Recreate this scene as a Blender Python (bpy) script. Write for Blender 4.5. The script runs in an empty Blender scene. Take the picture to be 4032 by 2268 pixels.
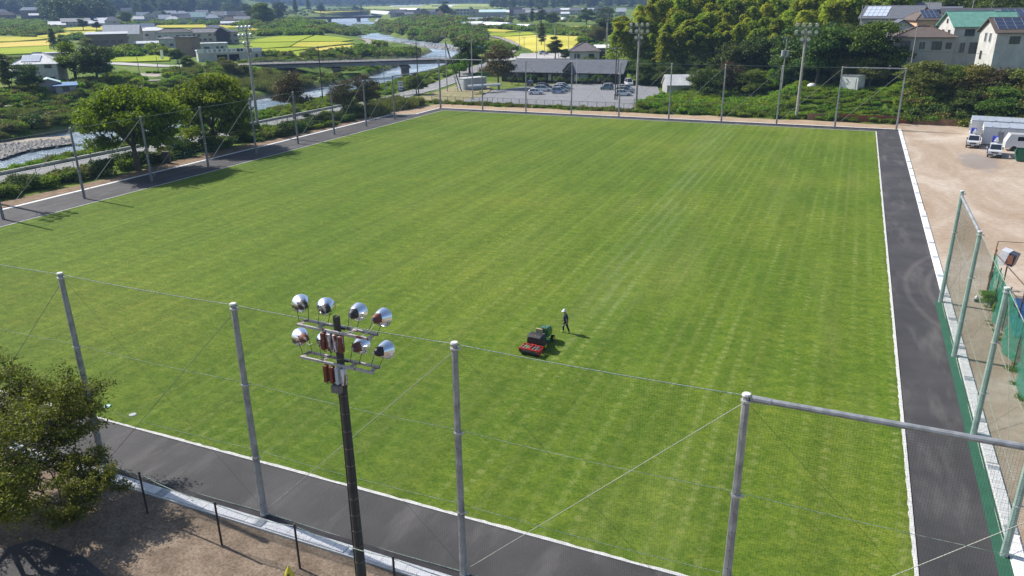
import bpy, bmesh, math, random
import numpy as np
from mathutils import Matrix, Vector
R = math.radians
rnd = random.Random(7)
rng = np.random.RandomState(11)
scene = bpy.context.scene
col = scene.collection
PI = math.pi

# ------------------------------------------------------------------ camera
CF, CPIT, CROLL, CYAW, CH = 3009.28, R(20.4513), R(-0.59588), R(23.52499), 22.0
def ray(px, py):
    a = (px-2016)/CF; b = (1134-py)/CF
    c, s = math.cos(CROLL), math.sin(CROLL); a, b = c*a-s*b, s*a+c*b
    c, s = math.cos(CPIT), math.sin(CPIT); yr = c+s*b; z = -s+c*b
    c, s = math.cos(CYAW), math.sin(CYAW)
    return Vector((c*a-s*yr, s*a+c*yr, z))
def P(px, py, z=0.0):
    r = ray(px, py); t = (z-CH)/r.z; return Vector((r.x*t, r.y*t, z))
def PY(px, py, Y):
    r = ray(px, py); t = Y/r.y; return Vector((r.x*t, Y, CH+r.z*t))
cam_d = bpy.data.cameras.new('camera'); cam = bpy.data.objects.new('camera', cam_d); col.objects.link(cam)
cam_d.sensor_width = 36; cam_d.lens = CF/4032*36; cam_d.clip_start = 0.5; cam_d.clip_end = 30000
_f = ray(2016, 1134).normalized(); _r = (ray(3016, 1134)-ray(2016, 1134)).normalized(); _u = (ray(2016, 134)-ray(2016, 1134)).normalized()
cam.matrix_world = Matrix(((_r.x, _u.x, -_f.x, 0), (_r.y, _u.y, -_f.y, 0), (_r.z, _u.z, -_f.z, CH), (0, 0, 0, 1)))
scene.camera = cam

# ------------------------------------------------------------------ sky, sun, exposure
HAZE = 0.00016
SUN_EL = R(42); SUN_DIR = Vector((-0.9925, 0.122, 0)).normalized()
world = bpy.data.worlds.new('World'); scene.world = world; world.use_nodes = True
wn = world.node_tree; bg = wn.nodes['Background']
sky = wn.nodes.new('ShaderNodeTexSky'); sky.sky_type = 'NISHITA'; sky.sun_disc = False
sky.sun_elevation = SUN_EL; sky.sun_rotation = math.atan2(SUN_DIR.x, SUN_DIR.y); sky.altitude = 200; sky.dust_density = 1.5
wn.links.new(sky.outputs[0], bg.inputs[0]); bg.inputs[1].default_value = 0.105
sd = bpy.data.lights.new('sun', 'SUN'); sd.energy = 5.0; sd.angle = R(0.53); sd.color = (1.0, 0.955, 0.89)
sun = bpy.data.objects.new('sun', sd); col.objects.link(sun)
_sv = Vector((SUN_DIR.x*math.cos(SUN_EL), SUN_DIR.y*math.cos(SUN_EL), math.sin(SUN_EL)))
sun.rotation_euler = _sv.to_track_quat('Z', 'Y').to_euler(); sun.location = (0, 0, 60)
scene.view_settings.view_transform = 'Standard'; scene.view_settings.look = 'None'
scene.view_settings.exposure = 0.55; scene.view_settings.gamma = 1.0
scene.cycles.max_bounces = 6; scene.cycles.transparent_max_bounces = 8; scene.cycles.volume_bounces = 0
scene.cycles.diffuse_bounces = 3; scene.cycles.glossy_bounces = 3; scene.cycles.transmission_bounces = 4

# ------------------------------------------------------------------ helpers
def tag(o, label=None, cat=None, group=None, kind=None):
    if label: o['label'] = label
    if cat: o['category'] = cat
    if group: o['group'] = group
    if kind: o['kind'] = kind
    return o
def empty(name, loc, rz=0.0, label=None, cat=None, group=None):
    o = bpy.data.objects.new(name, None); col.objects.link(o); o.location = loc; o.rotation_euler = (0, 0, rz)
    o.empty_display_size = 0.3
    return tag(o, label, cat, group)
def copy_tree(o, parent=None):
    c = o.copy(); col.objects.link(c)
    if parent: c.parent = parent
    for ch in list(o.children): copy_tree(ch, c)
    return c
class MB:
    def __init__(s): s.v = []; s.f = []; s.m = []; s.n = 0; s.k = 0
    def add(s, vs, fs, k=None):
        k = s.k if k is None else k
        s.v.extend([tuple(v) for v in vs])
        for f in fs: s.f.append(tuple(i+s.n for i in f)); s.m.append(k)
        s.n += len(vs); return s
    def box(s, c, d, rz=0.0, k=None, M=None):
        x, y, z = d[0]/2, d[1]/2, d[2]/2
        vs = [Vector(p) for p in ((-x,-y,-z),(x,-y,-z),(x,y,-z),(-x,y,-z),(-x,-y,z),(x,-y,z),(x,y,z),(-x,y,z))]
        if M is None: M = Matrix.Rotation(rz, 3, 'Z')
        c = Vector(c); vs = [M @ v + c for v in vs]
        return s.add(vs, [(0,3,2,1),(4,5,6,7),(0,1,5,4),(1,2,6,5),(2,3,7,6),(3,0,4,7)], k)
    def tube(s, p0, p1, r0, r1=None, n=8, k=None, caps=True):
        r1 = r0 if r1 is None else r1
        p0 = Vector(p0); p1 = Vector(p1); d = (p1-p0)
        if d.length < 1e-6: return s
        q = d.to_track_quat('Z', 'Y').to_matrix()
        vs = [p0+q@Vector((math.cos(2*PI*i/n)*r0, math.sin(2*PI*i/n)*r0, 0)) for i in range(n)]
        vs += [p1+q@Vector((math.cos(2*PI*i/n)*r1, math.sin(2*PI*i/n)*r1, 0)) for i in range(n)]
        fs = [(i, (i+1) % n, n+(i+1) % n, n+i) for i in range(n)]
        if caps: fs += [tuple(range(n-1, -1, -1)), tuple(range(n, 2*n))]
        return s.add(vs, fs, k)
    def path(s, pts, r, n=6, k=None):
        for a, b in zip(pts[:-1], pts[1:]): s.tube(a, b, r, r, n, k)
        return s
    def prism(s, poly, z0, z1, k=None):
        n = len(poly)
        z0s = z0 if hasattr(z0, '__len__') else [z0]*n; z1s = z1 if hasattr(z1, '__len__') else [z1]*n
        vs = [(p[0], p[1], z0s[i]) for i, p in enumerate(poly)]+[(p[0], p[1], z1s[i]) for i, p in enumerate(poly)]
        fs = [tuple(range(n-1, -1, -1)), tuple(range(n, 2*n))]+[(i, (i+1) % n, n+(i+1) % n, n+i) for i in range(n)]
        a = sum(poly[i][0]*poly[(i+1) % n][1]-poly[(i+1) % n][0]*poly[i][1] for i in range(n))
        if a < 0: fs = [tuple(reversed(f)) for f in fs]
        return s.add(vs, fs, k)
    def lathe(s, prof, M, n=20, k=None):
        vs = []; fs = []
        for r, z in prof:
            vs += [M @ Vector((math.cos(2*PI*i/n)*r, math.sin(2*PI*i/n)*r, z)) for i in range(n)]
        for j in range(len(prof)-1):
            fs += [(j*n+i, j*n+(i+1) % n, (j+1)*n+(i+1) % n, (j+1)*n+i) for i in range(n)]
        return s.add(vs, fs, k)
    def build(s, name, mats, parent=None, smooth=False, loc=None):
        me = bpy.data.meshes.new(name); me.from_pydata(s.v, [], s.f)
        for m in (mats if isinstance(mats, (list, tuple)) else [mats]): me.materials.append(m)
        if max(s.m, default=0) > 0: me.polygons.foreach_set('material_index', s.m)
        if smooth: me.polygons.foreach_set('use_smooth', [True]*len(s.f))
        me.update()
        o = bpy.data.objects.new(name, me); col.objects.link(o)
        if parent: o.parent = parent
        if loc: o.location = loc
        return o
def npmesh(name, v, f4, mat, colattr=None, smooth=False):
    me = bpy.data.meshes.new(name); nf = len(f4); k = f4.shape[1]
    me.vertices.add(len(v)); me.vertices.foreach_set('co', v.astype(np.float32).ravel())
    me.loops.add(nf*k); me.loops.foreach_set('vertex_index', f4.astype(np.int32).ravel())
    me.polygons.add(nf); me.polygons.foreach_set('loop_start', np.arange(0, nf*k, k, dtype=np.int32))
    try: me.polygons.foreach_set('loop_total', np.full(nf, k, dtype=np.int32))
    except Exception: pass
    if smooth: me.polygons.foreach_set('use_smooth', [True]*nf)
    me.materials.append(mat)
    if colattr is not None:
        a = me.attributes.new('tone', 'FLOAT', 'FACE'); a.data.foreach_set('value', colattr.astype(np.float32))
    me.update(calc_edges=True); me.validate(); return me

# ------------------------------------------------------------------ materials
MATS = {}
def nodes_of(m): m.use_nodes = True; return m.node_tree.nodes, m.node_tree.links, m.node_tree.nodes['Principled BSDF']
def ramp(N, stops, interp='LINEAR'):
    r = N.new('ShaderNodeValToRGB'); cr = r.color_ramp; cr.interpolation = interp
    while len(cr.elements) < len(stops): cr.elements.new(0.5)
    for e, (p, c) in zip(cr.elements, stops): e.position = p; e.color = (*c, 1) if len(c) == 3 else c
    return r
def noise(N, L, scale, detail=4, rough=0.55, vec=None, dist=0.0):
    n = N.new('ShaderNodeTexNoise'); n.inputs['Scale'].default_value = scale; n.inputs['Detail'].default_value = detail
    n.inputs['Roughness'].default_value = rough; n.inputs['Distortion'].default_value = dist
    if vec is not None: L.new(vec, n.inputs['Vector'])
    return n
def mapping(N, L, vec, sc=(1, 1, 1), rot=(0, 0, 0)):
    m = N.new('ShaderNodeMapping'); m.inputs['Scale'].default_value = sc; m.inputs['Rotation'].default_value = rot
    L.new(vec, m.inputs['Vector']); return m.outputs[0]
def mix(N, L, a, b, fac, blend='MIX'):
    m = N.new('ShaderNodeMix'); m.data_type = 'RGBA'; m.blend_type = blend
    for inp, v in ((m.inputs[6], a), (m.inputs[7], b), (m.inputs[0], fac)):
        if hasattr(v, 'node') or str(type(v)).find('NodeSocket') >= 0: L.new(v, inp)
        elif isinstance(v, tuple): inp.default_value = (*v, 1) if len(v) == 3 else v
        else: inp.default_value = v
    return m.outputs[2]
def mat(name, c, rough=0.7, var=0.12, scale=3.0, metal=0.0, bump=0.0, c2=None, spec=0.5, world_space=False, coat=0.0, dirt=0.0):
    if name in MATS: return MATS[name]
    m = bpy.data.materials.new(name); N, L, b = nodes_of(m); MATS[name] = m
    b.inputs['Roughness'].default_value = rough; b.inputs['Metallic'].default_value = metal
    b.inputs['Specular IOR Level'].default_value = spec
    if coat: b.inputs['Coat Weight'].default_value = coat; b.inputs['Coat Roughness'].default_value = 0.1
    if world_space: vec = N.new('ShaderNodeNewGeometry').outputs['Position']
    else: vec = N.new('ShaderNodeTexCoord').outputs['Object']
    c2 = c2 or tuple(x*(1-var*2.2) for x in c)
    n = noise(N, L, scale, 6, 0.62, vec); r = ramp(N, [(0.32, c2), (0.68, c)]); L.new(n.outputs[0], r.inputs[0])
    out = r.outputs[0]
    if dirt > 0:
        n2 = noise(N, L, scale*0.35, 5, 0.7, mapping(N, L, vec, (1, 1, 0.25)))
        r2 = ramp(N, [(0.45, (0, 0, 0)), (0.75, (dirt,)*3)]); L.new(n2.outputs[0], r2.inputs[0])
        out = mix(N, L, out, (0.11, 0.095, 0.075), r2.outputs[0])
    L.new(out, b.inputs['Base Color'])
    if bump > 0:
        bn = N.new('ShaderNodeBump'); bn.inputs['Strength'].default_value = bump; bn.inputs['Distance'].default_value = 0.05
        n3 = noise(N, L, scale*6, 4, 0.6, vec); L.new(n3.outputs[0], bn.inputs['Height']); L.new(bn.outputs[0], b.inputs['Normal'])
    return m
def leafmat(name, c, hi, tr=0.3, objvar=0.25):
    """foliage: tone attribute picks between two leaf colours, each tree differs a little"""
    m = bpy.data.materials.new(name); N, L, b = nodes_of(m)
    at = N.new('ShaderNodeAttribute'); at.attribute_name = 'tone'
    oi = N.new('ShaderNodeObjectInfo')
    base = mix(N, L, c, hi, at.outputs['Fac'])
    hs = N.new('ShaderNodeHueSaturation'); L.new(base, hs.inputs['Color'])
    mr = N.new('ShaderNodeMapRange'); L.new(oi.outputs['Random'], mr.inputs[0]); mr.inputs[3].default_value = 1-objvar; mr.inputs[4].default_value = 1+objvar
    L.new(mr.outputs[0], hs.inputs['Value'])
    mr2 = N.new('ShaderNodeMapRange'); m9 = N.new('ShaderNodeMath'); m9.operation = 'FRACT'; m8 = N.new('ShaderNodeMath'); m8.operation = 'MULTIPLY'; m8.inputs[1].default_value = 7.31
    L.new(oi.outputs['Random'], m8.inputs[0]); L.new(m8.outputs[0], m9.inputs[0]); L.new(m9.outputs[0], mr2.inputs[0])
    mr2.inputs[3].default_value = 0.5-0.035*objvar/0.25; mr2.inputs[4].default_value = 0.5+0.025*objvar/0.25; L.new(mr2.outputs[0], hs.inputs['Hue'])
    b.inputs['Roughness'].default_value = 0.6; b.inputs['Specular IOR Level'].default_value = 0.12
    L.new(hs.outputs[0], b.inputs['Base Color'])
    t = N.new('ShaderNodeBsdfTranslucent'); tm = mix(N, L, hs.outputs[0], (0.9, 1.0, 0.35), 1.0, 'MULTIPLY')
    L.new(tm, t.inputs[0])
    ms = N.new('ShaderNodeMixShader'); ms.inputs[0].default_value = tr
    L.new(b.outputs[0], ms.inputs[1]); L.new(t.outputs[0], ms.inputs[2])
    L.new(ms.outputs[0], N['Material Output'].inputs['Surface'])
    MATS[name] = m; return m
# ------------------------------------------------------------------ terrain
RIV = [(-120,-90,15),(-148,95,15.5),(-155,200,11),(-162,262,12),(-178,320,15),(-221,432,15),(-273,486,14),(-365,568,13),(-480,720,14),(-636,919,34),(-800,1150,28),(-1000,1500,20)]
def sst(a, b, t):
    u = np.clip((t-a)/(b-a), 0, 1); return u*u*(3-2*u)
def river(x, y):
    best = np.full(x.shape, 1e9); bw = np.zeros(x.shape); side = np.zeros(x.shape)
    for (x0, y0, w0), (x1, y1, w1) in zip(RIV[:-1], RIV[1:]):
        dx, dy = x1-x0, y1-y0; t = np.clip(((x-x0)*dx+(y-y0)*dy)/(dx*dx+dy*dy), 0, 1)
        d = np.hypot(x-x0-t*dx, y-y0-t*dy); s = dx*(y-y0)-dy*(x-x0)
        m = d < best; best = np.where(m, d, best); bw = np.where(m, w0+(w1-w0)*t, bw); side = np.where(m, np.sign(s), side)
    return best, bw, side           # side > 0: the left (far) bank
def segd(x, y, x0, y0, x1, y1):
    dx, dy = x1-x0, y1-y0; t = np.clip(((x-x0)*dx+(y-y0)*dy)/(dx*dx+dy*dy), 0, 1)
    return np.hypot(x-x0-t*dx, y-y0-t*dy)
def Hn(x, y):
    x = np.asarray(x, float); y = np.asarray(y, float)
    D = np.hypot(x, y); d, w, sd_ = river(x, y)
    landR = np.maximum(1.5*sst(200, 250, y)*sst(-88, -102, x), 1.0*sst(300, 420, y))
    landR = landR-1.0*sst(w+60, w+6, d)*sst(340, 400, y)*2.2
    landL = 1.2-4.2*sst(w+36, w+14, d)
    landR = landR-3.2*sst(w+22, w+5, d)*sst(360, 330, y)
    L = np.where(sd_ > 0, landL, landR)
    h = -7+(L+7)*sst(w-2, w+3.5+np.where(sd_ > 0, 0, 3), d)
    h = h+0.0066*np.clip(D-480, 0, 3200)*sst(w+2, w+60, d)
    # terrace with houses, far left
    h = h+13*sst(115, 85, segd(x, y, -740, 330, -640, 235))
    # grove hill and the house terrace behind the field on the right
    h = h+12*sst(40, 6, segd(x, y, -56, 268, 6, 262))
    t1 = sst(163.5, 178, y)*4.0+sst(182, 214, y)*6.0
    t2 = sst(163.5, 176, y)*7.5+4.5*sst(178, 240, y)
    bl = sst(5, 15, x); left = sst(-22, -8, x)
    rh = (t1*(1-bl)+t2*bl)*left
    k = left*sst(150, 165, y); h = h*(1-k)+np.maximum(h, rh)*k
    # far hills
    ang = np.arctan2(-x, y)
    hill = 70+45*np.sin(ang*7+1.0)+30*np.sin(ang*17+2.2)+14*np.sin(ang*41+0.5)
    h = h+np.maximum(hill, 40)*sst(3300, 4600, D)
    br = np.arctan2(x, y)
    h = h+90*sst(1500, 2600, D)*sst(R(-25), R(-19), br)+60*sst(1700, 2600, D)*sst(R(-38), R(-46), br)
    pad = ((x > -101) & (x < 70) & (y < 163) & (y > -60))
    h = np.where(pad, -0.10, h)
    return h
def Hs(x, y): return float(Hn(np.array([x]), np.array([y]))[0])
_ts = np.concatenate([np.linspace(10, 400, 800), np.geomspace(400.5, 9000, 900)])
def T(px, py, up=0.0):
    """point of the terrain (raised by up) seen in this direction"""
    r = ray(px, py); k = math.hypot(r.x, r.y); ts = _ts/k
    x = r.x*ts; y = r.y*ts; z = CH+r.z*ts-up; g = z-Hn(x, y)
    i = int(np.argmax(g < 0))
    if i == 0: i = len(ts)-1
    a, b = ts[i-1], ts[i]
    u = g[i-1]/(g[i-1]-g[i]+1e-9) if g[i] < 0 else 1; t = a+(b-a)*u
    return Vector((r.x*t, r.y*t, CH+r.z*t-up))
def axis(lo0, lo1, hi0, hi1, step):
    a = list(np.arange(lo1, hi0+step, step)); s = step; v = a[-1]
    while v < hi1: s *= 1.045; v += s; a.append(v)
    s = step; v = a[0]; b = []
    while v > lo0: s *= 1.045; v -= s; b.append(v)
    return np.array(b[::-1]+a)
GX = axis(-7500, -290, 90, 5500, 2.0); GY = axis(-300, -40, 350, 8000, 2.0)
XX, YY = np.meshgrid(GX, GY); ZZ = Hn(XX, YY)
ZZ = ZZ+np.where((ZZ > 25) & (np.hypot(XX, YY) > 3300), rng.rand(*ZZ.shape)*14, 0)
nx, ny = len(GX), len(GY); idx = np.arange(nx*ny).reshape(ny, nx)
F4 = np.stack([idx[:-1, :-1], idx[:-1, 1:], idx[1:, 1:], idx[1:, :-1]], -1).reshape(-1, 4)
gm = bpy.data.materials.new('meadow'); N, L, b = nodes_of(gm)
pos = N.new('ShaderNodeNewGeometry').outputs['Position']
n1 = noise(N, L, 0.03, 8, 0.7, pos); n2 = noise(N, L, 0.22, 8, 0.75, pos)
r1 = ramp(N, [(0.3, (0.055, 0.105, 0.018)), (0.45, (0.11, 0.18, 0.025)), (0.58, (0.17, 0.21, 0.045)), (0.72, (0.22, 0.21, 0.08))]); L.new(n1.outputs[0], r1.inputs[0])
r2 = ramp(N, [(0.35, (0.40, .45, .40)), (0.55, (1, 1, 1)), (0.7, (1.4, 1.25, 1.2))]); L.new(n2.outputs[0], r2.inputs[0])
o1 = mix(N, L, r1.outputs[0], r2.outputs[0], 0.8, 'MULTIPLY')
sep = N.new('ShaderNodeSeparateXYZ'); L.new(pos, sep.inputs[0])
vl = N.new('ShaderNodeVectorMath'); vl.operation = 'LENGTH'; L.new(pos, vl.inputs[0])
mrf = N.new('ShaderNodeMapRange'); L.new(vl.outputs['Value'], mrf.inputs[0]); mrf.inputs[1].default_value = 3200; mrf.inputs[2].default_value = 3700
o2 = mix(N, L, o1, (0.022, 0.04, 0.02), mrf.outputs[0])
mrb = N.new('ShaderNodeMapRange'); L.new(sep.outputs[2], mrb.inputs[0]); mrb.inputs[1].default_value = -3.6; mrb.inputs[2].default_value = -4.8
o3 = mix(N, L, o2, (0.17, 0.15, 0.115), mrb.outputs[0])
L.new(o3, b.inputs['Base Color']); b.inputs['Roughness'].default_value = 0.95; b.inputs['Specular IOR Level'].default_value = 0.1
bn = N.new('ShaderNodeBump'); bn.inputs['Strength'].default_value = 0.8; bn.inputs['Distance'].default_value = 0.5; L.new(n2.outputs[0], bn.inputs['Height']); L.new(bn.outputs[0], b.inputs['Normal'])
me = npmesh('ground', np.stack([XX, YY, ZZ], -1).reshape(-1, 3), F4, gm, smooth=True)
go = bpy.data.objects.new('ground', me); col.objects.link(go); tag(go, 'green valley floor and banks reaching to the blue hills', kind='structure')

# water
wm = bpy.data.materials.new('river_water'); N, L, b = nodes_of(wm); MATS['water'] = wm
b.inputs['Base Color'].default_value = (0.075, 0.095, 0.105, 1); b.inputs['Roughness'].default_value = 0.22; b.inputs['IOR'].default_value = 1.33
b.inputs['Specular IOR Level'].default_value = 0.9
pos = N.new('ShaderNodeNewGeometry').outputs['Position']
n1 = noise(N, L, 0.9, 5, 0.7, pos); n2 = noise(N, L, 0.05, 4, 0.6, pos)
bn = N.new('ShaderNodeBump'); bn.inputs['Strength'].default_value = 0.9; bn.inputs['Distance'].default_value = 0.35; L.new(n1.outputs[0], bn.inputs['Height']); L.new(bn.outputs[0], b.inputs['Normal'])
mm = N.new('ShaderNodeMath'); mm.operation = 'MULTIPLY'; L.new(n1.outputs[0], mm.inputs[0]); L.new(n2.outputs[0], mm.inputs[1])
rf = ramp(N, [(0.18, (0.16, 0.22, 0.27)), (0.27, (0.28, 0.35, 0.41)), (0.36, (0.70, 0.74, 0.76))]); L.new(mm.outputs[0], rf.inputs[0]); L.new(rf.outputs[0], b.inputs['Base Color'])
mb = MB(); pts = []
for i, (x, y, w) in enumerate(RIV):
    a = Vector(RIV[max(i-1, 0)][:2]); c = Vector(RIV[min(i+1, len(RIV)-1)][:2]); t = (c-a).normalized(); n = Vector((-t.y, t.x))
    D = math.hypot(x, y); zw = -5+0.0035*max(D-480, 0)
    pts.append((Vector((x, y))+n*(w+5), Vector((x, y))-n*(w+5), zw))
for (a, b_, z0), (c, d, z1) in zip(pts[:-1], pts[1:]):
    mb.add([(a.x, a.y, z0), (b_.x, b_.y, z0), (d.x, d.y, z1), (c.x, c.y, z1)], [(0, 1, 2, 3)])
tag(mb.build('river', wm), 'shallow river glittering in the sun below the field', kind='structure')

# ------------------------------------------------------------------ ground sheets
def sheet(name, poly, z, m, label, thick=0.0, parent=None):
    mb = MB()
    if thick: mb.prism(poly, z-thick, z)
    else:
        a = sum(poly[i][0]*poly[(i+1) % len(poly)][1]-poly[(i+1) % len(poly)][0]*poly[i][1] for i in range(len(poly)))
        pl = poly if a > 0 else poly[::-1]
        mb.add([(p[0], p[1], z) for p in pl], [tuple(range(len(pl)))])
    return tag(mb.build(name, m, parent), label, kind='structure')
def drape(name, pts, w, m, label, up=0.12, step=4.0):
    """ribbon of road laid along the ground"""
    mb = MB(); ps = []
    for a, b in zip(pts[:-1], pts[1:]):
        a = Vector(a[:2]); b = Vector(b[:2]); n = max(1, int((b-a).length/step))
        ps += [a.lerp(b, i/n) for i in range(n)]
    ps.append(Vector(pts[-1][:2]))
    rows = []
    for i, p in enumerate(ps):
        t = (ps[min(i+1, len(ps)-1)]-ps[max(i-1, 0)]).normalized(); n = Vector((-t.y, t.x))
        z = max(Hs(p.x+n.x*k*w/2, p.y+n.y*k*w/2) for k in (-1, 0, 1))+up
        rows.append([(p.x+n.x*w/2, p.y+n.y*w/2, z), (p.x-n.x*w/2, p.y-n.y*w/2, z)])
    vs = [v for r in rows for v in r]
    mb.add(vs, [(2*i, 2*i+1, 2*i+3, 2*i+2) for i in range(len(rows)-1)])
    return tag(mb.build(name, m), label, kind='structure')

# turf
XT0, XT1, YT0, YT1 = -81.77, 4.92, 25.82, 150.94
tm_ = bpy.data.materials.new('turf'); N, L, b = nodes_of(tm_)
pos = N.new('ShaderNodeNewGeometry').outputs['Position']
sp = N.new('ShaderNodeSeparateXYZ'); L.new(pos, sp.inputs[0])
big = noise(N, L, 0.045, 5, 0.6, pos); mid = noise(N, L, 1.0, 5, 0.65, mapping(N, L, pos, (0.9, 1.5, 1)))
fine = noise(N, L, 4.5, 4, 0.7, mapping(N, L, pos, (0.75, 1.4, 1), (0, 0, R(12))))
base = ramp(N, [(0.30, (0.073, 0.133, 0.010)), (0.5, (0.099, 0.156, 0.013)), (0.70, (0.138, 0.182, 0.019))]); L.new(big.outputs[0], base.inputs[0])
rm = ramp(N, [(0.33, (0.62, 0.74, 0.56)), (0.52, (1, 1, 1)), (0.70, (1.55, 1.30, 1.6))]); L.new(mid.outputs[0], rm.inputs[0])
o = mix(N, L, base.outputs[0], rm.outputs[0], 0.75, 'MULTIPLY')
rf = ramp(N, [(0.34, (0.66, 0.74, 0.6)), (0.5, (1, 1, 1)), (0.66, (1.28, 1.16, 1.2))]); L.new(fine.outputs[0], rf.inputs[0])
o = mix(N, L, o, rf.outputs[0], 0.85, 'MULTIPLY')
# rows of sod along the length of the field: light joints dotted along lines about 1.1 m apart
def wave_of(coord, freq, phase_noise=None):
    m1 = N.new('ShaderNodeMath'); m1.operation = 'MULTIPLY'; L.new(coord, m1.inputs[0]); m1.inputs[1].default_value = freq
    src = m1.outputs[0]
    if phase_noise is not None:
        ma = N.new('ShaderNodeMath'); ma.operation = 'ADD'; L.new(src, ma.inputs[0]); L.new(phase_noise, ma.inputs[1]); src = ma.outputs[0]
    s_ = N.new('ShaderNodeMath'); s_.operation = 'SINE'; L.new(src, s_.inputs[0]); return s_.outputs[0]
def mul(a, b_): 
    m = N.new('ShaderNodeMath'); m.operation = 'MULTIPLY'
    for i, v in enumerate((a, b_)):
        if isinstance(v, (int, float)): m.inputs[i].default_value = v
        else: L.new(v, m.inputs[i])
    return m.outputs[0]
def mrange(v, a, b_, c=0.0, d=1.0):
    m = N.new('ShaderNodeMapRange'); L.new(v, m.inputs[0]); m.inputs[1].default_value = a; m.inputs[2].default_value = b_; m.inputs[3].default_value = c; m.inputs[4].default_value = d; return m.outputs[0]
wob = mul(noise(N, L, 0.3, 3, 0.6, pos).outputs[0], 2.2)
rows_ = mrange(wave_of(sp.outputs[0], 5.6, wob), 0.1, 1.0)
dots = mrange(wave_of(sp.outputs[1], 7.4, mul(noise(N, L, 1.3, 2, 0.5, pos).outputs[0], 9.0)), -0.1, 0.9)
patch = mrange(noise(N, L, 0.22, 4, 0.65, mapping(N, L, pos, (1.3, 0.35, 1))).outputs[0], 0.42, 0.62)
xr = mrange(sp.outputs[0], -48, -8, 0.25, 1.0)
joint = mul(mul(mul(rows_, dots), patch), xr)
o = mix(N, L, o, (0.27, 0.29, 0.09), mul(joint, 0.5)); o = mix(N, L, o, (0.19, 0.24, 0.06), mul(mul(rows_, mrange(noise(N, L, 0.12, 3, 0.6, mapping(N, L, pos, (1.5, 0.12, 1))).outputs[0], 0.45, 0.68)), 0.24))
bleach = mul(mrange(noise(N, L, 0.12, 5, 0.6, mapping(N, L, pos, (1.6, 0.22, 1))).outputs[0], 0.52, 0.72), mrange(sp.outputs[0], -60, -2, 0.1, 0.55))
o = mix(N, L, o, (0.22, 0.24, 0.07), mul(bleach, 0.6))
sx = N.new('ShaderNodeMath'); sx.operation = 'MULTIPLY_ADD'; L.new(sp.outputs[1], sx.inputs[0]); sx.inputs[1].default_value = 0.055; sx.inputs[2].default_value = 12.6
sa = N.new('ShaderNodeMath'); sa.operation = 'ADD'; L.new(sx.outputs[0], sa.inputs[0]); L.new(sp.outputs[0], sa.inputs[1]); sb_ = N.new('ShaderNodeMath'); sb_.operation = 'ABSOLUTE'; L.new(sa.outputs[0], sb_.inputs[0])
strip = mul(mul(mrange(sb_.outputs[0], 3.2, 0.4), mrange(noise(N, L, 0.35, 5, 0.65, mapping(N, L, pos, (2.2, 0.3, 1))).outputs[0], 0.38, 0.6, 0.1, 1.0)), 0.36)
strip = mul(mul(strip, mrange(sp.outputs[1], 40, 54)), mrange(wave_of(sp.outputs[0], 5.6, wob), -0.6, 0.7, 0.35, 1.0))
o = mix(N, L, o, (0.20, 0.26, 0.10), strip)
# broad mower lanes
lane = mrange(wave_of(sp.outputs[0], 1.35, mul(noise(N, L, 0.08, 2, 0.5, pos).outputs[0], 6.0)), -0.8, 0.8, 0.95, 1.04)
lane2 = mrange(wave_of(sp.outputs[0], 3.1, mul(noise(N, L, 0.05, 2, 0.5, pos).outputs[0], 3.0)), -0.8, 0.8, 0.96, 1.03)
lc = N.new('ShaderNodeCombineColor'); lm = mul(lane, lane2)
for i in range(3): L.new(lm, lc.inputs[i])
o = mix(N, L, o, lc.outputs[0], 1.0, 'MULTIPLY')
L.new(o, b.inputs['Base Color']); b.inputs['Roughness'].default_value = 0.9; b.inputs['Specular IOR Level'].default_value = 0.15
bn = N.new('ShaderNodeBump'); bn.inputs['Strength'].default_value = 0.9; bn.inputs['Distance'].default_value = 0.12; L.new(fine.outputs[0], bn.inputs['Height']); L.new(bn.outputs[0], b.inputs['Normal'])
sheet('turf', [(XT0, YT0), (XT1, YT0), (XT1, YT1), (XT0, YT1)], 0.03, tm_, 'large rectangular green turf field with mown stripes', 0.05)

asph = bpy.data.materials.new('asphalt'); N, L, b = nodes_of(asph); MATS['asphalt'] = asph
pos = N.new('ShaderNodeNewGeometry').outputs['Position']
n1 = noise(N, L, 0.25, 6, 0.6, pos); n2 = noise(N, L, 30, 3, 0.6, pos); n3 = noise(N, L, 0.6, 5, 0.6, mapping(N, L, pos, (1, 0.25, 1), (0, 0, R(55))))
r1 = ramp(N, [(0.3, (0.029, 0.027, 0.028)), (0.7, (0.064, 0.059, 0.060))]); L.new(n1.outputs[0], r1.inputs[0])
r3 = ramp(N, [(0.52, (0, 0, 0)), (0.72, (0.6,)*3)]); L.new(n3.outputs[0], r3.inputs[0])
o = mix(N, L, r1.outputs[0], (0.13, 0.12, 0.115), r3.outputs[0]); r2 = ramp(N, [(0.3, (0.7,)*3), (0.7, (1.3,)*3)]); L.new(n2.outputs[0], r2.inputs[0])
o = mix(N, L, o, r2.outputs[0], 0.6, 'MULTIPLY')
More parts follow.
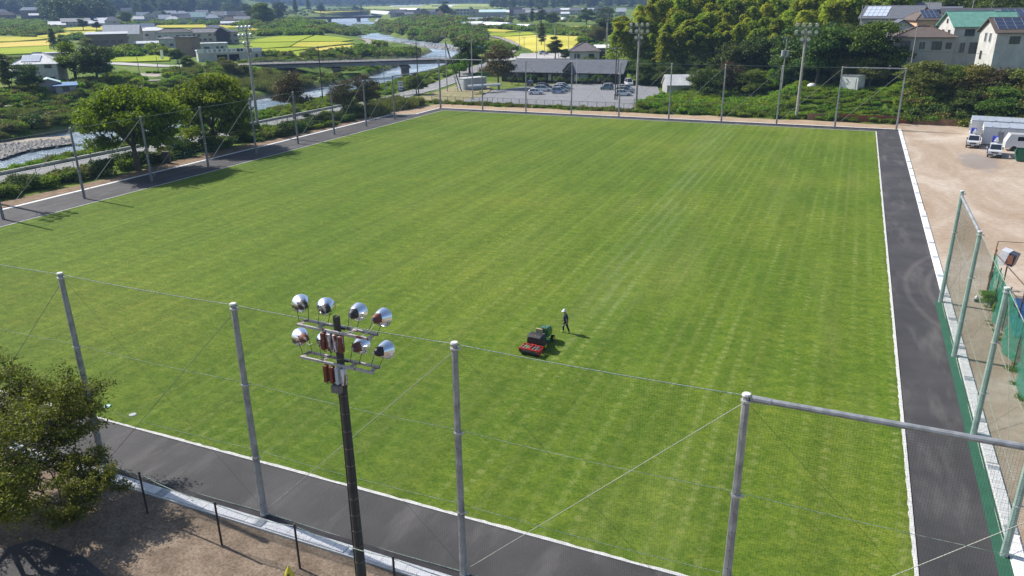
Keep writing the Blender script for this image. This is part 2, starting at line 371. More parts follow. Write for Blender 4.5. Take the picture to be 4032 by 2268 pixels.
# swept tyre marks turning in from the sand lot
for (cx, cy, rr) in ((14.3, 66.5, 8.1), (14.3, 66.5, 6.5)):
    vs_ = N.new('ShaderNodeVectorMath'); vs_.operation = 'SUBTRACT'; L.new(pos, vs_.inputs[0]); vs_.inputs[1].default_value = (cx, cy, 0)
    vm = N.new('ShaderNodeVectorMath'); vm.operation = 'MULTIPLY'; L.new(vs_.outputs[0], vm.inputs[0]); vm.inputs[1].default_value = (1, 0.62, 0)
    vl = N.new('ShaderNodeVectorMath'); vl.operation = 'LENGTH'; L.new(vm.outputs[0], vl.inputs[0])
    ds = N.new('ShaderNodeMath'); ds.operation = 'SUBTRACT'; L.new(vl.outputs['Value'], ds.inputs[0]); ds.inputs[1].default_value = rr
    ab = N.new('ShaderNodeMath'); ab.operation = 'ABSOLUTE'; L.new(ds.outputs[0], ab.inputs[0])
    mk = N.new('ShaderNodeMapRange'); L.new(ab.outputs[0], mk.inputs[0]); mk.inputs[1].default_value = 0.32; mk.inputs[2].default_value = 0.1; mk.inputs[4].default_value = 0.5
    mn = N.new('ShaderNodeMath'); mn.operation = 'MULTIPLY'; L.new(mk.outputs[0], mn.inputs[0]); L.new(n1.outputs[0], mn.inputs[1])
    o = mix(N, L, o, (0.17, 0.15, 0.135), mn.outputs[0])
L.new(o, b.inputs['Base Color']); b.inputs['Roughness'].default_value = 0.82
bn = N.new('ShaderNodeBump'); bn.inputs['Strength'].default_value = 0.3; bn.inputs['Distance'].default_value = 0.02; L.new(n2.outputs[0], bn.inputs['Height']); L.new(bn.outputs[0], b.inputs['Normal'])
sheet('running_path', [(-88.9, 22.1), (8.66, 22.1), (8.66, 154.9), (-84.5, 154.9), (-84.5, 143.9), (-88.9, 141.4)], 0.0, asph, 'dark asphalt path running round the turf', 0.0)
sand = mat('sand', (0.44, 0.33, 0.225), 0.95, 0.10, 0.35, bump=0.5, c2=(0.33, 0.235, 0.155), world_space=True, spec=0.1)
sandg = bpy.data.materials.new('sand_lot'); N, L, b = nodes_of(sandg)
pos = N.new('ShaderNodeNewGeometry').outputs['Position']
n1 = noise(N, L, 0.10, 6, 0.62, mapping(N, L, pos, (1, 0.5, 1), (0, 0, R(-30))), 1.2); n2 = noise(N, L, 1.6, 6, 0.7, pos); n4 = noise(N, L, 0.055, 3, 0.5, pos)
r1 = ramp(N, [(0.32, (0.31, 0.225, 0.155)), (0.5, (0.39, 0.31, 0.235)), (0.66, (0.49, 0.42, 0.345))]); L.new(n1.outputs[0], r1.inputs[0])
r2 = ramp(N, [(0.3, (0.82,)*3), (0.7, (1.12,)*3)]); L.new(n2.outputs[0], r2.inputs[0]); o = mix(N, L, r1.outputs[0], r2.outputs[0], 1.0, 'MULTIPLY')
# damp patch on the lot
vs_ = N.new('ShaderNodeVectorMath'); vs_.operation = 'SUBTRACT'; L.new(pos, vs_.inputs[0]); vs_.inputs[1].default_value = (18.2, 127, 0)
vm = N.new('ShaderNodeVectorMath'); vm.operation = 'MULTIPLY'; L.new(vs_.outputs[0], vm.inputs[0]); vm.inputs[1].default_value = (0.32, 0.11, 0)
vl = N.new('ShaderNodeVectorMath'); vl.operation = 'LENGTH'; L.new(vm.outputs[0], vl.inputs[0])
ad = N.new('ShaderNodeMath'); ad.operation = 'ADD'; L.new(vl.outputs['Value'], ad.inputs[0]); L.new(noise(N, L, 0.5, 5, 0.6, pos).outputs[0], ad.inputs[1])
mk = N.new('ShaderNodeMapRange'); L.new(ad.outputs[0], mk.inputs[0]); mk.inputs[1].default_value = 1.45; mk.inputs[2].default_value = 1.1; mk.inputs[4].default_value = 0.7
o = mix(N, L, o, (0.22, 0.20, 0.19), mk.outputs[0])
L.new(o, b.inputs['Base Color']); b.inputs['Roughness'].default_value = 0.95; b.inputs['Specular IOR Level'].default_value = 0.1
bn = N.new('ShaderNodeBump'); bn.inputs['Strength'].default_value = 0.4; bn.inputs['Distance'].default_value = 0.1; L.new(n2.outputs[0], bn.inputs['Height']); L.new(bn.outputs[0], b.inputs['Normal'])
sheet('sand_lot', [(9.28, 20), (70, 20), (70, 163.4), (9.28, 163.4)], -0.02, sandg, 'bare sandy lot beside the field')
edge_n = [(-88 + i*4, 161.2+0.7*math.sin(i*1.3)+0.4*math.sin(i*2.9)) for i in range(25)]
sheet('sand_strip', [(9.28, 155.2), (-84.9, 155.2), (-85.2, 154), (-85.2, 144.6), (-89.0, 142), (-89.8, 140), (-93.5, 150)]+edge_n+[(9.28, 162.5)], -0.025, sand, 'bare sandy strip behind the far kerb')
edge_l = [(-92.8+0.6*math.sin(i*0.9), 20+i*6) for i in range(20)]
sheet('sand_strip', [(-89.8, 140), (-89.8, 15)]+[(x, y) for x, y in edge_l], -0.03, mat('dirt_left', (0.30, 0.215, 0.145), 0.95, 0.2, 0.8, bump=0.5, world_space=True, spec=0.1), 'bare sandy strip between the left kerb and the bushes')
dirt = bpy.data.materials.new('dry_dirt'); N, L, b = nodes_of(dirt)
pos = N.new('ShaderNodeNewGeometry').outputs['Position']
n1 = noise(N, L, 0.8, 6, 0.65, pos); n2 = noise(N, L, 9, 5, 0.75, pos)
r1 = ramp(N, [(0.3, (0.15, 0.115, 0.082)), (0.55, (0.25, 0.19, 0.14)), (0.75, (0.32, 0.26, 0.19))]); L.new(n1.outputs[0], r1.inputs[0])
r2 = ramp(N, [(0.35, (0.55,)*3), (0.6, (1.15,)*3)]); L.new(n2.outputs[0], r2.inputs[0]); L.new(mix(N, L, r1.outputs[0], r2.outputs[0], 1.0, 'MULTIPLY'), b.inputs['Base Color'])
b.inputs['Roughness'].default_value = 0.95; b.inputs['Specular IOR Level'].default_value = 0.1
bn = N.new('ShaderNodeBump'); bn.inputs['Strength'].default_value = 0.8; bn.inputs['Distance'].default_value = 0.05; L.new(n2.outputs[0], bn.inputs['Height']); L.new(bn.outputs[0], b.inputs['Normal'])
sheet('bare_ground', [(-100, -40), (70, -40), (70, 20), (9.2, 20), (9.2, 21.45), (-100, 21.45)], -0.04, dirt, 'dry brown earth with fallen leaves outside the near kerb')

conc = mat('kerb_concrete', (0.82, 0.81, 0.80), 0.8, 0.07, 2.0, bump=0.2, world_space=True)
conc2 = mat('edge_concrete', (0.62, 0.61, 0.58), 0.85, 0.15, 5.0, bump=0.2, world_space=True)
grate = mat('steel_grate', (0.52, 0.56, 0.60), 0.6, 0.15, 8.0, metal=0.1)
# thin rough edging round the turf
mb = MB()
def edgeline(mb, a, b, w, z0, z1, jit=0.045, step=0.4, side=0):
    a = Vector(a); b = Vector(b); n = int((b-a).length/step); t = (b-a).normalized(); nn = Vector((-t.y, t.x))
    prev = None; vs = []
    for i in range(n+1):
        p = a.lerp(b, i/n); j = rnd.uniform(-jit, jit)
        vs += [(p.x+nn.x*(w/2+(j if side >= 0 else 0)), p.y+nn.y*(w/2+(j if side >= 0 else 0)), z1), (p.x-nn.x*w/2, p.y-nn.y*w/2, z1), (p.x-nn.x*w/2, p.y-nn.y*w/2, z0), (p.x+nn.x*w/2, p.y+nn.y*w/2, z0)]
    fs = []
    for i in range(n):
        o = 4*i; q = o+4; fs += [(o, o+1, q+1, q), (o+1, o+2, q+2, q+1), (o+3, o, q, q+3)]
    mb.add(vs, fs)
e = 0.08
edgeline(mb, (XT1+e, YT0-e), (XT1+e, YT1+e), 0.17, -0.02, 0.05); edgeline(mb, (XT0-e, YT0-e), (XT1, YT0-e), 0.17, -0.02, 0.05)
edgeline(mb, (XT1, YT1+e), (XT0-e, YT1+e), 0.14, -0.02, 0.05); edgeline(mb, (XT0-e, YT1), (XT0-e, YT0), 0.15, -0.02, 0.05)
tag(mb.build('turf_edging', conc2), 'thin white concrete edging round the turf', kind='structure')

def kerb_run(name, a, b, w, label, slab=0.0, n_slab=0, z=0.05, grates=()):
    """kerb with covers: slabs first, plain beyond"""
    a = Vector(a); b = Vector(b); t = (b-a).normalized(); nn = Vector((-t.y, t.x)); Ln = (b-a).length; ang = math.atan2(t.y, t.x)
    mb = MB(); c = (a+b)/2; mb.box((c.x, c.y, -0.06), (Ln, w, 0.16), ang)
    o = tag(mb.build(name, conc), label, kind='structure')
    if n_slab:
        me = None
        for i in range(n_slab):
            p = a+t*(slab*(i+0.5))
            if any(abs(slab*(i+.5)-g) < slab*0.6 for g in grates): continue
            if me is None:
                m2 = MB(); m2.box((0, 0, 0.055), (slab-0.022, w-0.13, 0.05)); so = m2.build('slab', conc, o); me = so.data
            else:
                so = bpy.data.objects.new('slab', me); col.objects.link(so); so.parent = o
            so.location = (p.x, p.y, rnd.uniform(-0.006, 0.006)); so.rotation_euler = (0, 0, ang+rnd.uniform(-.006, .006))
    if grates:
        me = None
        for g in grates:
            p = a+t*g
            if me is None:
                m2 = MB(); m2.box((0, 0, 0.04), (0.50, w-0.12, 0.03))
                for k in range(9): m2.box((0, -(w-0.16)/2+k*(w-0.16)/8, 0.066), (0.48, 0.03, 0.022))
                so = m2.build('drain_grate', grate, o); me = so.data
            else: so = bpy.data.objects.new('drain_grate', me); col.objects.link(so); so.parent = o
            so.location = (p.x, p.y, 0); so.rotation_euler = (0, 0, ang)
    return o
kerb_run('kerb', (-42, 21.80), (9.2, 21.80), 0.62, 'pale concrete gutter kerb along the near side of the path', 0.6, 80, grates=(6.2, 14.0, 19.9, 25.1, 31.3, 41.2))
kerb_run('kerb', (-90, 21.80), (-42.01, 21.80), 0.62, 'pale concrete kerb outside the near path, far left stretch')
kerb_run('kerb', (8.96, 23.0), (8.96, 93.2), 0.62, 'white concrete gutter kerb between the path and the sandy lot', 0.6, 117, grates=tuple(6.0+5.15*i for i in range(13)))
kerb_run('kerb', (8.92, 93.21), (8.92, 155.2), 0.54, 'white concrete kerb between path and sandy lot, far stretch', grates=tuple(4+5.2*i for i in range(11)))
kerb_run('kerb', (-84.8, 155.05), (8.65, 155.05), 0.45, 'white kerb along the far end of the field')
kerb_run('kerb', (-84.75, 143.9), (-84.75, 154.75), 0.4, 'short white kerb beside the far left corner post')
kerb_run('kerb', (-89.15, 22), (-89.15, 141.3), 0.55, 'white kerb along the left side path')
kerb_run('kerb', (-89.2, 141.5), (-84.9, 143.9), 0.4, 'short white kerb jogging in near the far left corner')
greenp = mat('green_strip_paint', (0.022, 0.105, 0.06), 0.85, 0.12, 1.2, world_space=True, bump=0.3)
sheet('green_strip', [(8.08, 23), (8.64, 23), (8.64, 63.6), (8.08, 63.6)], 0.006, greenp, 'dark green strip under the right net posts', 0.0)
for (x, y, c) in ((-37.7, 26.9, (0.42, 0.66, 0.60)), (-35.5, 26.75, (0.42, 0.44, 0.46))):
    mb = MB(); mb.prism([(x+0.2*math.cos(a*PI/8), y+0.2*math.sin(a*PI/8)) for a in range(16)], 0.03, 0.06)
    mb.prism([(x+0.15*math.cos(a*PI/8), y+0.15*math.sin(a*PI/8)) for a in range(16)], 0.06, 0.07)
    tag(mb.build('manhole_cover', mat('cover%d' % (c[0]*100+c[1]*10), c, 0.6, 0.1)), 'pale green round valve cover set in the turf near its edge' if c[1] > .5 else 'grey round valve cover set in the turf near its edge', 'manhole cover')
# ------------------------------------------------------------------ foliage
def leaf_quads(cen, nrm, size, asp=0.6, seed=0, jit=0.7):
    """one bent leaf-clump face per centre; returns verts, faces"""
    g = np.random.RandomState(seed); n = len(cen)
    nr = nrm+g.normal(0, jit, (n, 3)); nr /= np.linalg.norm(nr, axis=1, keepdims=True)+1e-9
    t = np.cross(nr, g.normal(0, 1, (n, 3))); t /= np.linalg.norm(t, axis=1, keepdims=True)+1e-9
    bt = np.cross(nr, t); s = (size*g.uniform(0.6, 1.35, n))[:, None]
    a = cen-t*s; c = cen+t*s; b_ = cen+bt*s*asp+nr*s*0.15; d = cen-bt*s*asp+nr*s*0.15
    v = np.stack([a, b_, c, d], 1).reshape(-1, 3); f = np.arange(4*n).reshape(n, 4)
    return v, f
def crown(seed, rx, rz, lobes, clumps, leaves, leaf, zc, flat=1.0, droop=0.0, tone_hi=0.45, lob_r=(0.28, 0.42), shape='round', jit=0.7):
    """crown as lobes -> clumps on their surfaces -> leaf faces"""
    g = np.random.RandomState(seed); C = []; Nn = []; Tn = []
    for i in range(lobes):
        while True:
            p = g.uniform(-1, 1, 3)
            if np.dot(p, p) < 1 and p[2] > -0.75: break
        if shape == 'cone': p[2] = g.uniform(-0.95, 1); p[:2] *= (1-p[2])/2*0.9+0.05
        if shape == 'umbrella': p[2] = 0.8*(1-p[0]**2-p[1]**2)-0.2-abs(g.normal(0, 0.5))
        lc = np.array([p[0]*rx*0.78, p[1]*rx*0.78, p[2]*rz*0.72]); lr = g.uniform(*lob_r)*rx
        if shape == 'cone': lr *= 0.35+0.65*(1-p[2])/2
        ltone = g.uniform(-0.25, 0.25)
        d = g.normal(0, 1, (clumps, 3)); d[:, 2] = np.abs(d[:, 2])*0.9+d[:, 2]*0.35; d /= np.linalg.norm(d, axis=1, keepdims=True)
        cc = lc+d*lr*np.array([1, 1, 0.62*flat])*g.uniform(0.5, 1.25, (clumps, 1))
        ct = np.clip(0.35+ltone+g.normal(0, 0.22, clumps), 0, 1)
        k = leaves; o = g.normal(0, 1, (clumps, k, 3))*np.array([1, 1, 0.5])*leaf*1.7
        if droop: o[:, :, 2] -= droop*np.abs(g.normal(0, 1, (clumps, k)))*leaf
        pts = (cc[:, None, :]+o).reshape(-1, 3)
        C.append(pts); Nn.append(np.repeat(d*np.array([0.6, 0.6, 1])+np.array([0, 0, 0.35]), k, 0)); Tn.append(np.clip(np.repeat(ct, k)+g.normal(0, 0.1, clumps*k), 0, 1))
    C = np.concatenate(C); Nn = np.concatenate(Nn); Tn = np.concatenate(Tn); C[:, 2] += zc
    v, f = leaf_quads(C, Nn, np.full(len(C), leaf), 0.62, seed+5, jit)
    return v, f, Tn
def limbs(seed, h, r, spread, top, n=7, bare=False):
    g = random.Random(seed); mb = MB()
    p = Vector((0, 0, -0.3)); q = Vector((g.uniform(-.2, .2), g.uniform(-.2, .2), h)); mb.tube(p, q, r, r*0.72, 9)
    for i in range(n):
        a = 2*PI*i/n+g.uniform(-.4, .4); e = q+Vector((math.cos(a), math.sin(a), 0))*spread*g.uniform(.35, .55)+Vector((0, 0, (top-h)*g.uniform(.3, .55)))
        mb.tube(q, e, r*0.42, r*0.22, 6)
        for k in range(3):
            a2 = a+g.uniform(-.9, .9); e2 = e+Vector((math.cos(a2), math.sin(a2), 0))*spread*g.uniform(.25, .45)+Vector((0, 0, (top-h)*g.uniform(.05, .35)))
            mb.tube(e, e2, r*0.2, r*0.07, 5)
            for m in range(3 if bare else 1):
                a3 = a2+g.uniform(-1.2, 1.2); mb.tube(e2, e2+Vector((math.cos(a3)*.2, math.sin(a3)*.2, g.uniform(-.03, .22)))*spread, r*0.07, r*0.03, 4)
    return mb
bark = mat('bark', (0.13, 0.105, 0.085), 0.9, 0.2, 6, bump=0.6); bark_grey = mat('grey_bark', (0.24, 0.21, 0.18), 0.9, 0.2, 6, bump=0.5)
bark_brown = mat('brown_twigs', (0.17, 0.12, 0.09), 0.9, 0.2, 6)
LM = dict(
    keyaki=leafmat('leaf_zelkova', (0.09, 0.145, 0.012), (0.33, 0.40, 0.03), 0.45, 0.10),
    dark=leafmat('leaf_dark', (0.045, 0.085, 0.018), (0.145, 0.20, 0.038), 0.2, 0.25),
    ever=leafmat('leaf_evergreen', (0.055, 0.105, 0.015), (0.18, 0.25, 0.035), 0.25, 0.22),
    bush=leafmat('leaf_bush', (0.10, 0.175, 0.022), (0.26, 0.35, 0.05), 0.45, 0.25),
    bright=leafmat('leaf_bright', (0.12, 0.22, 0.018), (0.31, 0.44, 0.045), 0.45, 0.2),
    rust=leafmat('leaf_rust', (0.075, 0.065, 0.028), (0.19, 0.135, 0.065), 0.2, 0.2),
    olive=leafmat('leaf_olive', (0.11, 0.13, 0.025), (0.28, 0.28, 0.07), 0.25, 0.25),
    reed=leafmat('leaf_reed', (0.14, 0.16, 0.05), (0.26, 0.27, 0.10), 0.25, 0.15),
    bamboo=leafmat('leaf_bamboo', (0.14, 0.22, 0.016), (0.46, 0.50, 0.050), 0.48, 0.25),
    cherry=leafmat('leaf_cherry', (0.07, 0.092, 0.014), (0.25, 0.26, 0.035), 0.3, 0.1))
CR = {}
def reg(key, v, f, t, m, trunk=None):
    CR[key] = (npmesh('crown_'+key, v, f, LM[m], t), trunk)
def bend(v, f, t): return v, f, t
for k, sd_ in (('zelkova_a', 1), ('zelkova_b', 2)):
    reg(k, *crown(sd_, 7.0, 5.0, 60, 76, 14, 0.185, 6.4, flat=0.8, lob_r=(.24, .36), shape='umbrella'), 'keyaki', limbs(sd_, 2.6, 0.42, 6, 10, 8).build('t', bark).data)
reg('evergreen_a', *crown(3, 4.0, 4.2, 26, 56, 11, 0.16, 4.2), 'ever', limbs(3, 2.2, 0.3, 3, 7).build('t', bark).data)
reg('evergreen_b', *crown(4, 3.6, 5.0, 24, 56, 11, 0.16, 4.9), 'dark', limbs(4, 2.2, 0.3, 3, 8).build('t', bark).data)
reg('dark_tree', *crown(5, 4.6, 4.0, 28, 56, 11, 0.17, 4.3), 'dark', limbs(5, 2.2, 0.3, 3.5, 7).build('t', bark).data)
reg('conifer', *crown(6, 2.4, 5.2, 30, 16, 9, 0.22, 5.6, shape='cone'), 'dark', limbs(6, 3, 0.2, 1.2, 9, 5).build('t', bark).data)
reg('rust_tree', *crown(7, 3.4, 3.6, 24, 44, 9, 0.13, 4.4, flat=1.1), 'rust', limbs(7, 2.0, 0.22, 3, 8, 9).build('t', bark_grey).data)
reg('olive_tree', *crown(8, 4.0, 3.4, 26, 46, 10, 0.14, 3.6), 'olive', limbs(8, 1.8, 0.25, 3, 7, 8).build('t', bark_grey).data)
reg('ivy_tree', *crown(9, 3.2, 3.6, 22, 52, 11, 0.14, 3.1), 'bright', limbs(9, 2.2, 0.25, 2.5, 6).build('t', bark).data)
reg('topiary', *crown(10, 1.1, 0.5, 3, 26, 8, 0.09, 1.0), 'dark', MB().tube((0, 0, -.1), (0, 0, 1.2), .08, .06, 6).build('t', bark).data)
reg('shrub_a', *crown(21, 1.6, 1.1, 9, 26, 8, 0.14, 0.75), 'bush')
reg('shrub_b', *crown(22, 1.5, 0.9, 8, 26, 8, 0.14, 0.6), 'bright')
reg('shrub_c', *crown(23, 1.6, 1.2, 9, 26, 8, 0.14, 0.8), 'olive')
reg('shrub_d', *crown(24, 1.6, 1.3, 9, 26, 8, 0.14, 0.85), 'dark')
reg('far_bush', *crown(25, 4.0, 2.6, 10, 14, 6, 0.75, 1.6), 'bush')
reg('far_tree', *crown(26, 6.0, 6.5, 14, 18, 6, 0.95, 7.5), 'dark')
reg('far_conifer', *crown(27, 4.2, 9.0, 18, 10, 6, 0.9, 10, shape='cone'), 'dark')
reg('far_olive', *crown(28, 4.0, 2.2, 10, 14, 6, 0.7, 1.4), 'olive')
def tuft(seed, n, h, w, spread):
    g = np.random.RandomState(seed); V = []; F = []
    for i in range(n):
        a = g.uniform(0, 2*PI); r = g.uniform(0, spread); b = np.array([math.cos(a)*r, math.sin(a)*r, 0]); hh = h*g.uniform(.5, 1.15)
        l = g.normal(0, .28, 2)*hh; wv = np.array([math.cos(a+1.3), math.sin(a+1.3), 0])*w; tp = b+np.array([l[0], l[1], hh]); md = (b+tp)/2+np.array([0, 0, hh*.08])
        V += [b-wv*.5, md-wv, tp, md+wv]; F.append([4*i, 4*i+1, 4*i+2, 4*i+3])
    return np.array(V), np.array(F), g.uniform(0, 1, n)
reg('reeds', *tuft(31, 150, 1.7, 0.09, 1.5), 'reed'); reg('grass_clump', *tuft(32, 90, 0.8, 0.06, 0.9), 'bush')
# bamboo: a leaning culm with drooping fans of leaves towards the top
def bamboo(seed, h=13.5):
    g = np.random.RandomState(seed); C = []; Nn = []; Tn = []; lean = g.uniform(2.2, 4.6); culm = []
    for i in range(11):
        u = i/10; culm.append((lean*u**2.6, 0.3*u*u, h*(u-0.22*u**6)))
    for i in range(34):
        u = 0.22+0.78*(i/33)**0.9; base = np.array([lean*u**2.6, 0.3*u*u, h*(u-0.22*u**6)]); rad = (1.7*(1-u)**0.4+0.95)
        for k in range(4):
            a = g.uniform(0, 2*PI); L_ = rad*g.uniform(.55, 1.1); dr = np.array([math.cos(a), math.sin(a), 0]); tone = np.clip(g.normal(.42, .25), 0, 1)
            for m in range(7):
                q = (m+1)/7; p = base+dr*L_*q+np.array([0, 0, 0.35*q-0.85*q*q])*L_+g.normal(0, .13, 3)
                for _ in range(2): C.append(p+g.normal(0, .12, 3)); Nn.append(dr*.5+np.array([0, 0, 1])); Tn.append(np.clip(tone+g.normal(0, .1), 0, 1))
    C = np.array(C); v, f = leaf_quads(C, np.array(Nn), np.full(len(C), 0.31), 0.42, seed, 0.45)
    mb = MB()
    for a, b in zip(culm[:-1], culm[1:]): mb.tube(a, b, 0.06, 0.055, 5, caps=False)
    return npmesh('bamboo_foliage', v, f, LM['bamboo'], np.array(Tn)), mb
culm_m = mat('bamboo_culm', (0.14, 0.17, 0.05), 0.5, 0.15, 2)
BAM = []
for s_ in (41, 42, 43, 44):
    me, mb = bamboo(s_); t = mb.build('t', culm_m); BAM.append((me, t.data)); bpy.data.objects.remove(t)
for o in [o for o in bpy.data.objects if o.name == 't' or o.name.startswith('t.')]: bpy.data.objects.remove(o)

def tree(name, key, p, sc, label, cat='tree', group=None, rz=None, zs=None):
    me, tk = CR[key]; rz = rnd.uniform(0, 6.28) if rz is None else rz
    o = empty(name, p, rz, label, cat, group); o.scale = (sc, sc, zs or sc)
    c = bpy.data.objects.new('crown', me); col.objects.link(c); c.parent = o
    if tk: t = bpy.data.objects.new('trunk', tk); col.objects.link(t); t.parent = o
    return o
def lone(name, key, p, sc, label, cat='bush', group=None, zs=None):
    o = bpy.data.objects.new(name, CR[key][0]); col.objects.link(o); o.location = p; o.rotation_euler = (0, 0, rnd.uniform(0, 6.28)); o.scale = (sc, sc, zs or sc)
    return tag(o, label, cat, group)
SRC = {}
def source(key):
    """any plant already standing in the scene serves as the shape that is scattered"""
    return CR[key][0]
def scatter(name, pts, key, label, kind='stuff'):
    """one object: many clumps of one plant over an area (geometry nodes)"""
    if not pts: return None
    me = bpy.data.meshes.new(name); me.from_pydata([p[:3] for p in pts], [], [])
    a = me.attributes.new('sc', 'FLOAT', 'POINT'); a.data.foreach_set('value', [p[3] for p in pts])
    a = me.attributes.new('rz', 'FLOAT', 'POINT'); a.data.foreach_set('value', [rnd.uniform(0, 6.28) for p in pts])
    a = me.attributes.new('zs', 'FLOAT', 'POINT'); a.data.foreach_set('value', [p[3]*(p[4] if len(p) > 4 else 1) for p in pts])
    o = bpy.data.objects.new(name, me); col.objects.link(o); tag(o, label, kind=kind)
    ng = bpy.data.node_groups.new(name, 'GeometryNodeTree')
    ng.interface.new_socket('Geometry', in_out='INPUT', socket_type='NodeSocketGeometry'); ng.interface.new_socket('Geometry', in_out='OUTPUT', socket_type='NodeSocketGeometry')
    N = ng.nodes; L = ng.links; gi = N.new('NodeGroupInput'); gout = N.new('NodeGroupOutput')
    if key not in SRC: raise RuntimeError(key)
    oi = N.new('GeometryNodeObjectInfo'); oi.inputs['Object'].default_value = SRC[key]; oi.transform_space = 'ORIGINAL'; oi.inputs['As Instance'].default_value = True
    ip = N.new('GeometryNodeInstanceOnPoints')
    def att(nm):
        t = N.new('GeometryNodeInputNamedAttribute'); t.data_type = 'FLOAT'; t.inputs['Name'].default_value = nm; return t.outputs['Attribute']
    cx = N.new('ShaderNodeCombineXYZ'); L.new(att('rz'), cx.inputs[2]); s3 = N.new('ShaderNodeCombineXYZ'); sc_ = att('sc'); L.new(sc_, s3.inputs[0]); L.new(sc_, s3.inputs[1]); L.new(att('zs'), s3.inputs[2])
    L.new(gi.outputs[0], ip.inputs['Points']); L.new(oi.outputs['Geometry'], ip.inputs['Instance']); L.new(cx.outputs[0], ip.inputs['Rotation']); L.new(s3.outputs[0], ip.inputs['Scale'])
    L.new(ip.outputs[0], gout.inputs[0])
    mo = o.modifiers.new('scatter', 'NODES'); mo.node_group = ng
    return o
def inpoly(x, y, poly):
    c = False; j = len(poly)-1
    for i in range(len(poly)):
        xi, yi = poly[i][0], poly[i][1]; xj, yj = poly[j][0], poly[j][1]
        if (yi > y) != (yj > y) and x < (xj-xi)*(y-yi)/(yj-yi)+xi: c = not c
        j = i
    return c
KEEP = []      # world polygons where nothing is scattered (roads, paddies, yards)
def fill(poly, n, sc, avoid=True, zlim=-4.4, zs=1.0, up=0.0):
    """random world points inside a world polygon"""
    xs = [p[0] for p in poly]; ys = [p[1] for p in poly]; out = []; tries = 0
    while len(out) < n and tries < n*12:
        tries += 1; x = rnd.uniform(min(xs), max(xs)); y = rnd.uniform(min(ys), max(ys))
        if not inpoly(x, y, poly): continue
        if avoid and any(inpoly(x, y, k) for k in KEEP): continue
        z = Hs(x, y)
        if z < zlim and math.hypot(x, y) < 600: continue
        out.append((x, y, z+up, rnd.uniform(*sc), zs*rnd.uniform(0.8, 1.2)))
    return out
def area(poly): return abs(sum(poly[i][0]*poly[(i+1) % len(poly)][1]-poly[(i+1) % len(poly)][0]*poly[i][1] for i in range(len(poly))))/2
def W(*px): return [tuple(T(*p)[:2]) for p in px]
# ------------------------------------------------------------------ nets and posts
steel = mat('galvanised', (0.44, 0.455, 0.47), 0.5, 0.22, 2.2, metal=0.35, bump=0.1, dirt=0.35)
steel_dk = mat('post_steel', (0.30, 0.305, 0.325), 0.55, 0.2, 1.6, metal=0.3, dirt=0.4)
greensteel = mat('green_galvanised', (0.34, 0.47, 0.43), 0.5, 0.15, 2.0, metal=0.25, dirt=0.25)
netm = mat('net_cord', (0.04, 0.095, 0.055), 0.8, 0.1, 1); ropem = mat('net_rope', (0.42, 0.52, 0.42), 0.8, 0.35, 9); wirem = mat('stay_wire', (0.46, 0.46, 0.40), 0.6, 0.15, 3)
darkw = mat('dark_wire', (0.10, 0.14, 0.09), 0.7, 0.1, 3)
PMESH = {}
def post(parent, x, y, h, m, detail=True):
    key = (round(h, 2), m.name, detail)
    if key not in PMESH:
        mb = MB(); mb.tube((0, 0, -0.3), (0, 0, h), 0.165, 0.12, 8); p = mb.build('post', m)
        mb = MB(); mb.tube((0, 0, h-0.015), (0, 0, h+0.05), 0.15, 0.13, 10); c = mb.build('cap', mat('post_cap', (0.62, 0.62, 0.60), 0.6))
        mb = MB()
        mb.tube((0, 0, -0.035), (0, 0, 0.035), 0.165, 0.165, 10); mb.add([(.15, -.03, -.03), (.27, -.03, -.03), (.27, .03, -.03), (.15, .03, -.03), (.15, -.03, .03), (.27, -.03, .03), (.27, .03, .03), (.15, .03, .03)], [(0,3,2,1),(4,5,6,7),(0,1,5,4),(1,2,6,5),(2,3,7,6),(3,0,4,7)])
        k = mb.build('collar', mat('collar_steel', (0.6, 0.61, 0.62), 0.4, metal=0.5)); zz = (h-0.2, h*0.645, h*0.30, 0.12) if detail else (h*0.4,); k.location.z = zz[0]
        extra = []
        for z in zz[1:]: k2 = k.copy(); col.objects.link(k2); k2.location.z = z; extra.append(k2)
        if detail:
            mb = MB()
            for i in range(8): mb.tube((0, 0, 0), (0, 0, 0.001), 0.001) if False else mb.box((0.0, -0.155+0.0035*i, 1.6+i*0.75), (0.03, 0.03, 0.03))
            extra.append(tag(mb.build('bolt', mat('bolt_dark', (0.05, 0.05, 0.05), 0.6)), kind='stuff'))
        for q in [c, k]+extra: q.parent = p
        PMESH[key] = p; p.parent = parent; p.location = (x, y, 0); return p
    p = copy_tree(PMESH[key], parent); p.location = (x, y, 0); return p
def netting(parent, a, b, h, cell, r, z0=0.05):
    a = Vector(a); b = Vector(b); Ln = (b-a).length; t = (b-a).normalized(); n = Vector((-t.y, t.x))
    mb = MB()
    def rod(p, q, horizontal):
        # three-sided cord
        if horizontal: off = [Vector((n.x*r, n.y*r, 0)), Vector((-n.x*r*.5, -n.y*r*.5, r*.87)), Vector((-n.x*r*.5, -n.y*r*.5, -r*.87))]
        else: off = [Vector((n.x*r, n.y*r, 0)), Vector((-n.x*r*.5+t.x*r*.87, -n.y*r*.5+t.y*r*.87, 0)), Vector((-n.x*r*.5-t.x*r*.87, -n.y*r*.5-t.y*r*.87, 0))]
        mb.add([p+o for o in off]+[q+o for o in off], [(0, 1, 4, 3), (1, 2, 5, 4), (2, 0, 3, 5)])
    nv = int(Ln/cell); nh = int((h-z0)/cell)
    for i in range(nv+1):
        p = a+t*(Ln*i/nv); w = 0.0
        rod(Vector((p.x, p.y, z0)), Vector((p.x+n.x*w, p.y+n.y*w, h)), False)
    for j in range(nh+1):
        z = z0+(h-z0)*j/nh; rod(Vector((a.x, a.y, z)), Vector((b.x, b.y, z)), True)
    return mb.build('net', netm, parent)
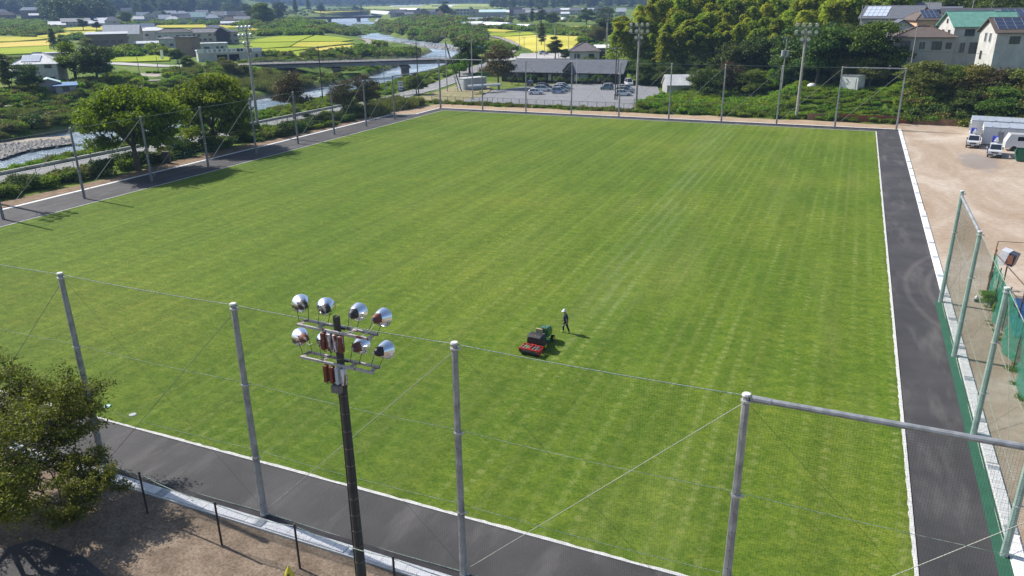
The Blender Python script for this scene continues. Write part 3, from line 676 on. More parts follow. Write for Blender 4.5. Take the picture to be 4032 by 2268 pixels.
def rope(parent, a, b, r, sag, m, name='rope', n=10):
    a = Vector(a); b = Vector(b); mb = MB(); pts = [a.lerp(b, i/n)-Vector((0, 0, sag*4*(i/n)*(1-i/n))) for i in range(n+1)]
    mb.path(pts, r, 5); return mb.build(name, m, parent)
def net_fence(label, pts, hs, m, cell, r, bars, wire_sides, detail, off, rope_r=0.014, near=False):
    root = empty('net_fence', (0, 0, 0), 0, label, 'net fence')
    for (x, y), h in zip(pts, hs): post(root, x, y, h, m, detail)
    me_ = None
    for i in range(len(pts)-1):
        a = Vector(pts[i]); b = Vector(pts[i+1]); t = (b-a).normalized(); n = Vector((-t.y, t.x))*off; hh = min(hs[i], hs[i+1])-0.08
        a3 = a+n; b3 = b+n
        netting(root, a3, b3, hh, cell, r)
        levels = (hh, hh*0.655, hh*0.33, 0.08) if near else (hh, hh*0.5)
        for k, z in enumerate(levels):
            if k == 0 and i in bars: continue
            rope(root, (a3.x, a3.y, z), (b3.x, b3.y, z), rope_r*(1.3 if k in (0, 3) else 0.7), 0.06 if k == 0 else 0.10, ropem, 'rope', 12 if near else 4)
        if i in bars:
            mb = MB(); z = hh-0.02; mb.tube((a.x+t.x*.18, a.y+t.y*.18, z), (b.x-t.x*.18, b.y-t.y*.18, z), 0.10, 0.10, 10)
            mb.tube((a.x+t.x*.15, a.y+t.y*.15, z), (a.x+t.x*.75, a.y+t.y*.75, z), 0.115, 0.115, 10); mb.tube((b.x-t.x*.75, b.y-t.y*.75, z), (b.x-t.x*.15, b.y-t.y*.15, z), 0.115, 0.115, 10)
            mb.build('crossbar', steel, root)
        A, B = (a, b) if wire_sides == 1 else (b, a); hA, hB = (hs[i], hs[i+1]) if wire_sides == 1 else (hs[i+1], hs[i])
        mm_ = n*1.3
        mb = MB(); mb.tube((A.x+mm_.x, A.y+mm_.y, 0.15), (B.x+mm_.x, B.y+mm_.y, hB-0.3), 0.013 if near else 0.024, n=5); mb.build('stay_wire', wirem, root)
        mb = MB(); mb.tube((B.x+mm_.x, B.y+mm_.y, 0.15), (A.x+mm_.x, A.y+mm_.y, hA-0.3), 0.006 if near else 0.009, n=4); mb.build('stay_wire', darkw, root)
    return root
SN = 10.2717; NX0 = -32.5791
npts = [(NX0+SN*i, 22.35) for i in range(-2, 5)]
net_fence('tall net fence along the near side of the field with four steel posts in view', npts, [10.45]*7, steel, 0.085, 0.0019, (5,), 1, True, 0.10, near=True)
rp = [(8.445, 63.51-10.4424*i) for i in range(0, 4)]
net_fence('green tinted net fence along the right path with slender pale green posts', rp, [8.75, 8.5, 8.4, 8.4], greensteel, 0.07, 0.0023, (0,), -1, True, 0.10, near=True)
lp = [(-84.795, 63.4766+10.3192*(i-1)) for i in range(-1, 9)]+[(-84.4, 154.6)]
net_fence('net fence along the river side of the field with a row of leaning-stay posts', lp, [8.56]*10+[10.65], steel_dk, 0.2, 0.004, (9,), 1, False, 0.12, 0.012)
fp = [(-84.4+0.1, 154.6)]+[(-84.16+10.2781*i, 154.6) for i in range(1, 10)]
root = net_fence('net fence across the far end of the field with raised crossbars at both ends', [(-84.3, 154.6)]+fp[1:], [10.65]*10, steel, 0.2, 0.004, (0, 8), 1, False, 0.12, 0.012)

# ------------------------------------------------------------------ near floodlight tower
wood = mat('dark_concrete', (0.075, 0.068, 0.062), 0.85, 0.2, 3, bump=0.4, dirt=0.2)
alu = bpy.data.materials.new('spun_aluminium'); N, L, b = nodes_of(alu); MATS['alu'] = alu
b.inputs['Base Color'].default_value = (0.86, 0.87, 0.89, 1); b.inputs['Metallic'].default_value = 1; b.inputs['Roughness'].default_value = 0.17
tc = N.new('ShaderNodeTexCoord'); nn_ = noise(N, L, 5, 3, 0.5, tc.outputs['Object']); rr_ = ramp(N, [(0.3, (0.12,)*3), (0.7, (0.30,)*3)]); L.new(nn_.outputs[0], rr_.inputs[0]); L.new(rr_.outputs[0], b.inputs['Roughness'])
def rusty(name, c, amount):
    m = bpy.data.materials.new(name); N, L, b = nodes_of(m)
    tc = N.new('ShaderNodeTexCoord'); n = noise(N, L, 3.2, 6, 0.7, mapping(N, L, tc.outputs['Object'], (2.4, 2.4, 0.6))); r = ramp(N, [(amount, (0.17, 0.045, 0.026)), (amount+0.04, c)]); L.new(n.outputs[0], r.inputs[0])
    L.new(r.outputs[0], b.inputs['Base Color']); b.inputs['Roughness'].default_value = 0.65; return m
RU = [rusty('rust_a', (0.62, 0.62, 0.64), 0.62), rusty('rust_b', (0.62, 0.63, 0.66), 0.50), rusty('rust_c', (0.62, 0.63, 0.66), 0.53), rusty('rust_d', (0.66, 0.67, 0.70), 0.44), rusty('rust_e', (0.45, 0.50, 0.56), 0.34)]
frame_m = rusty('arm_steel', (0.40, 0.38, 0.37), 0.40); housing = mat('lamp_housing', (0.032, 0.030, 0.032), 0.6, 0.2, 8); hous_r = rusty('lamp_housing_rusty', (0.08, 0.06, 0.055), 0.52)
yoke_m = mat('yoke_iron', (0.09, 0.075, 0.065), 0.6, 0.2, 12); cable = mat('white_cable', (0.62, 0.62, 0.60), 0.6); glassm = mat('lamp_glass', (0.55, 0.58, 0.6), 0.08, 0.02, 1, spec=0.8)
FX, FY, FT = -15.737, 20.5, 11.63
root = empty('floodlight_tower', (FX, FY, 0), 0, 'dark floodlight pole in front of the near net carrying eight polished reflector lamps', 'floodlight tower')
mb = MB(); mb.tube((0, 0, -0.5), (0, 0, FT), 0.21, 0.128, 14); mb.tube((0, 0, FT), (0, 0, FT+0.03), 0.12, 0.09, 14); pole = mb.build('pole', wood, root)
mb = MB()
for i in range(13):
    z = 1.0+i*0.75; r_ = 0.21-0.082*z/FT; mb.tube((0, 0, z), (0, 0, z+0.03), r_+0.006, r_+0.006, 14)
mb.build('steel_band', mat('band_rust', (0.22, 0.17, 0.14), 0.6), pole)
mb = MB(); mb.path([(-0.17, -0.14, 0), (-0.15, -0.13, 4), (-0.13, -0.11, 8.6)], 0.022, 6); mb.path([(0.13, -0.19, 0), (0.11, -0.17, 4), (0.1, -0.14, 8.6)], 0.014, 6); mb.build('cable', housing, pole)
mb = MB()
for i in range(16):
    z = 1.4+i*0.5; r_ = 0.2-0.08*z/FT; sx = 1 if i % 2 else -1; mb.tube((sx*r_*.9, -.05, z), (sx*(r_+.12), -.09, z+.02), 0.011, n=5)
mb.build('climbing_step', yoke_m, pole)
def F8(px, py, dy=0.0): p = PY(1100+px*500/1811, 1100+py*500/1811, FY+dy); return Vector((p.x-FX, p.y-FY, p.z))
def frame(pl, pr, pole_r=0.13):
    a = F8(*pl, -0.2); b = F8(*pr, -0.2); dpt = 0.46; zt = (a.z+b.z)/2; a.z = zt+0.03; b.z = zt-0.03
    fr = MB()
    d = (b-a).normalized(); ang = math.atan2(d.y, d.x)
    for k in (0, 1):
        A = a+Vector((0, dpt*k, 0)); B = b+Vector((0, dpt*k, 0)); c = (A+B)/2; M = (d).to_track_quat('X', 'Z').to_matrix()
        fr.box(c, (( B-A).length, 0.075, 0.085), M=M)
    o = fr.build('lamp_arm', frame_m, root)
    pm = MB()
    for u in (0.03, 0.30, 0.70, 0.97):
        c = a.lerp(b, u)+Vector((0, dpt/2, 0.035)); pm.box(c, (0.17, dpt+0.02, 0.015), ang)
    pm.build('mounting_plate', mat('plate_tan', (0.40, 0.34, 0.29), 0.7, 0.2, 8), o)
    cl = MB(); c = a.lerp(b, 0.5); cl.box((0, -0.17, zt), (0.4, 0.03, 0.07)); cl.box((0, 0.17, zt), (0.4, 0.03, 0.07)); cl.build('clamp', yoke_m, o)
    return o, a, b, zt
uo, ua, ub, uz = frame((255, 655), (1310, 850)); lo_, la, lb, lz = frame((305, 1110), (1340, 1330))
def lamp(center, yaw, pit, rad, plate, hm):
    """reflector lamp: centre of the bowl, direction of its mouth"""
    dirv = Vector((math.sin(yaw)*math.cos(pit), math.cos(yaw)*math.cos(pit), math.sin(pit)))
    q = dirv.to_track_quat('Z', 'Y').to_matrix().to_4x4(); M = Matrix.Translation(center) @ q
    s = rad/0.29
    e = bpy.data.objects.new('lamp', None)
    mb = MB(); mb.lathe([(0.085*s, -0.30*s), (0.14*s, -0.235*s), (0.205*s, -0.13*s), (0.255*s, -0.02*s), (0.285*s, 0.09*s), (0.295*s, 0.115*s), (0.293*s, 0.125*s), (0.275*s, 0.09*s), (0.245*s, -0.02*s), (0.19*s, -0.125*s), (0.12*s, -0.22*s), (0.05*s, -0.26*s)], M, 28)
    dish = mb.build('lamp', alu, root, smooth=True)
    mb = MB(); mb.lathe([(0.0, -0.50*s), (0.045*s, -0.50*s), (0.05*s, -0.43*s), (0.075*s, -0.40*s), (0.125*s, -0.34*s), (0.15*s, -0.26*s), (0.155*s, -0.215*s), (0.12*s, -0.21*s)], M, 18)
    for k in range(4):
        a = k*PI/2+0.5; c = M @ Vector((math.cos(a)*.165*s, math.sin(a)*.165*s, -.225*s)); mb.box(c, (0.04, 0.04, 0.04), yaw)
    mb.build('lamp_housing', hm, dish, smooth=False)
    mb = MB(); mb.lathe([(0.0, -0.545*s), (0.035*s, -0.545*s), (0.035*s, -0.49*s), (0.0, -0.49*s)], M, 10); mb.build('socket', mat('socket_grey', (0.35, 0.34, 0.33), 0.5), dish)
    mb = MB(); mb.lathe([(0.0, 0.085*s), (0.27*s, 0.088*s)], M, 20); mb.build('lens', glassm, dish)
    lat = Vector((math.cos(yaw), -math.sin(yaw), 0)); hub = M @ Vector((0, 0, -0.16*s)); w = 0.175*s
    mb = MB()
    for sgn in (-1, 1):
        top = hub+lat*w*sgn; bot = Vector((plate.x, plate.y, plate.z))+lat*w*0.85*sgn
        mb.path([top, bot+Vector((0, 0, 0.10)), bot*1.0+Vector((0, 0, 0.03)), plate+Vector((0, 0, 0.03))], 0.012, 5)
    mb.build('yoke', yoke_m, dish)
    mb = MB(); bk = M @ Vector((0, 0, -0.5*s)); mb.path([bk, bk+Vector((0.05, -.03, -.14)), plate+Vector((0.05, -0.15, 0.22)), plate+Vector((0.02, -0.1, 0.05))], 0.007, 4); mb.build('cable', cable, dish)
    return dish
ups = [((318, 350), -47, -12, 0.03, 0), ((665, 400), -34, -11, 0.30, 0), ((1112, 475), -8, -14, 0.70, 0), ((1458, 548), 0, -16, 0.97, 1)]
lows = [((318, 825), -54, -14, 0.03, 1), ((655, 880), -34, -12, 0.30, 0), ((1155, 950), -8, -14, 0.70, 1), ((1500, 1012), 6, -14, 0.97, 0)]
for (pp, yw, pt, u, rs), (A, B) in [(q, (ua, ub)) for q in ups]+[(q, (la, lb)) for q in lows]:
    pl = A.lerp(B, u)+Vector((0, 0.27, 0.03)); c = F8(*pp, 0.28)
    lamp(c, R(yw), R(pt), 0.345, pl, hous_r if rs else housing)
# ballast boxes under each arm, junction box below
def ballast(px, py0, py1, rm, dy=-0.26):
    t = F8(px, py0, dy); u = F8(px, py1, dy); h = t.z-u.z
    mb = MB(); mb.box((t.x, t.y, t.z-h/2), (0.125, 0.20, h)); mb.box((t.x, t.y, t.z+0.012), (0.135, 0.21, 0.03)); mb.box((t.x, t.y, u.z-0.01), (0.10, 0.17, 0.03))
    o = mb.build('ballast_box', rm, root); m2 = MB(); m2.path([(t.x, t.y-.04, u.z-.02), (t.x+.05, t.y-.04, u.z-.10), (t.x+.11, t.y, u.z-.03)], 0.013, 5); m2.build('conduit', housing, o)
for k, (x, y0, y1) in enumerate(((622, 770, 985), (705, 785, 1000), (790, 800, 1015), (872, 822, 1035))): ballast(x, y0, y1, (RU[0], RU[1], RU[1], RU[2])[k])
for k, (x, y0, y1) in enumerate(((660, 1235, 1445), (745, 1255, 1460), (828, 1270, 1475), (915, 1290, 1495))): ballast(x, y0, y1, (RU[0], RU[0], RU[4], RU[3])[k])
t = F8(822, 1560, -0.26); mb = MB(); mb.box((t.x, t.y, t.z), (0.36, 0.2, 0.30)); mb.box((t.x-0.02, t.y-0.105, t.z), (0.32, 0.02, 0.27)); mb.build('junction_box', mat('jbox', (0.20, 0.185, 0.175), 0.6, 0.15, 4), root)
mb = MB()
for (pp, qq) in (((560, 640), (440, 830)), ((310, 590), (400, 690)), ((1360, 640), (1180, 805)), ((880, 760), (780, 860)), ((1130, 690), (870, 760)), ((640, 1100), (700, 1200)), ((380, 900), (470, 915))):
    a = F8(*pp, -.2); c = F8(*qq, -.25); mb.path([a, a.lerp(c, .5)+Vector((0, 0, -.07)), c], 0.008, 4)
mb.build('cable', cable, root)

# ------------------------------------------------------------------ other floodlight towers
conc_pole = mat('concrete_pole', (0.42, 0.40, 0.37), 0.85, 0.12, 1.2, bump=0.2, dirt=0.25); lampw = mat('lamp_shell_pale', (0.66, 0.70, 0.68), 0.3, 0.08, 4, metal=0.2)
def flood(x, y, h, label, face, rows=(4, 4, 2), z0=0.0):
    root = empty('floodlight_tower', (x, y, z0), 0, label, 'floodlight tower', 'floodlight towers round the field')
    mb = MB(); mb.tube((0, 0, -.5), (0, 0, h), 0.30, 0.17, 12); mb.build('pole', conc_pole, root)
    u = Vector((math.cos(face), math.sin(face), 0)); f = Vector((math.sin(face), -math.cos(face), 0))
    arm = MB(); dz = 0.2
    for r_, n in enumerate(rows):
        z = h-0.25-r_*1.3; wd = (n-1)*1.25+0.4; M = u.to_track_quat('X', 'Z').to_matrix()
        for k in (-0.28, 0.28): arm.box(f*k+Vector((0, 0, z)), (wd, 0.09, 0.12), M=M)
        for i in range(n):
            c = u*((i-(n-1)/2)*1.2)+f*0.3+Vector((0, 0, z+0.55)); dv = (f*0.8+u*0.12*(i-(n-1)/2)+Vector((0, 0, -0.5))).normalized()
            Mx = Matrix.Translation(c) @ dv.to_track_quat('Z', 'Y').to_matrix().to_4x4(); mb = MB()
            mb.lathe([(0.0, -0.42), (0.12, -0.40), (0.26, -0.2), (0.37, 0.12), (0.345, 0.1), (0.0, 0.02)], Mx, 12); lo = mb.build('lamp', lampw, root, smooth=True)
            mb = MB(); mb.tube(c+u*.3, u*((i-(n-1)/2)*1.2)+u*.2+Vector((0, 0, z)), .03, n=4); mb.tube(c-u*.3, u*((i-(n-1)/2)*1.2)-u*.2+Vector((0, 0, z)), .03, n=4); mb.build('yoke', steel_dk, lo)
    arm.tube(u*1.4+Vector((0, 0, h-3.0)), Vector((0, 0, h-4.6)), 0.035, n=5); arm.tube(-u*1.4+Vector((0, 0, h-3.0)), Vector((0, 0, h-4.6)), 0.035, n=5)
    arm.build('lamp_arm', steel_dk, root)
    mb = MB()
    for i in range(4): mb.box(f*-.22+u*(-.4+.27*i)+Vector((0, 0, h-3.5)), (0.18, 0.2, 0.7), face)
    mb.build('ballast_box', mat('ballast_grey', (0.35, 0.34, 0.33), 0.6, 0.2), root)
    return root
flood(-42.97, 168.0, 17.2, 'pale concrete floodlight pole standing beside the car park fence', R(0))
flood(-9.3, 163.3, 17.3, 'tall floodlight pole in front of the dark trees right of the grove', R(-3))
flood(-97.0, 109.3, 18.2, 'floodlight pole rising behind the second broad tree by the river', R(-80))
flood(-99.0, 58.6, 18.0, 'floodlight pole left of the first net post beside the river path', R(-80))

# ------------------------------------------------------------------ low rusty fence outside the near kerb
rust_post = mat('rust_post', (0.055, 0.030, 0.026), 0.75, 0.25, 6, bump=0.3)
root = empty('low_net_fence', (-20, 20.0, 0), 0, 'low sagging net on rusty brown posts along the near kerb', 'net fence')
fx = []
for (tx, ty) in ((548, 1863), (845, 1980), (1159, 2067), (1547, 2194)):
    p = P(tx, ty, 2.15); fx.append((p.x+20, p.y-20.0))
fx = [(fx[0][0]-3.9*k, fx[0][1]) for k in (2, 1)]+fx+[(fx[-1][0]+4.2, fx[-1][1])]
for i, (x, y) in enumerate(fx):
    mb = MB(); mb.tube((0, 0, -.2), (0, 0, 2.15), 0.045, 0.045, 8); mb.tube((0, 0, 2.14), (0, 0, 2.2), 0.055, 0.05, 8); q = mb.build('post', rust_post, root); q.location = (x, y, 0)
for a, b_ in zip(fx[:-1], fx[1:]):
    rope(root, (a[0], a[1], 2.1), (b_[0], b_[1], 2.1), 0.016, 0.16, ropem)
    netting(root, (a[0], a[1]-.03), (b_[0], b_[1]-.03), 1.95, 0.085, 0.0016, 0.1)
# yellow bag on the third post
p = P(1140, 2262, 0.7); root = empty('hanging_bag', p, 0.2, 'yellow bag with dark letters tied to a rusty post at the bottom edge', 'bag')
mb = MB(); mb.lathe([(0.02, 0.42), (0.05, 0.36), (0.13, 0.2), (0.21, 0.0), (0.23, -.2), (0.16, -.36), (0, -.4)], Matrix.Diagonal((1, .55, 1, 1)), 14); mb.build('bag', mat('yellow_bag', (0.75, 0.66, 0.06), 0.45, 0.12, 5), root, smooth=True)
def text(parent, s, size, loc, rot, m, name='lettering', extr=0.004, align='CENTER'):
    c = bpy.data.curves.new(name, 'FONT'); c.body = s; c.size = size; c.extrude = extr; c.offset = .03*size; c.align_x = align; c.align_y = 'CENTER'
    o = bpy.data.objects.new(name, c); col.objects.link(o); o.parent = parent; o.location = loc; o.rotation_euler = rot; c.materials.append(m)
    bpy.context.view_layer.update(); me = bpy.data.meshes.new_from_object(o); q = bpy.data.objects.new(name, me); col.objects.link(q); q.parent = parent; q.location = loc; q.rotation_euler = rot; bpy.data.objects.remove(o); return q
black = mat('black_paint', (0.02, 0.02, 0.022), 0.5, 0.05)
text(root, 'GR', 0.17, (0.03, -0.135, 0.02), (R(80), R(-80), 0.0), black)
# ------------------------------------------------------------------ parking lot, roads, bridge
grey_asph = mat('lot_asphalt', (0.235, 0.235, 0.245), 0.9, 0.08, 0.3, c2=(0.185, 0.185, 0.195), world_space=True, bump=0.2)
road_m = mat('road_asphalt', (0.27, 0.265, 0.265), 0.9, 0.08, 0.25, c2=(0.21, 0.205, 0.205), world_space=True)
road_w = mat('road_pale', (0.42, 0.40, 0.38), 0.9, 0.08, 0.25, c2=(0.34, 0.325, 0.31), world_space=True); paint = mat('road_paint', (0.74, 0.74, 0.72), 0.7, 0.1, 2, world_space=True)
track = mat('track_gravel', (0.32, 0.28, 0.24), 0.95, 0.12, 0.6, world_space=True)
UX = Vector((math.cos(CYAW), math.sin(CYAW))); UY = Vector((-math.sin(CYAW), math.cos(CYAW)))
lot = [(-85.5, 165.6), (-43.5, 165.6), (-44.0, 196), (-49, 214), (-60.5, 216), (-66.9, 214), (-80, 209), (-88, 190), (-84.5, 176)]
mbv = MB(); zs_ = [Hs(*p)+0.25 for p in lot]; mbv.prism(lot, -0.3, [max(z, 0.15) for z in zs_]); tag(mbv.build('parking_lot', grey_asph), 'grey asphalt car park behind the far net', kind='structure')
KEEP.append(lot)
sheet('rough_ground', [(-99.5, 164.5), (-86, 164.5), (-84.8, 176), (-88.4, 190), (-93, 200), (-104, 200), (-100.5, 180)], 0.16, mat('rough_earth', (.34, .27, .15), .95, .25, .5, c2=(.16, .17, .06), world_space=True, bump=.5), 'dry rough ground between the river road and the car park')
# river road
rr = [(-104.2, 10), (-104.2, 66), (-103.6, 110), (-103.4, 150), (-104.3, 165), (-107.5, 190), (-112, 215), (-117, 240), (-121, 262), (-126, 290)]
drape('river_road', rr, 6.2, road_m, 'narrow grey road running along the river', 0.10, 4); KEEP.append([(p[0]-4, p[1]) for p in rr]+[(p[0]+4, p[1]) for p in rr[::-1]])
def line_along(pts, off, w, label, dash=None, up=0.13):
    mb = MB(); ps = []
    for a, b in zip(pts[:-1], pts[1:]):
        a = Vector(a[:2]); b = Vector(b[:2]); n = max(1, int((b-a).length/2)); ps += [a.lerp(b, i/n) for i in range(n)]
    for i, (p, q) in enumerate(zip(ps[:-1], ps[1:])):
        if dash and (i % dash[1]) >= dash[0]: continue
        t = (q-p).normalized(); n = Vector((-t.y, t.x)); p2 = p+n*off; q2 = q+n*off; z = max(Hs(*p2), Hs(*q2))+up+0.02
        mb.add([(p2.x-n.x*w/2, p2.y-n.y*w/2, z), (q2.x-n.x*w/2, q2.y-n.y*w/2, z), (q2.x+n.x*w/2, q2.y+n.y*w/2, z), (p2.x+n.x*w/2, p2.y+n.y*w/2, z)], [(0, 1, 2, 3)])
    return tag(mb.build('road_marking', paint), label, kind='structure')
line_along(rr, 2.8, 0.22, 'white edge line on the river side of the road'); line_along(rr, -2.8, 0.22, 'white edge line on the field side of the river road')
line_along(rr[3:], 0.1, 0.3, 'dashed white centre line of the river road', (2, 5), 0.14)
# white guard wall between road and river
mb = MB()
for a, b in zip(rr[:3], rr[1:4]):
    a = Vector(a)-Vector((4.0, 0)); b = Vector(b)-Vector((4.0, 0)); c = (a+b)/2; mb.box((c.x, c.y, 0.15), ((b-a).length, 0.3, 0.75), math.atan2((b-a).y, (b-a).x))
tag(mb.build('river_wall', mat('wall_white', (0.55, 0.54, 0.51), 0.85, 0.1, 1, world_space=True, dirt=.3)), 'low pale concrete wall along the river road', 'wall')
# stop word panel and markings on the river road near the shed
mb = MB()
for (u, v, du, dv) in ((0, 0, 3.6, .25), (0, 5, 3.6, .25), (-1.7, 2.5, .25, 5), (1.7, 2.5, .25, 5), (0, 1.4, 2.2, .3), (0, 2.6, 2.2, .3), (0, 3.8, 2.2, .3), (.5, 2.5, .3, 3)):
    p = P(1694, 354, 0.15); mb.box((p.x+0.3*(v-2)-.4+u*.95, p.y+v*.95-2+u*-.25-.3, 0.17), (du, dv, 0.012), R(-14))
tag(mb.build('road_marking', paint), 'white box of painted characters on the road beside the grey shed', kind='structure')

# bridge over the river
ZD = 1.6
A = P(985, 254, ZD); B = P(1770, 232, ZD); bd = (B-A).normalized(); bn_ = Vector((-bd.y, bd.x, 0)); ang = math.atan2(bd.y, bd.x); BL = (B-A).length
gird = mat('girder_grey', (0.26, 0.26, 0.27), 0.8, 0.15, 0.8, dirt=.3); girdk = mat('girder_brown', (0.085, 0.075, 0.07), 0.8, 0.15, 0.8); pierm = mat('pier_concrete', (0.22, 0.19, 0.165), 0.9, 0.2, 0.8, dirt=.4, bump=.3); railm = mat('bridge_rail', (0.30, 0.28, 0.26), 0.7, 0.1)
root = empty('road_bridge', (A.x, A.y, ZD), ang, 'long low road bridge on brown piers crossing the river', 'bridge')
WB = 9.0
mb = MB(); mb.box((BL/2, WB/2, -0.12), (BL, WB, 0.24)); mb.build('deck', road_w, root)
mb = MB()
for k in (0.6, WB/3+.2, WB*2/3-.2, WB-.6): mb.box((BL/2, k, -1.05), (BL-1, 0.45, 1.3))
mb.build('girder', gird, root)
mb = MB(); mb.box((BL/2, -0.06, -0.32), (BL, 0.16, 0.4)); mb.box((BL/2, WB+.06, -0.32), (BL, 0.16, 0.4)); mb.build('fascia', girdk, root)
for y in (0.05, WB-0.05):
    mb = MB()
    for z in (0.45, 0.95): mb.box((BL/2, y, z), (BL, 0.07, 0.08))
    n = int(BL/2)
    for i in range(n+1): mb.box((i*BL/n, y, 0.5), (0.09, 0.09, 1.0))
    mb.build('railing', railm, root)
mb = MB(); mb.box((BL/2, 1.9, 0.13), (BL, 0.25, 0.22)); mb.box((BL/2, 0.95, 0.03), (BL, 1.7, 0.06)); mb.build('kerb', mat('pale_pave', (0.44, 0.40, 0.38), 0.9, .1, 1), root)
mb = MB(); mb.box((BL/2, 5.2, 0.012), (BL, 0.14, 0.01)); mb.build('centre_line', paint, root)
for px, py in ((1330, 303), (1603, 322)):
    r_ = ray(px, py); a2 = Vector((A.x, A.y)); d2 = Vector((bd.x, bd.y)); 
    # where the sight line crosses the bridge line in plan
    k = (a2.x*d2.y-a2.y*d2.x)/(r_.x*d2.y-r_.y*d2.x); hit = Vector((r_.x*k, r_.y*k)); s = (hit-a2).dot(d2)
    mb = MB(); mb.box((s, WB/2, -1.7-1.0), (3.6, WB-1.5, 0.9)); mb.box((s, WB/2, -1.7-4.5), (2.6, WB-3, 6.6)); mb.build('pier', pierm, root)
mb = MB(); mb.box((-1.2, WB/2, -1.7), (3, WB+1, 3.2)); mb.box((BL+1.2, WB/2, -1.7), (3, WB+1, 3.2)); mb.build('abutment', pierm, root)
bl = [(A-bd*60+bn_*WB/2), (A+bn_*WB/2)]
# road beyond both ends
KEEP.append([tuple((A-bd*4-bn_*7)[:2]), tuple((B+bd*4-bn_*7)[:2]), tuple((B+bd*4+bn_*14)[:2]), tuple((A-bd*4+bn_*14)[:2])])
L0 = A+bn_*4.5; R0 = B+bn_*4.5
drape('main_road', [(L0-bd*0.1)[:2], T(880, 262)[:2], T(640, 262)[:2], T(430, 250)[:2], T(200, 240)[:2]], 8.0, road_w, 'pale main road running left from the bridge', 0.25, 6)
drape('main_road', [(R0+bd*0.1)[:2], T(1950, 240)[:2], T(2090, 226)[:2], T(2260, 205)[:2], T(2400, 195)[:2]], 12.0, road_w, 'wide pale main road passing behind the long building', 0.3, 6)
KEEP.append([tuple((L0+bn_*6)[:2]), tuple((L0-bn_*6)[:2]), T(200, 248)[:2], T(200, 232)[:2]])
cr = [P(2018, 262, 1.6), P(2240, 262, 1.6), P(2290, 206, 1.6), P(2050, 214, 1.6)]
mb = MB(); mb.prism([tuple(p[:2]) for p in cr], 1.0, 1.95); tag(mb.build('junction', road_w), 'pale road junction with zebra markings left of the purple roofed house', kind='structure')
KEEP.append([tuple(p[:2]) for p in cr])
mb = MB()
for i in range(13):
    p = P(2030+i*14, 229-i*0.6, 1.95); mb.box((p.x, p.y, 1.965), (0.6, 4.5, 0.012), R(-20))
for i in range(9):
    p = P(2040+i*16, 252-i*3.2, 1.95); mb.box((p.x, p.y, 1.965), (0.5, 3.5, 0.012), R(-60))
for (a, b_) in (((2025, 240), (2200, 232)), ((2030, 262), (2230, 222)), ((2060, 262), (2238, 228))):
    p = P(*a, 1.95); q = P(*b_, 1.95); c = (p+q)/2; mb.box((c.x, c.y, 1.97), ((q-p).length, 0.3, 0.012), math.atan2((q-p).y, (q-p).x))
tag(mb.build('road_marking', paint), 'white zebra stripes and lane lines on the junction', kind='structure')
drape('side_road', [T(1985, 228)[:2], T(2010, 205)[:2], T(2035, 185)[:2], T(2022, 170)[:2], T(1985, 155)[:2], T(1930, 143)[:2]], 4.6, track, 'grey lane curving up beside the golden paddy', 0.3, 5)
drape('farm_track', [T(1405, 191)[:2], T(1440, 183)[:2], T(1458, 172)[:2], T(1456, 164)[:2], T(1440, 158)[:2], T(1425, 155)[:2]], 4.5, track, 'pale farm track curving round the end of the paddies', 0.4, 5)
drape('farm_track', [T(1240, 222)[:2], T(1300, 212)[:2], T(1405, 191)[:2]], 3.0, track, 'pale farm track below the golden paddy', 0.4, 5)
drape('farm_track', [T(1270, 62+40)[:2], T(1480, 90)[:2], T(1488, 75)[:2]], 4.0, road_w, 'pale ramp beside the far bridge', 0.6, 8)
drape('farm_track', [T(0, 428)[:2], T(130, 412)[:2], T(260, 392)[:2]], 2.6, track, 'dry dirt track on the far river bank', 0.15, 3)
drape('farm_track', [T(545, 352)[:2], T(600, 340)[:2], T(680, 325)[:2]], 2.4, track, 'dry dirt track behind the broad trees', 0.15, 3)
drape('farm_track', [T(0, 172)[:2], T(200, 172)[:2], T(420, 168)[:2]], 3.0, track, 'straight farm lane between the golden paddies', 0.3, 6)
mb = MB(); pl = [T(520, 290), T(650, 292), T(640, 318), T(570, 322), T(545, 305)]; mb.prism([tuple(p[:2]) for p in pl], -0.5, [p.z+0.2 for p in pl]); tag(mb.build('gravel_yard', mat('gravel_yard_m', (0.36, 0.31, 0.27), .95, .1, .5, world_space=True)), 'dusty yard beside the main road', kind='structure'); KEEP.append([tuple(p[:2]) for p in pl])
# rocky bank on the far side of the river
def rocks(name, poly, n, r0, r1, label, z=None):
    V = []; F = []; k = 0; g = np.random.RandomState(5)
    ico = [(0, 0, 1), (.9, 0, .3), (.28, .85, .3), (-.72, .53, .3), (-.72, -.53, .3), (.28, -.85, .3), (0, 0, -.4)]
    fs = [(0, 1, 2), (0, 2, 3), (0, 3, 4), (0, 4, 5), (0, 5, 1), (6, 2, 1), (6, 3, 2), (6, 4, 3), (6, 5, 4), (6, 1, 5)]
    for (x, y, zz, s, _) in fill(poly, n, (r0, r1), False, -9):
        a = rnd.uniform(0, 6.28); sx, sy, sz = s*rnd.uniform(.7, 1.4), s*rnd.uniform(.7, 1.3), s*rnd.uniform(.4, .9)
        for v in ico: V.append((x+(v[0]*math.cos(a)-v[1]*math.sin(a))*sx, y+(v[0]*math.sin(a)+v[1]*math.cos(a))*sy, max(zz, -5.05 if z is None else z)+v[2]*sz))
        F += [tuple(i+k for i in f) for f in fs]; k += 7
    me = bpy.data.meshes.new(name); me.from_pydata(V, [], F); me.materials.append(mat('river_stone', (0.40, 0.37, 0.33), .9, .18, .7, world_space=True)); o = bpy.data.objects.new(name, me); col.objects.link(o); return tag(o, label, kind='stuff')
bankp = [tuple(P(px, py, -4.6)[:2]) for px, py in ((-10, 560), (120, 545), (275, 535), (280, 560), (200, 572), (90, 590), (-10, 622))]
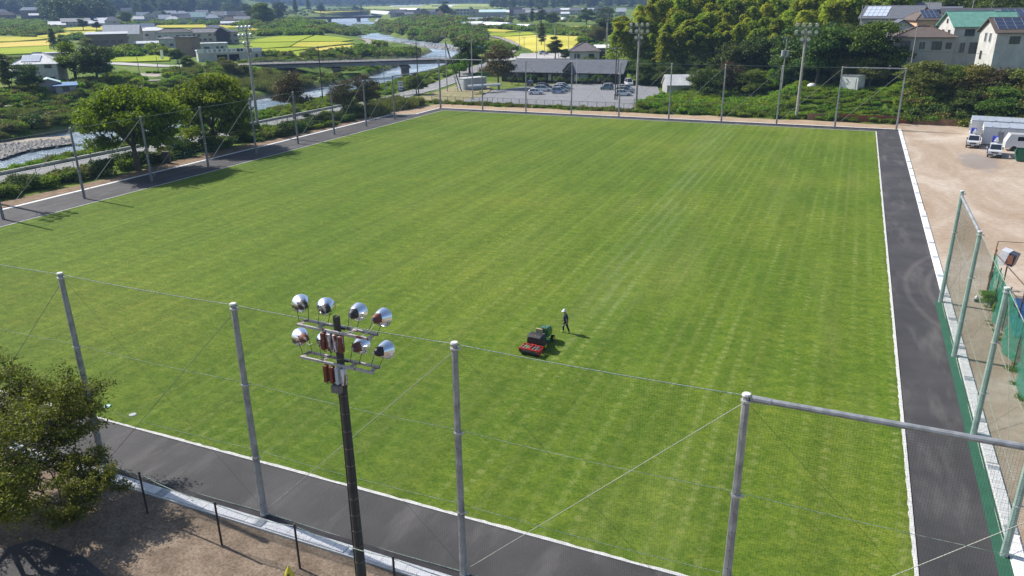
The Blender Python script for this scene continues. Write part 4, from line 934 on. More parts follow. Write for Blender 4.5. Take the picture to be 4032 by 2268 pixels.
mb = MB(); mb.prism(bankp, -6, -4.55); tag(mb.build('gravel_bar', mat('bar_sand', (0.38, 0.32, 0.25), .95, .12, .4, world_space=True)), 'sandy gravel bar on the far side of the river', kind='structure')
rocks('river_stones', [tuple(P(px, py, -4.6)[:2]) for px, py in ((-10, 572), (120, 560), (280, 548), (290, 566), (200, 578), (90, 596), (-10, 630))], 900, 0.25, 0.75, 'grey stones along the gravel bar', -4.6)
rocks('river_stones', [tuple(P(px, py, -5)[:2]) for px, py in ((1500, 158), (1720, 178), (1830, 196), (1840, 206), (1700, 192), (1500, 166))], 500, 0.5, 1.5, 'stones in the rapids beyond the bridge', -5)

# ------------------------------------------------------------------ rice paddies
def padm(name, a, b, c):
    m = bpy.data.materials.new(name); N, L, bs = nodes_of(m); pos = N.new('ShaderNodeNewGeometry').outputs['Position']
    n = noise(N, L, 0.05, 6, 0.65, mapping(N, L, pos, (1, .4, 1), (0, 0, R(35)))); r = ramp(N, [(0.3, a), (0.5, b), (0.72, c)]); L.new(n.outputs[0], r.inputs[0])
    n2 = noise(N, L, 0.9, 5, 0.7, pos); r2 = ramp(N, [(0.35, (0.78,)*3), (0.65, (1.1,)*3)]); L.new(n2.outputs[0], r2.inputs[0]); L.new(mix(N, L, r.outputs[0], r2.outputs[0], 1.0, 'MULTIPLY'), bs.inputs['Base Color'])
    bs.inputs['Roughness'].default_value = 0.95; bs.inputs['Specular IOR Level'].default_value = 0.1
    bb = N.new('ShaderNodeBump'); bb.inputs['Strength'].default_value = .7; bb.inputs['Distance'].default_value = .4; L.new(n2.outputs[0], bb.inputs['Height']); L.new(bb.outputs[0], bs.inputs['Normal']); return m
PG = padm('rice_green', (0.20, 0.27, 0.020), (0.29, 0.36, 0.025), (0.36, 0.40, 0.035)); PYL = padm('rice_yellow', (0.34, 0.33, 0.035), (0.47, 0.43, 0.060), (0.54, 0.48, 0.08)); PGO = padm('rice_gold', (0.45, 0.36, 0.07), (0.58, 0.46, 0.11), (0.66, 0.52, 0.14)); PW = padm('lodged_rice', (0.40, 0.37, 0.05), (0.56, 0.50, 0.09), (0.66, 0.58, 0.15))
PDL = padm('far_paddy', (0.22, 0.29, 0.07), (0.33, 0.38, 0.10), (0.42, 0.43, 0.16))
bandm = mat('paddy_bank', (0.06, 0.085, 0.02), .95, .2, .4, world_space=True)
c1 = lambda *p: [(x*.427, y*.427) for x, y in p]
c2 = lambda *p: [(1000+x*.427, y*.427) for x, y in p]
c4 = lambda *p: [(1650+x*.3106, y*.3106) for x, y in p]
cz = lambda *p: [(1100+x*.2329, y*.2329) for x, y in p]
PADS = [
 (c1((-20,343),(350,352),(430,366),(110,392),(-20,393)), PYL, 'flat yellow paddy at the left edge, uppermost of the three there'),
 (c1((-20,404),(300,388),(560,376),(470,398),(455,428),(-20,448)), PGO, 'golden ripe paddy at the left edge'),
 (c1((-20,452),(455,431),(462,466),(600,472),(600,488),(-20,514)), PG, 'bright green paddy behind the white roofed house at the left'),
 (c1((290,345),(640,302),(850,290),(885,292),(870,318),(560,352),(440,360)), PYL, 'yellow paddy between the dark cypress and the long brown house'),
 (c1((560,272),(800,252),(1260,255),(1240,264),(1010,290),(870,288),(640,287)), PYL, 'yellow paddy in front of the pale sheds'),
 (c1((1440,240),(1900,233),(1905,262),(1500,262)), PYL, 'yellow strip of paddy behind the dark tiled houses'),
 (c1((1960,236),(2260,250),(2280,262),(2100,262)), PYL, 'small yellow paddy right of the dark tiled houses'),
 (c1((940,548),(1440,520),(1570,545),(1560,568),(1200,580),(960,580)), PG, 'bright green paddy above the pale road'),
 (c1((2270,262),(2576,288),(2600,300),(2350,318)), PYL, 'yellow paddy behind the left floodlight pole'),
 (c2((10,375),(180,345),(545,330),(400,391),(-40,397)), PG, 'bright green paddy, upper left of the river bend group'),
 (c2((420,389),(570,330),(790,350),(915,375),(800,389)), PG, 'bright green paddy at the far point of the river bend group'),
 (c2((-60,402),(400,397),(330,437),(60,456),(-60,452)), PG, 'bright green paddy in the middle of the river bend group, left'),
 (c2((345,437),(415,396),(800,393),(925,405),(560,442)), PYL, 'yellow green paddy in the middle of the river bend group, right'),
 (c2((560,462),(700,440),(945,420),(930,440),(720,475),(590,474)), PGO, 'golden cut paddy at the end of the river bend group'),
 (c2((40,462),(320,450),(540,450),(240,494),(50,492)), PG, 'bright green paddy behind the taxi garage'),
 (c2((60,502),(240,500),(530,466),(640,478),(520,512),(385,534),(250,534)), PG, 'bright green paddy nearest the bridge railing'),
 (c4((500,362),(960,378),(1240,400),(1100,414),(880,408)), PYL, 'thin yellow paddy right of the river bushes'),
 (c4((770,442),(1400,415),(1480,446),(1160,466),(900,462)), PG, 'green paddy above the golden field'),
 (c4((1060,480),(1480,455),(2050,470),(2050,520),(1960,600),(1900,655),(1470,676),(1330,600),(1210,525)), PW, 'large golden field of lodged rice behind the utility poles'),
 (c4((1660,350),(2220,335),(2470,328),(2450,380),(2150,388),(1750,366)), PW, 'golden paddy beside the bamboo grove'),
 (c4((-10,95),(330,95),(1100,120),(480,122),(-10,122)), PDL, 'far pale green paddies beyond the town'),
 (c4((-10,62),(700,58),(1180,70),(1130,96),(300,80),(-10,80)), PDL, 'farthest pale green paddies below the blue hills'),
 (cz((540,195),(1560,172),(1590,200),(1200,230),(760,240),(560,215)), PYL, 'yellow green paddy behind the far bridge'),
 (cz((1360,130),(2580,90),(2580,160),(2100,170),(1500,160)), PDL, 'pale paddies right of the far bridge'),
 (cz((1720,345),(2130,330),(2180,352),(2300,372),(1860,372)), PG, 'small green paddy behind the riverside bushes'),
 (c1((2200,205),(2300,180),(2330,200)), PYL, 'sliver of yellow paddy beside the left woods')]
for poly, m, lb in PADS:
    pts = [T(*p) for p in poly]; D = math.hypot(pts[0].x, pts[0].y); up = 0.55+max(0, D-500)*0.0008
    mb = MB(); mb.prism([tuple(p[:2]) for p in pts], [p.z-0.8 for p in pts], [p.z+up for p in pts]); tag(mb.build('rice_paddy', m), lb, kind='structure'); KEEP.append([tuple(p[:2]) for p in pts])
# greenhouses
vinyl = mat('vinyl_white', (0.78, 0.80, 0.82), 0.35, 0.06, 0.6)
def greenhouse(a, b, w, h, lb, m=None):
    a = T(*a); b = T(*b); d = (b-a); d.z = 0; Ln = d.length; ang = math.atan2(d.y, d.x); r_ = empty('greenhouse', (a.x, a.y, min(a.z, b.z)), ang, lb, 'greenhouse', 'white vinyl greenhouses in the valley')
    mb = MB(); pr = [(math.cos(PI*i/8)*w/2, math.sin(PI*i/8)*h) for i in range(9)]
    vs = [(0, p[0], p[1]) for p in pr]+[(Ln, p[0], p[1]) for p in pr]; mb.add(vs, [(i, i+1, 10+i, 9+i) for i in range(8)]+[tuple(range(9)), tuple(range(17, 8, -1))]); mb.build('cover', m or vinyl, r_)
    mb = MB(); mb.box((Ln/2, 0, .12), (Ln+.3, w+.3, .24)); mb.build('sill', steel, r_); mb = MB(); mb.box((-.05, 0, 1), (.1, 1.6, 2)); mb.build('door', steel, r_)
GH = [((1752,26),(1872,26),22,5,'white greenhouse strip in the far paddies, left one of the pair'),((1540,29),(1600,28),22,5,'white greenhouse strip far beyond the river'),((1610,27),(1660,26),20,5,'short white greenhouse right of the longest far strip'),
 ((1765,96),(1905,97),9,3,'long white greenhouse beside the riverside bushes'),((1915,97),(2010,103),10,3,'wavy white greenhouse right of the riverside bushes'),((1995,108),(2090,110),9,3,'white greenhouse nearest the dark trees'),((2160,79),(2226,80),9,3,'pale blue white greenhouse in front of the far houses'),
 ((2015,14),(2060,14),20,5,'small white shed roof far below the hills'),((1470,52),(1540,52),14,6,'white barrel roof behind the far bridge'),((1580,41),(1650,41),14,5,'long white roof behind the far bridge houses')]
for g_ in GH: greenhouse(*g_)

# ------------------------------------------------------------------ far bridge
a = T(1205, 78); b = T(1480, 78); d = b-a; d.z = 0
zt = CH+ray(1340, 65).z*math.hypot(*((a+b)/2)[:2])/math.hypot(*ray(1340, 65)[:2])
root = empty('girder_bridge', (a.x, a.y, zt), math.atan2(d.y, d.x), 'dark girder bridge far up the river', 'bridge'); Ln = d.length
mb = MB(); mb.box((Ln/2, 0, -0.5), (Ln+20, 7, 1.0)); mb.build('deck', girdk, root)
mb = MB(); mb.box((Ln/2, -3.3, -1.7), (Ln+16, .8, 2.6)); mb.box((Ln/2, 3.3, -1.7), (Ln+16, .8, 2.6)); mb.build('girder', mat('girder_dark', (.05, .045, .045), .8), root)
mb = MB(); mb.box((Ln/2, -3.45, .7), (Ln+20, .15, .2)); [mb.box((i*Ln/40, -3.45, .35), (.3, .15, .8)) for i in range(41)]; mb.build('railing', railm, root)
for u in (.32, .74):
    mb = MB(); mb.box((Ln*u, 0, -8), (4, 5, 12)); mb.box((Ln*u, 0, -2.8), (5, 7, 1.5)); mb.build('pier', pierm, root)
# ------------------------------------------------------------------ buildings
RC = dict(grey=(0.20, 0.20, 0.21), dark=(0.075, 0.075, 0.085), purple=(0.19, 0.165, 0.175), brown=(0.15, 0.115, 0.095), white=(0.74, 0.74, 0.74), silver=(0.50, 0.53, 0.57), green=(0.19, 0.42, 0.33), red=(0.55, 0.10, 0.10), blue=(0.10, 0.22, 0.42), pale=(0.42, 0.41, 0.40), black=(0.04, 0.042, 0.05), mint=(0.50, 0.66, 0.64), slate=(0.14, 0.15, 0.175))
WC = dict(white=(0.80, 0.78, 0.80), cream=(0.52, 0.47, 0.39), grey=(0.38, 0.37, 0.36), brown=(0.25, 0.19, 0.155), dark=(0.045, 0.045, 0.06), peach=(0.62, 0.40, 0.26), beige=(0.45, 0.39, 0.33), blackwood=(0.045, 0.038, 0.036), lilac=(0.56, 0.52, 0.56))
def roofmat(c, near):
    nm = 'roof_%s%s' % (c, '_tiled' if near else '')
    if nm in MATS: return MATS[nm]
    m = mat(nm, RC[c], 0.62, 0.12, 1.0 if near else 0.3, spec=0.4)
    if near:
        N, L = m.node_tree.nodes, m.node_tree.links; b = N['Principled BSDF']; tc = N.new('ShaderNodeTexCoord')
        br = N.new('ShaderNodeTexBrick'); br.inputs['Scale'].default_value = 1.0; br.inputs['Brick Width'].default_value = .45; br.inputs['Row Height'].default_value = .28; br.inputs['Mortar Size'].default_value = .02
        L.new(tc.outputs['Object'], br.inputs['Vector']); bb = N.new('ShaderNodeBump'); bb.inputs['Strength'].default_value = .7; bb.inputs['Distance'].default_value = .05; L.new(br.outputs['Fac'], bb.inputs['Height']); bb.invert = True; L.new(bb.outputs[0], b.inputs['Normal'])
    return m
def wallmat(c): return mat('wall_'+c, WC[c], 0.85, 0.06, 0.8, dirt=0.1)
winf = mat('window_frame', (0.10, 0.09, 0.085), 0.5); winw = mat('window_frame_pale', (0.5, 0.5, 0.5), 0.5); pane = mat('window_pane', (0.05, 0.065, 0.08), 0.1, 0.05, 1, spec=0.8); panel_m = mat('solar_cell', (0.035, 0.045, 0.085), 0.15, 0.05, 1, spec=0.9, coat=.5); panel_f = mat('solar_frame', (.45, .47, .5), .4, metal=.5)
WM = {}
def window(root, x, z, w, h, side='f', dep=0.0, near=True, L_=0, frame=None):
    """framed window on the front, left or right wall"""
    key = (round(w, 1), round(h, 1), near, frame.name if frame else '')
    if key not in WM:
        mb = MB(); t = 0.09
        if near:
            for (cx, cz_, sx, sz) in ((0, h/2, w+t, t), (0, -h/2, w+t, t), (-w/2, 0, t, h), (w/2, 0, t, h), (0, 0, t*.7, h)): mb.box((cx, -0.03, cz_), (sx, 0.12, sz))
            o = mb.build('window', frame or winf); mb = MB(); mb.box((0, 0.0, 0), (w-.04, 0.06, h-.04)); p = mb.build('pane', pane, o)
        else:
            mb.box((0, -0.02, 0), (w, 0.12, h)); o = mb.build('window', pane)
        WM[key] = (o.data, p.data if near else None); bpy.data.objects.remove(o)
        if near: bpy.data.objects.remove(p)
    a, b = WM[key]; o = bpy.data.objects.new('window', a); col.objects.link(o); o.parent = root
    if side == 'f': o.location = (x, 0, z)
    elif side == 'l': o.location = (-L_/2, x, z); o.rotation_euler = (0, 0, -PI/2)
    elif side == 'r': o.location = (L_/2, x, z); o.rotation_euler = (0, 0, PI/2)
    if b: p = bpy.data.objects.new('pane', b); col.objects.link(p); p.parent = o
    return o
def building(loc, ang, Ln, dep, wh, rh, kind, roof, wall, label, near=False, wins=None, cat='house', group=None, ov=0.55, name=None, solar=None, skirt=0.0, ridge_tube=True):
    root = empty(name or 'house', loc, ang, label, cat, group); z0 = -0.6-skirt; x = Ln/2
    wm_, rm_ = wallmat(wall), roofmat(roof, near)
    mb = MB()
    if kind == 'gable':
        pr = [(0, z0), (dep, z0), (dep, wh), (dep/2, wh+rh*.93), (0, wh)]; vs = [(-x, p[0], p[1]) for p in pr]+[(x, p[0], p[1]) for p in pr]
        mb.add(vs, [(4, 3, 2, 1, 0), (5, 6, 7, 8, 9)]+[(i, (i+1) % 5, 5+(i+1) % 5, 5+i) for i in range(5)])
    elif kind == 'front':
        pr = [(-x, z0), (x, z0), (x, wh), (0, wh+rh*.93), (-x, wh)]; vs = [(p[0], 0, p[1]) for p in pr]+[(p[0], dep, p[1]) for p in pr]
        mb.add(vs, [(0, 1, 2, 3, 4), (9, 8, 7, 6, 5)]+[((i+1) % 5, i, 5+i, 5+(i+1) % 5) for i in range(5)])
    elif kind == 'shed': mb.prism([(-x, 0), (x, 0), (x, dep), (-x, dep)], z0, [wh, wh, wh+rh-.1, wh+rh-.1])
    else: mb.box((0, dep/2, (wh+z0)/2), (Ln, dep, wh-z0))
    mb.build('wall', wm_, root)
    mb = MB(); t = 0.16; X = x+ov; Y0 = -ov; Y1 = dep+ov; sl = rh/(dep/2); e = wh-ov*sl*.9 if kind == 'gable' else wh-.05
    if kind == 'gable':
        for s_ in (0, 1):
            ye = Y0 if s_ == 0 else Y1; q = [(ye, e), (dep/2, wh+rh), (dep/2, wh+rh+t), (ye, e+t)]
            vs = [(-X, p[0], p[1]) for p in q]+[(X, p[0], p[1]) for p in q]; fs = [(3, 2, 1, 0), (4, 5, 6, 7)]+[(i, (i+1) % 4, 4+(i+1) % 4, 4+i) for i in range(4)]
            mb.add(vs, fs if s_ == 0 else [tuple(reversed(f)) for f in fs])
    elif kind == 'front':
        for s_ in (-1, 1):
            e2 = wh-ov*rh/x*.9; q = [(s_*X, e2), (0, wh+rh), (0, wh+rh+t), (s_*X, e2+t)]
            vs = [(p[0], Y0, p[1]) for p in q]+[(p[0], Y1, p[1]) for p in q]; fs = [(0, 1, 2, 3), (7, 6, 5, 4)]+[((i+1) % 4, i, 4+i, 4+(i+1) % 4) for i in range(4)]
            mb.add(vs, fs if s_ == 1 else [tuple(reversed(f)) for f in fs])
    elif kind == 'hip':
        hx = max(x-dep/2, 0.25)*1.0; lo = [(-X, Y0), (X, Y0), (X, Y1), (-X, Y1)]
        vs = [(p[0], p[1], e) for p in lo]+[(p[0], p[1], e+t) for p in lo]+[(-hx, dep/2, wh+rh), (hx, dep/2, wh+rh)]
        mb.add(vs, [(3, 2, 1, 0), (0, 1, 5, 4), (1, 2, 6, 5), (2, 3, 7, 6), (3, 0, 4, 7), (4, 5, 9, 8), (5, 6, 9), (6, 7, 8, 9), (7, 4, 8)])
    elif kind == 'shed':
        mb.prism([(-X, Y0), (X, Y0), (X, Y1), (-X, Y1)], [wh, wh, wh+rh, wh+rh], [wh+t, wh+t, wh+rh+t, wh+rh+t])
    else: mb.box((0, dep/2, wh+.15), (Ln+ov, dep+ov, .3))
    rf = mb.build('roof', rm_, root)
    if near and ridge_tube and kind in ('gable', 'hip'):
        hx = X if kind == 'gable' else max(x-dep/2, .25); m2 = MB(); m2.tube((-hx, dep/2, wh+rh+.12), (hx, dep/2, wh+rh+.12), .14, n=6)
        if kind == 'hip':
            for cx, cy in ((-1, Y0), (1, Y0), (-1, Y1), (1, Y1)): m2.tube((cx*hx, dep/2, wh+rh+.08), (cx*X, cy, e+t+.03), .10, n=5)
        m2.build('ridge_cap', rm_, rf)
    if wins is None: wins = [(n_, 'auto') for n_ in range(1)]
    for w_ in wins:
        if w_[1] == 'auto':
            st = 2 if wh > 4.6 else 1; n = max(1, int(Ln/3.0))
            for s_ in range(st):
                for i in range(n):
                    if rnd.random() < .8: window(root, -x+Ln*(i+.5)/n, 1.45+s_*2.75+(wh-5.6 if st == 2 and s_ else 0)*.5, min(1.7, Ln/n*.6), 1.15, 'f', near=near)
                if dep > 4: window(root, dep*.5, 1.45+s_*2.75, 1.4, 1.1, 'l', near=near, L_=Ln)
        else: window(root, *w_[:4], w_[4], near=near, L_=Ln, frame=(w_[5] if len(w_) > 5 else None))
    if solar and kind in ('gable', 'hip'):
        u0, u1, v0, v1, nu, nv = solar[:6]; pm_ = mat('solar_cell_sky_sheen', (.50, .56, .66), .25, .05, 1, spec=.8) if len(solar) > 6 else panel_m; me = None; pit = math.atan2(wh+rh-e, dep/2+ov); sln = math.hypot(wh+rh-e, dep/2+ov)  # lighter variant has the sky's reflection painted into the panel colour
        for i in range(nu):
            for j in range(nv):
                cx = -x+Ln*(u0+(u1-u0)*(i+.5)/nu); v = v0+(v1-v0)*(j+.5)/nv; cy = Y0+math.cos(pit)*sln*v; cz_ = e+t+math.sin(pit)*sln*v+.07
                if me is None:
                    pw = Ln*(u1-u0)/nu-.04; ph = sln*(v1-v0)/nv-.04; m2 = MB(); m2.box((0, 0, 0), (pw, ph, .05)); m2.k = 1; m2.box((0, 0, .02), (pw-.08, ph-.08, .03)); o = m2.build('solar_panel', [panel_f, pm_], root); me = o.data
                else: o = bpy.data.objects.new('solar_panel', me); col.objects.link(o); o.parent = root
                o.location = (cx, cy, cz_); o.rotation_euler = (pit, 0, 0)
    return root
def hs(px0, px1, pyb, pye, pyr, kind, roof, wall, label, D=None, rot=0.0, dep=7.0, near=False, wins=None, wh=None, **kw):
    pm = (px0+px1)/2
    if D is None:
        p = T(pm, pyb); dist = math.hypot(p.x, p.y); h = wh or max(2.2, (pyb-pye)*dist/CF)
    else:
        r = ray(pm, pye); k = D/math.hypot(r.x, r.y); z = CH+r.z*k; g = Hs(r.x*k, r.y*k); h = wh or (5.7 if z-g > 4.4 else max(3.1, min(z-g, 3.4))); p = Vector((r.x*k, r.y*k, z-h)); dist = D; kw['skirt'] = max(0, z-h-g)+kw.get('skirt', 0)+.3
    rh = max(0.5, (pye-pyr)*dist/CF-(dep/2)*(CH-p.z-h)/dist)
    if kind in ('flat',): rh = 0.3
    Ln = max(2.5, (px1-px0)*dist/CF/max(0.75, math.cos(R(rot)))); ang = math.atan2(p.y, p.x)-PI/2+R(rot)
    KEEP.append([(p.x+math.cos(ang+a)*r_, p.y+math.sin(ang+a)*r_) for a, r_ in ((PI+.2, Ln/2+1), (-.2, Ln/2+1), (.8, max(Ln, dep)*.8), (2.3, max(Ln, dep)*.8))])
    return building(p, ang, Ln, dep, h, min(rh, dep*.45 if kind in ('gable', 'hip') else rh), kind, roof, wall, label, near=near, wins=wins, **kw)

# long low building behind the car park
p = P(2025, 322, 0.1); q = P(2440, 331, 0.1); fr = (q-p); fr.z = 0; LB = fr.length; aL = math.atan2(fr.y, fr.x); mid = (p+q)/2
root = building((mid.x, mid.y, 0.1), aL, LB, 11, 3.3, 2.8, 'gable', 'slate', 'blackwood', 'long single storey building with a wide slate roof behind the car park', near=True, wins=[], cat='building', name='long_building', ov=1.2, ridge_tube=True)
cl = mat('curtained_glass', (0.66, 0.66, 0.60), 0.25, 0.1, 1); ent = mat('entrance_glass', (0.30, 0.42, 0.48), 0.12, 0.1, 1)
for i, (u, w, m_) in enumerate(((.13, .9, pane), (.16, .8, cl), (.22, 1.2, pane), (.30, 1.3, pane), (.345, 1.0, cl), (.385, 1.2, pane), (.45, 1.6, pane), (.53, 1.0, pane), (.60, 1.6, cl), (.665, 2.6, ent), (.76, 1.2, pane), (.80, 1.0, cl), (.845, 1.4, pane), (.90, 1.2, pane), (.05, 2.0, pane))):
    f_ = MB(); x = -LB/2+LB*u
    for (cx, cz_, sx, sz) in ((0, .95, w+.1, .12), (0, -.95, w+.1, .12), (-w/2, 0, .1, 1.9), (w/2, 0, .1, 1.9), (0, .45, w, .07)): f_.box((cx, -.05, cz_), (sx, .14, sz))
    o = f_.build('window', mat('timber_frame', (.12, .08, .06), .6), root); o.location = (x, 0, 1.5); g_ = MB(); g_.box((0, 0, 0), (w-.05, .08, 1.85)); g_.build('pane', m_, o)
for u in (.09, .20, .42, .50, .58, .72): mb = MB(); mb.box((-LB/2+LB*u, -.9, 1.55), (.18, .18, 3.3)); mb.build('post', mat('timber_post', (.14, .10, .08), .7), root)
mb = MB(); mb.add([(-1.6, -1.3, 3.2), (1.6, -1.3, 3.2), (0, -.6, 5.3), (0, 4.2, 5.55), (-1.6, 0, 3.25), (1.6, 0, 3.25)], [(0, 1, 2), (0, 2, 3, 4), (2, 1, 5, 3)]); o = mb.build('gablet', mat('gablet_dark', (.035, .035, .04), .7), root); o.location = (LB*.02, 0, .15)
mb = MB(); mb.box((-LB/2-1.9, 3.5, 1.5), (3.8, 8, 3.4)); mb.build('wing', wallmat('blackwood'), root)
mb = MB(); mb.prism([(-LB/2-4.6, -1.1), (-LB/2-1.3, -1.1), (-LB/2-1.3, 8), (-LB/2-4.6, 8)], [3.2]*4, [3.3, 3.3, 5.2, 5.2]); mb.build('wing_roof', roofmat('slate', True), root)
mb = MB()
for i in range(9): mb.tube((-LB/2+2+i*3.6, 2.3, 4.2), (-LB/2+2+i*3.6, 2.3, 4.55), .07, n=5)
mb.build('snow_guard', steel_dk, root)
KEEP.append([(mid.x-25, mid.y-12), (mid.x+25, mid.y+8), (mid.x+16, mid.y+22), (mid.x-30, mid.y+4)])
o = hs(2246, 2358, 238, 203, 170, 'hip', 'purple', 'lilac', 'two storey pale house with purple grey hip roof behind the long building', D=262, rot=0, dep=9, near=True, wins=[(-2.4, 4.3, 1.7, 1.3, 'f'), (2.2, 4.3, 1.7, 1.3, 'f'), (-2, 1.5, 2.2, .9, 'f', winw), (1.6, 1.5, 2.2, .9, 'f', winw), (4, 4.3, 1.2, 1, 'l')])
o = hs(2345, 2400, 240, 190, 181, 'shed', 'white', 'grey', 'small white roofed annex right of the purple roofed house', D=268, dep=8)
# sheds by the lot
shed = mat('shed_white', (.66, .67, .68), .6, .06, 1, dirt=.2)
def shedbox(p, ang, Ln, dep, h, rh, label, m=shed, rib=True, roofm=None, door=True, name='storage_shed', cat='shed'):
    root = empty(name, p, ang, label, cat); mb = MB(); mb.prism([(-Ln/2, 0), (Ln/2, 0), (Ln/2, dep), (-Ln/2, dep)], -.3, [h, h, h+rh, h+rh]); w = mb.build('wall', m, root)
    mb = MB(); mb.prism([(-Ln/2-.1, -.1), (Ln/2+.1, -.1), (Ln/2+.1, dep+.1), (-Ln/2-.1, dep+.1)], [h+.0, h, h+rh, h+rh], [h+.09, h+.09, h+rh+.09, h+rh+.09]); mb.build('roof', roofm or m, root)
    if rib:
        mb = MB(); n = int(Ln/.4)
        for i in range(n+1): mb.box((-Ln/2+i*Ln/n, -.015, h/2), (.04, .03, h-.1))
        mb.build('rib', m, w)
    if door: mb = MB(); mb.box((Ln*.2, -.03, h*.45), (min(1.2, Ln*.4), .05, h*.85)); mb.build('door', m, root)
    return root
aR = CYAW
p = P(2572, 335, .2); shedbox((p.x, p.y, Hs(p.x, p.y)), aR, 2.6, 2.2, 2.6, .1, 'white storage shed at the back of the car park, left of the pair')
p = P(2606, 335, .2); shedbox((p.x, p.y, Hs(p.x, p.y)), aR, 2.8, 2.0, 2.2, .05, 'lower white storage shed at the back of the car park, right of the pair')
r = ray(2690, 350); k = 205/math.hypot(r.x, r.y); g = Hs(r.x*k, r.y*k)
o = building((r.x*k, r.y*k, g), aR, 8.2, 6.5, max(CH+ray(2690, 350).z*k-g, 2), 2.2, 'gable', 'white', 'grey', 'shed with a broad white corrugated roof half hidden by ivy and a dark tree', near=False, wins=[], cat='shed', name='storage_shed', ov=.3)
p = P(3340, 357, 4.2); z = Hs(p.x, p.y); shedbox((p.x, p.y, z), R(-24), 3.6, 3.2, 3.2, .0, 'plain white hut with a flat grey roof on the green slope', m=mat('hut_white', (.70, .70, .68), .85, .06, 1, dirt=.15), rib=False, roofm=roofmat('grey', False), name='hut', cat='hut')
# grey box and curved shelter by the river road
p = P(1840, 355, 0); shedbox((p.x-1.5, p.y-1.0, Hs(p.x, p.y)), R(-28), 3.4, 7.5, 3.1, .0, 'pale grey box shed beside the river road', m=mat('shed_grey', (.50, .53, .56), .6, .06, 1, dirt=.15), rib=False, roofm=mat('shed_top', (.6, .62, .64), .6), name='grey_shed')
p = P(1905, 368, 0); root = empty('bike_shelter', (p.x, p.y, .1), R(52), 'long shelter with a curved pale metal roof at the edge of the car park', 'shelter')
mb = MB(); pr = [(1.1*math.sin(R(a)), 1.1*math.cos(R(a))*.5+1.75) for a in range(-80, 81, 20)]; Lh = 9.5
vs = [(-Lh/2, y, z) for y, z in pr]+[(Lh/2, y, z) for y, z in pr]+[(-Lh/2, y*.97, z-.06) for y, z in pr]+[(Lh/2, y*.97, z-.06) for y, z in pr]; n = len(pr)
mb.add(vs, [(i, i+1, n+i+1, n+i) for i in range(n-1)]+[(2*n+i+1, 2*n+i, 3*n+i, 3*n+i+1) for i in range(n-1)]+[(0, n, 3*n, 2*n), (2*n-1, n-1, 3*n-1, 4*n-1)]); mb.build('roof', mat('shelter_roof', (.55, .56, .56), .4, .05, 1, metal=.3), root)
mb = MB(); [mb.tube((-Lh/2+.3+i*Lh/4.2, .9, 0), (-Lh/2+.3+i*Lh/4.2, .9, 2.0), .05, n=6) for i in range(5)]; mb.build('post', steel, root)

# houses on the right terrace
hs(3786, 3908, 0, 101, 58, 'gable', 'green', 'white', 'white two storey house with a green tiled roof, its gable facing the field', D=196, rot=26, dep=7.5, near=True, wins=[(-1.2, 4.3, 1.9, 1.3, 'f'), (2.4, 4.3, 1.9, 1.3, 'f'), (-2.2, 1.3, 1.1, 2.1, 'f', winw), (0.6, 1.2, 2.6, 2.2, 'f'), (2.2, 4.2, .9, 1.2, 'l'), (5.0, 4.2, .9, 1.2, 'l'), (3.7, 6.6, .5, .8, 'l')])
hs(3895, 3990, 0, 102, 60, 'gable', 'green', 'lilac', 'second wing with a pale green tiled roof behind the green roofed house', D=203, rot=26, dep=7.0, near=True, wins=[(0, 4.3, 1.6, 1.2, 'f')])
hs(3972, 4150, 0, 125, 84, 'gable', 'brown', 'white', 'white house at the right edge with dark solar panels on its roof', D=181, rot=25, dep=7.5, near=True, wins=[(-2.6, 4.2, 1.8, 1.3, 'f'), (2.0, 4.2, 1.8, 1.3, 'f'), (2.6, 4.6, .8, 1.6, 'l', winw), (4.6, 4.6, .8, 1.6, 'l', winw), (5.4, 1.2, .7, 1.5, 'l')], solar=(.02, .98, .22, .95, 7, 3), skirt=2)
hs(3556, 3732, 0, 148, 112, 'hip', 'brown', 'grey', 'single storey grey house with a wide brown hip roof above the slope', D=190, rot=8, dep=9, wh=3.1, near=True, wins=[(-3.6, 1.6, 1.8, 1.6, 'f'), (-.4, 1.5, 1.2, 1.6, 'f', winw), (2.4, 1.5, 1.8, 1.6, 'f'), (4.6, 1.5, 1.0, 1.2, 'f')])
hs(3412, 3588, 0, 70, 33, 'gable', 'slate', 'white', 'white house with bright solar panels and a dark half hipped roof', D=222, rot=-14, dep=9, near=True, solar=(.03, .45, .15, .92, 5, 3, 1), wins=[(-4, 4.2, 1.2, 1, 'f'), (1, 4.2, 1.4, 1.1, 'f'), (4, 1.4, 1.6, 1.2, 'f')])
hs(3510, 3595, 0, 112, 84, 'front', 'slate', 'white', 'small tiled entrance wing below the solar panelled house', D=206, rot=10, dep=6, near=True, wins=[(0, 1.4, 1.2, 1.1, 'f')])
hs(3448, 3664, 0, 54, 20, 'gable', 'grey', 'dark', 'house with a big plain grey roof and dark blue walls behind the solar panelled house', D=252, rot=4, dep=10, near=True, wins=[(-1, 4.0, 2, 1.3, 'f', winw), (3.5, 4, 1.6, 1.3, 'f', winw), (7, 4, 1.6, 1.3, 'f', winw)])
hs(3424, 3550, 0, 20, 7, 'gable', 'grey', 'white', 'white gabled house with a pale grey roof at the top edge', D=275, rot=28, dep=8, near=True, wins=[(2, 4, .9, 1.1, 'l'), (5, 4, .9, 1.1, 'l')])
hs(3628, 3715, 0, 80, 43, 'hip', 'brown', 'peach', 'peach walled house with solar panels on a pinkish hip roof', D=215, rot=22, dep=9, near=True, solar=(.2, .8, .15, .8, 4, 2), wins=[(-1.8, 4.2, 1, .9, 'f'), (1.2, 4.2, 1.0, .9, 'f'), (1.6, 1.4, 1.8, 2, 'f')])
hs(3760, 3990, 0, 54, 38, 'gable', 'dark', 'grey', 'long house with a dark roof behind the green roofed house', D=236, rot=6, dep=9, near=False)
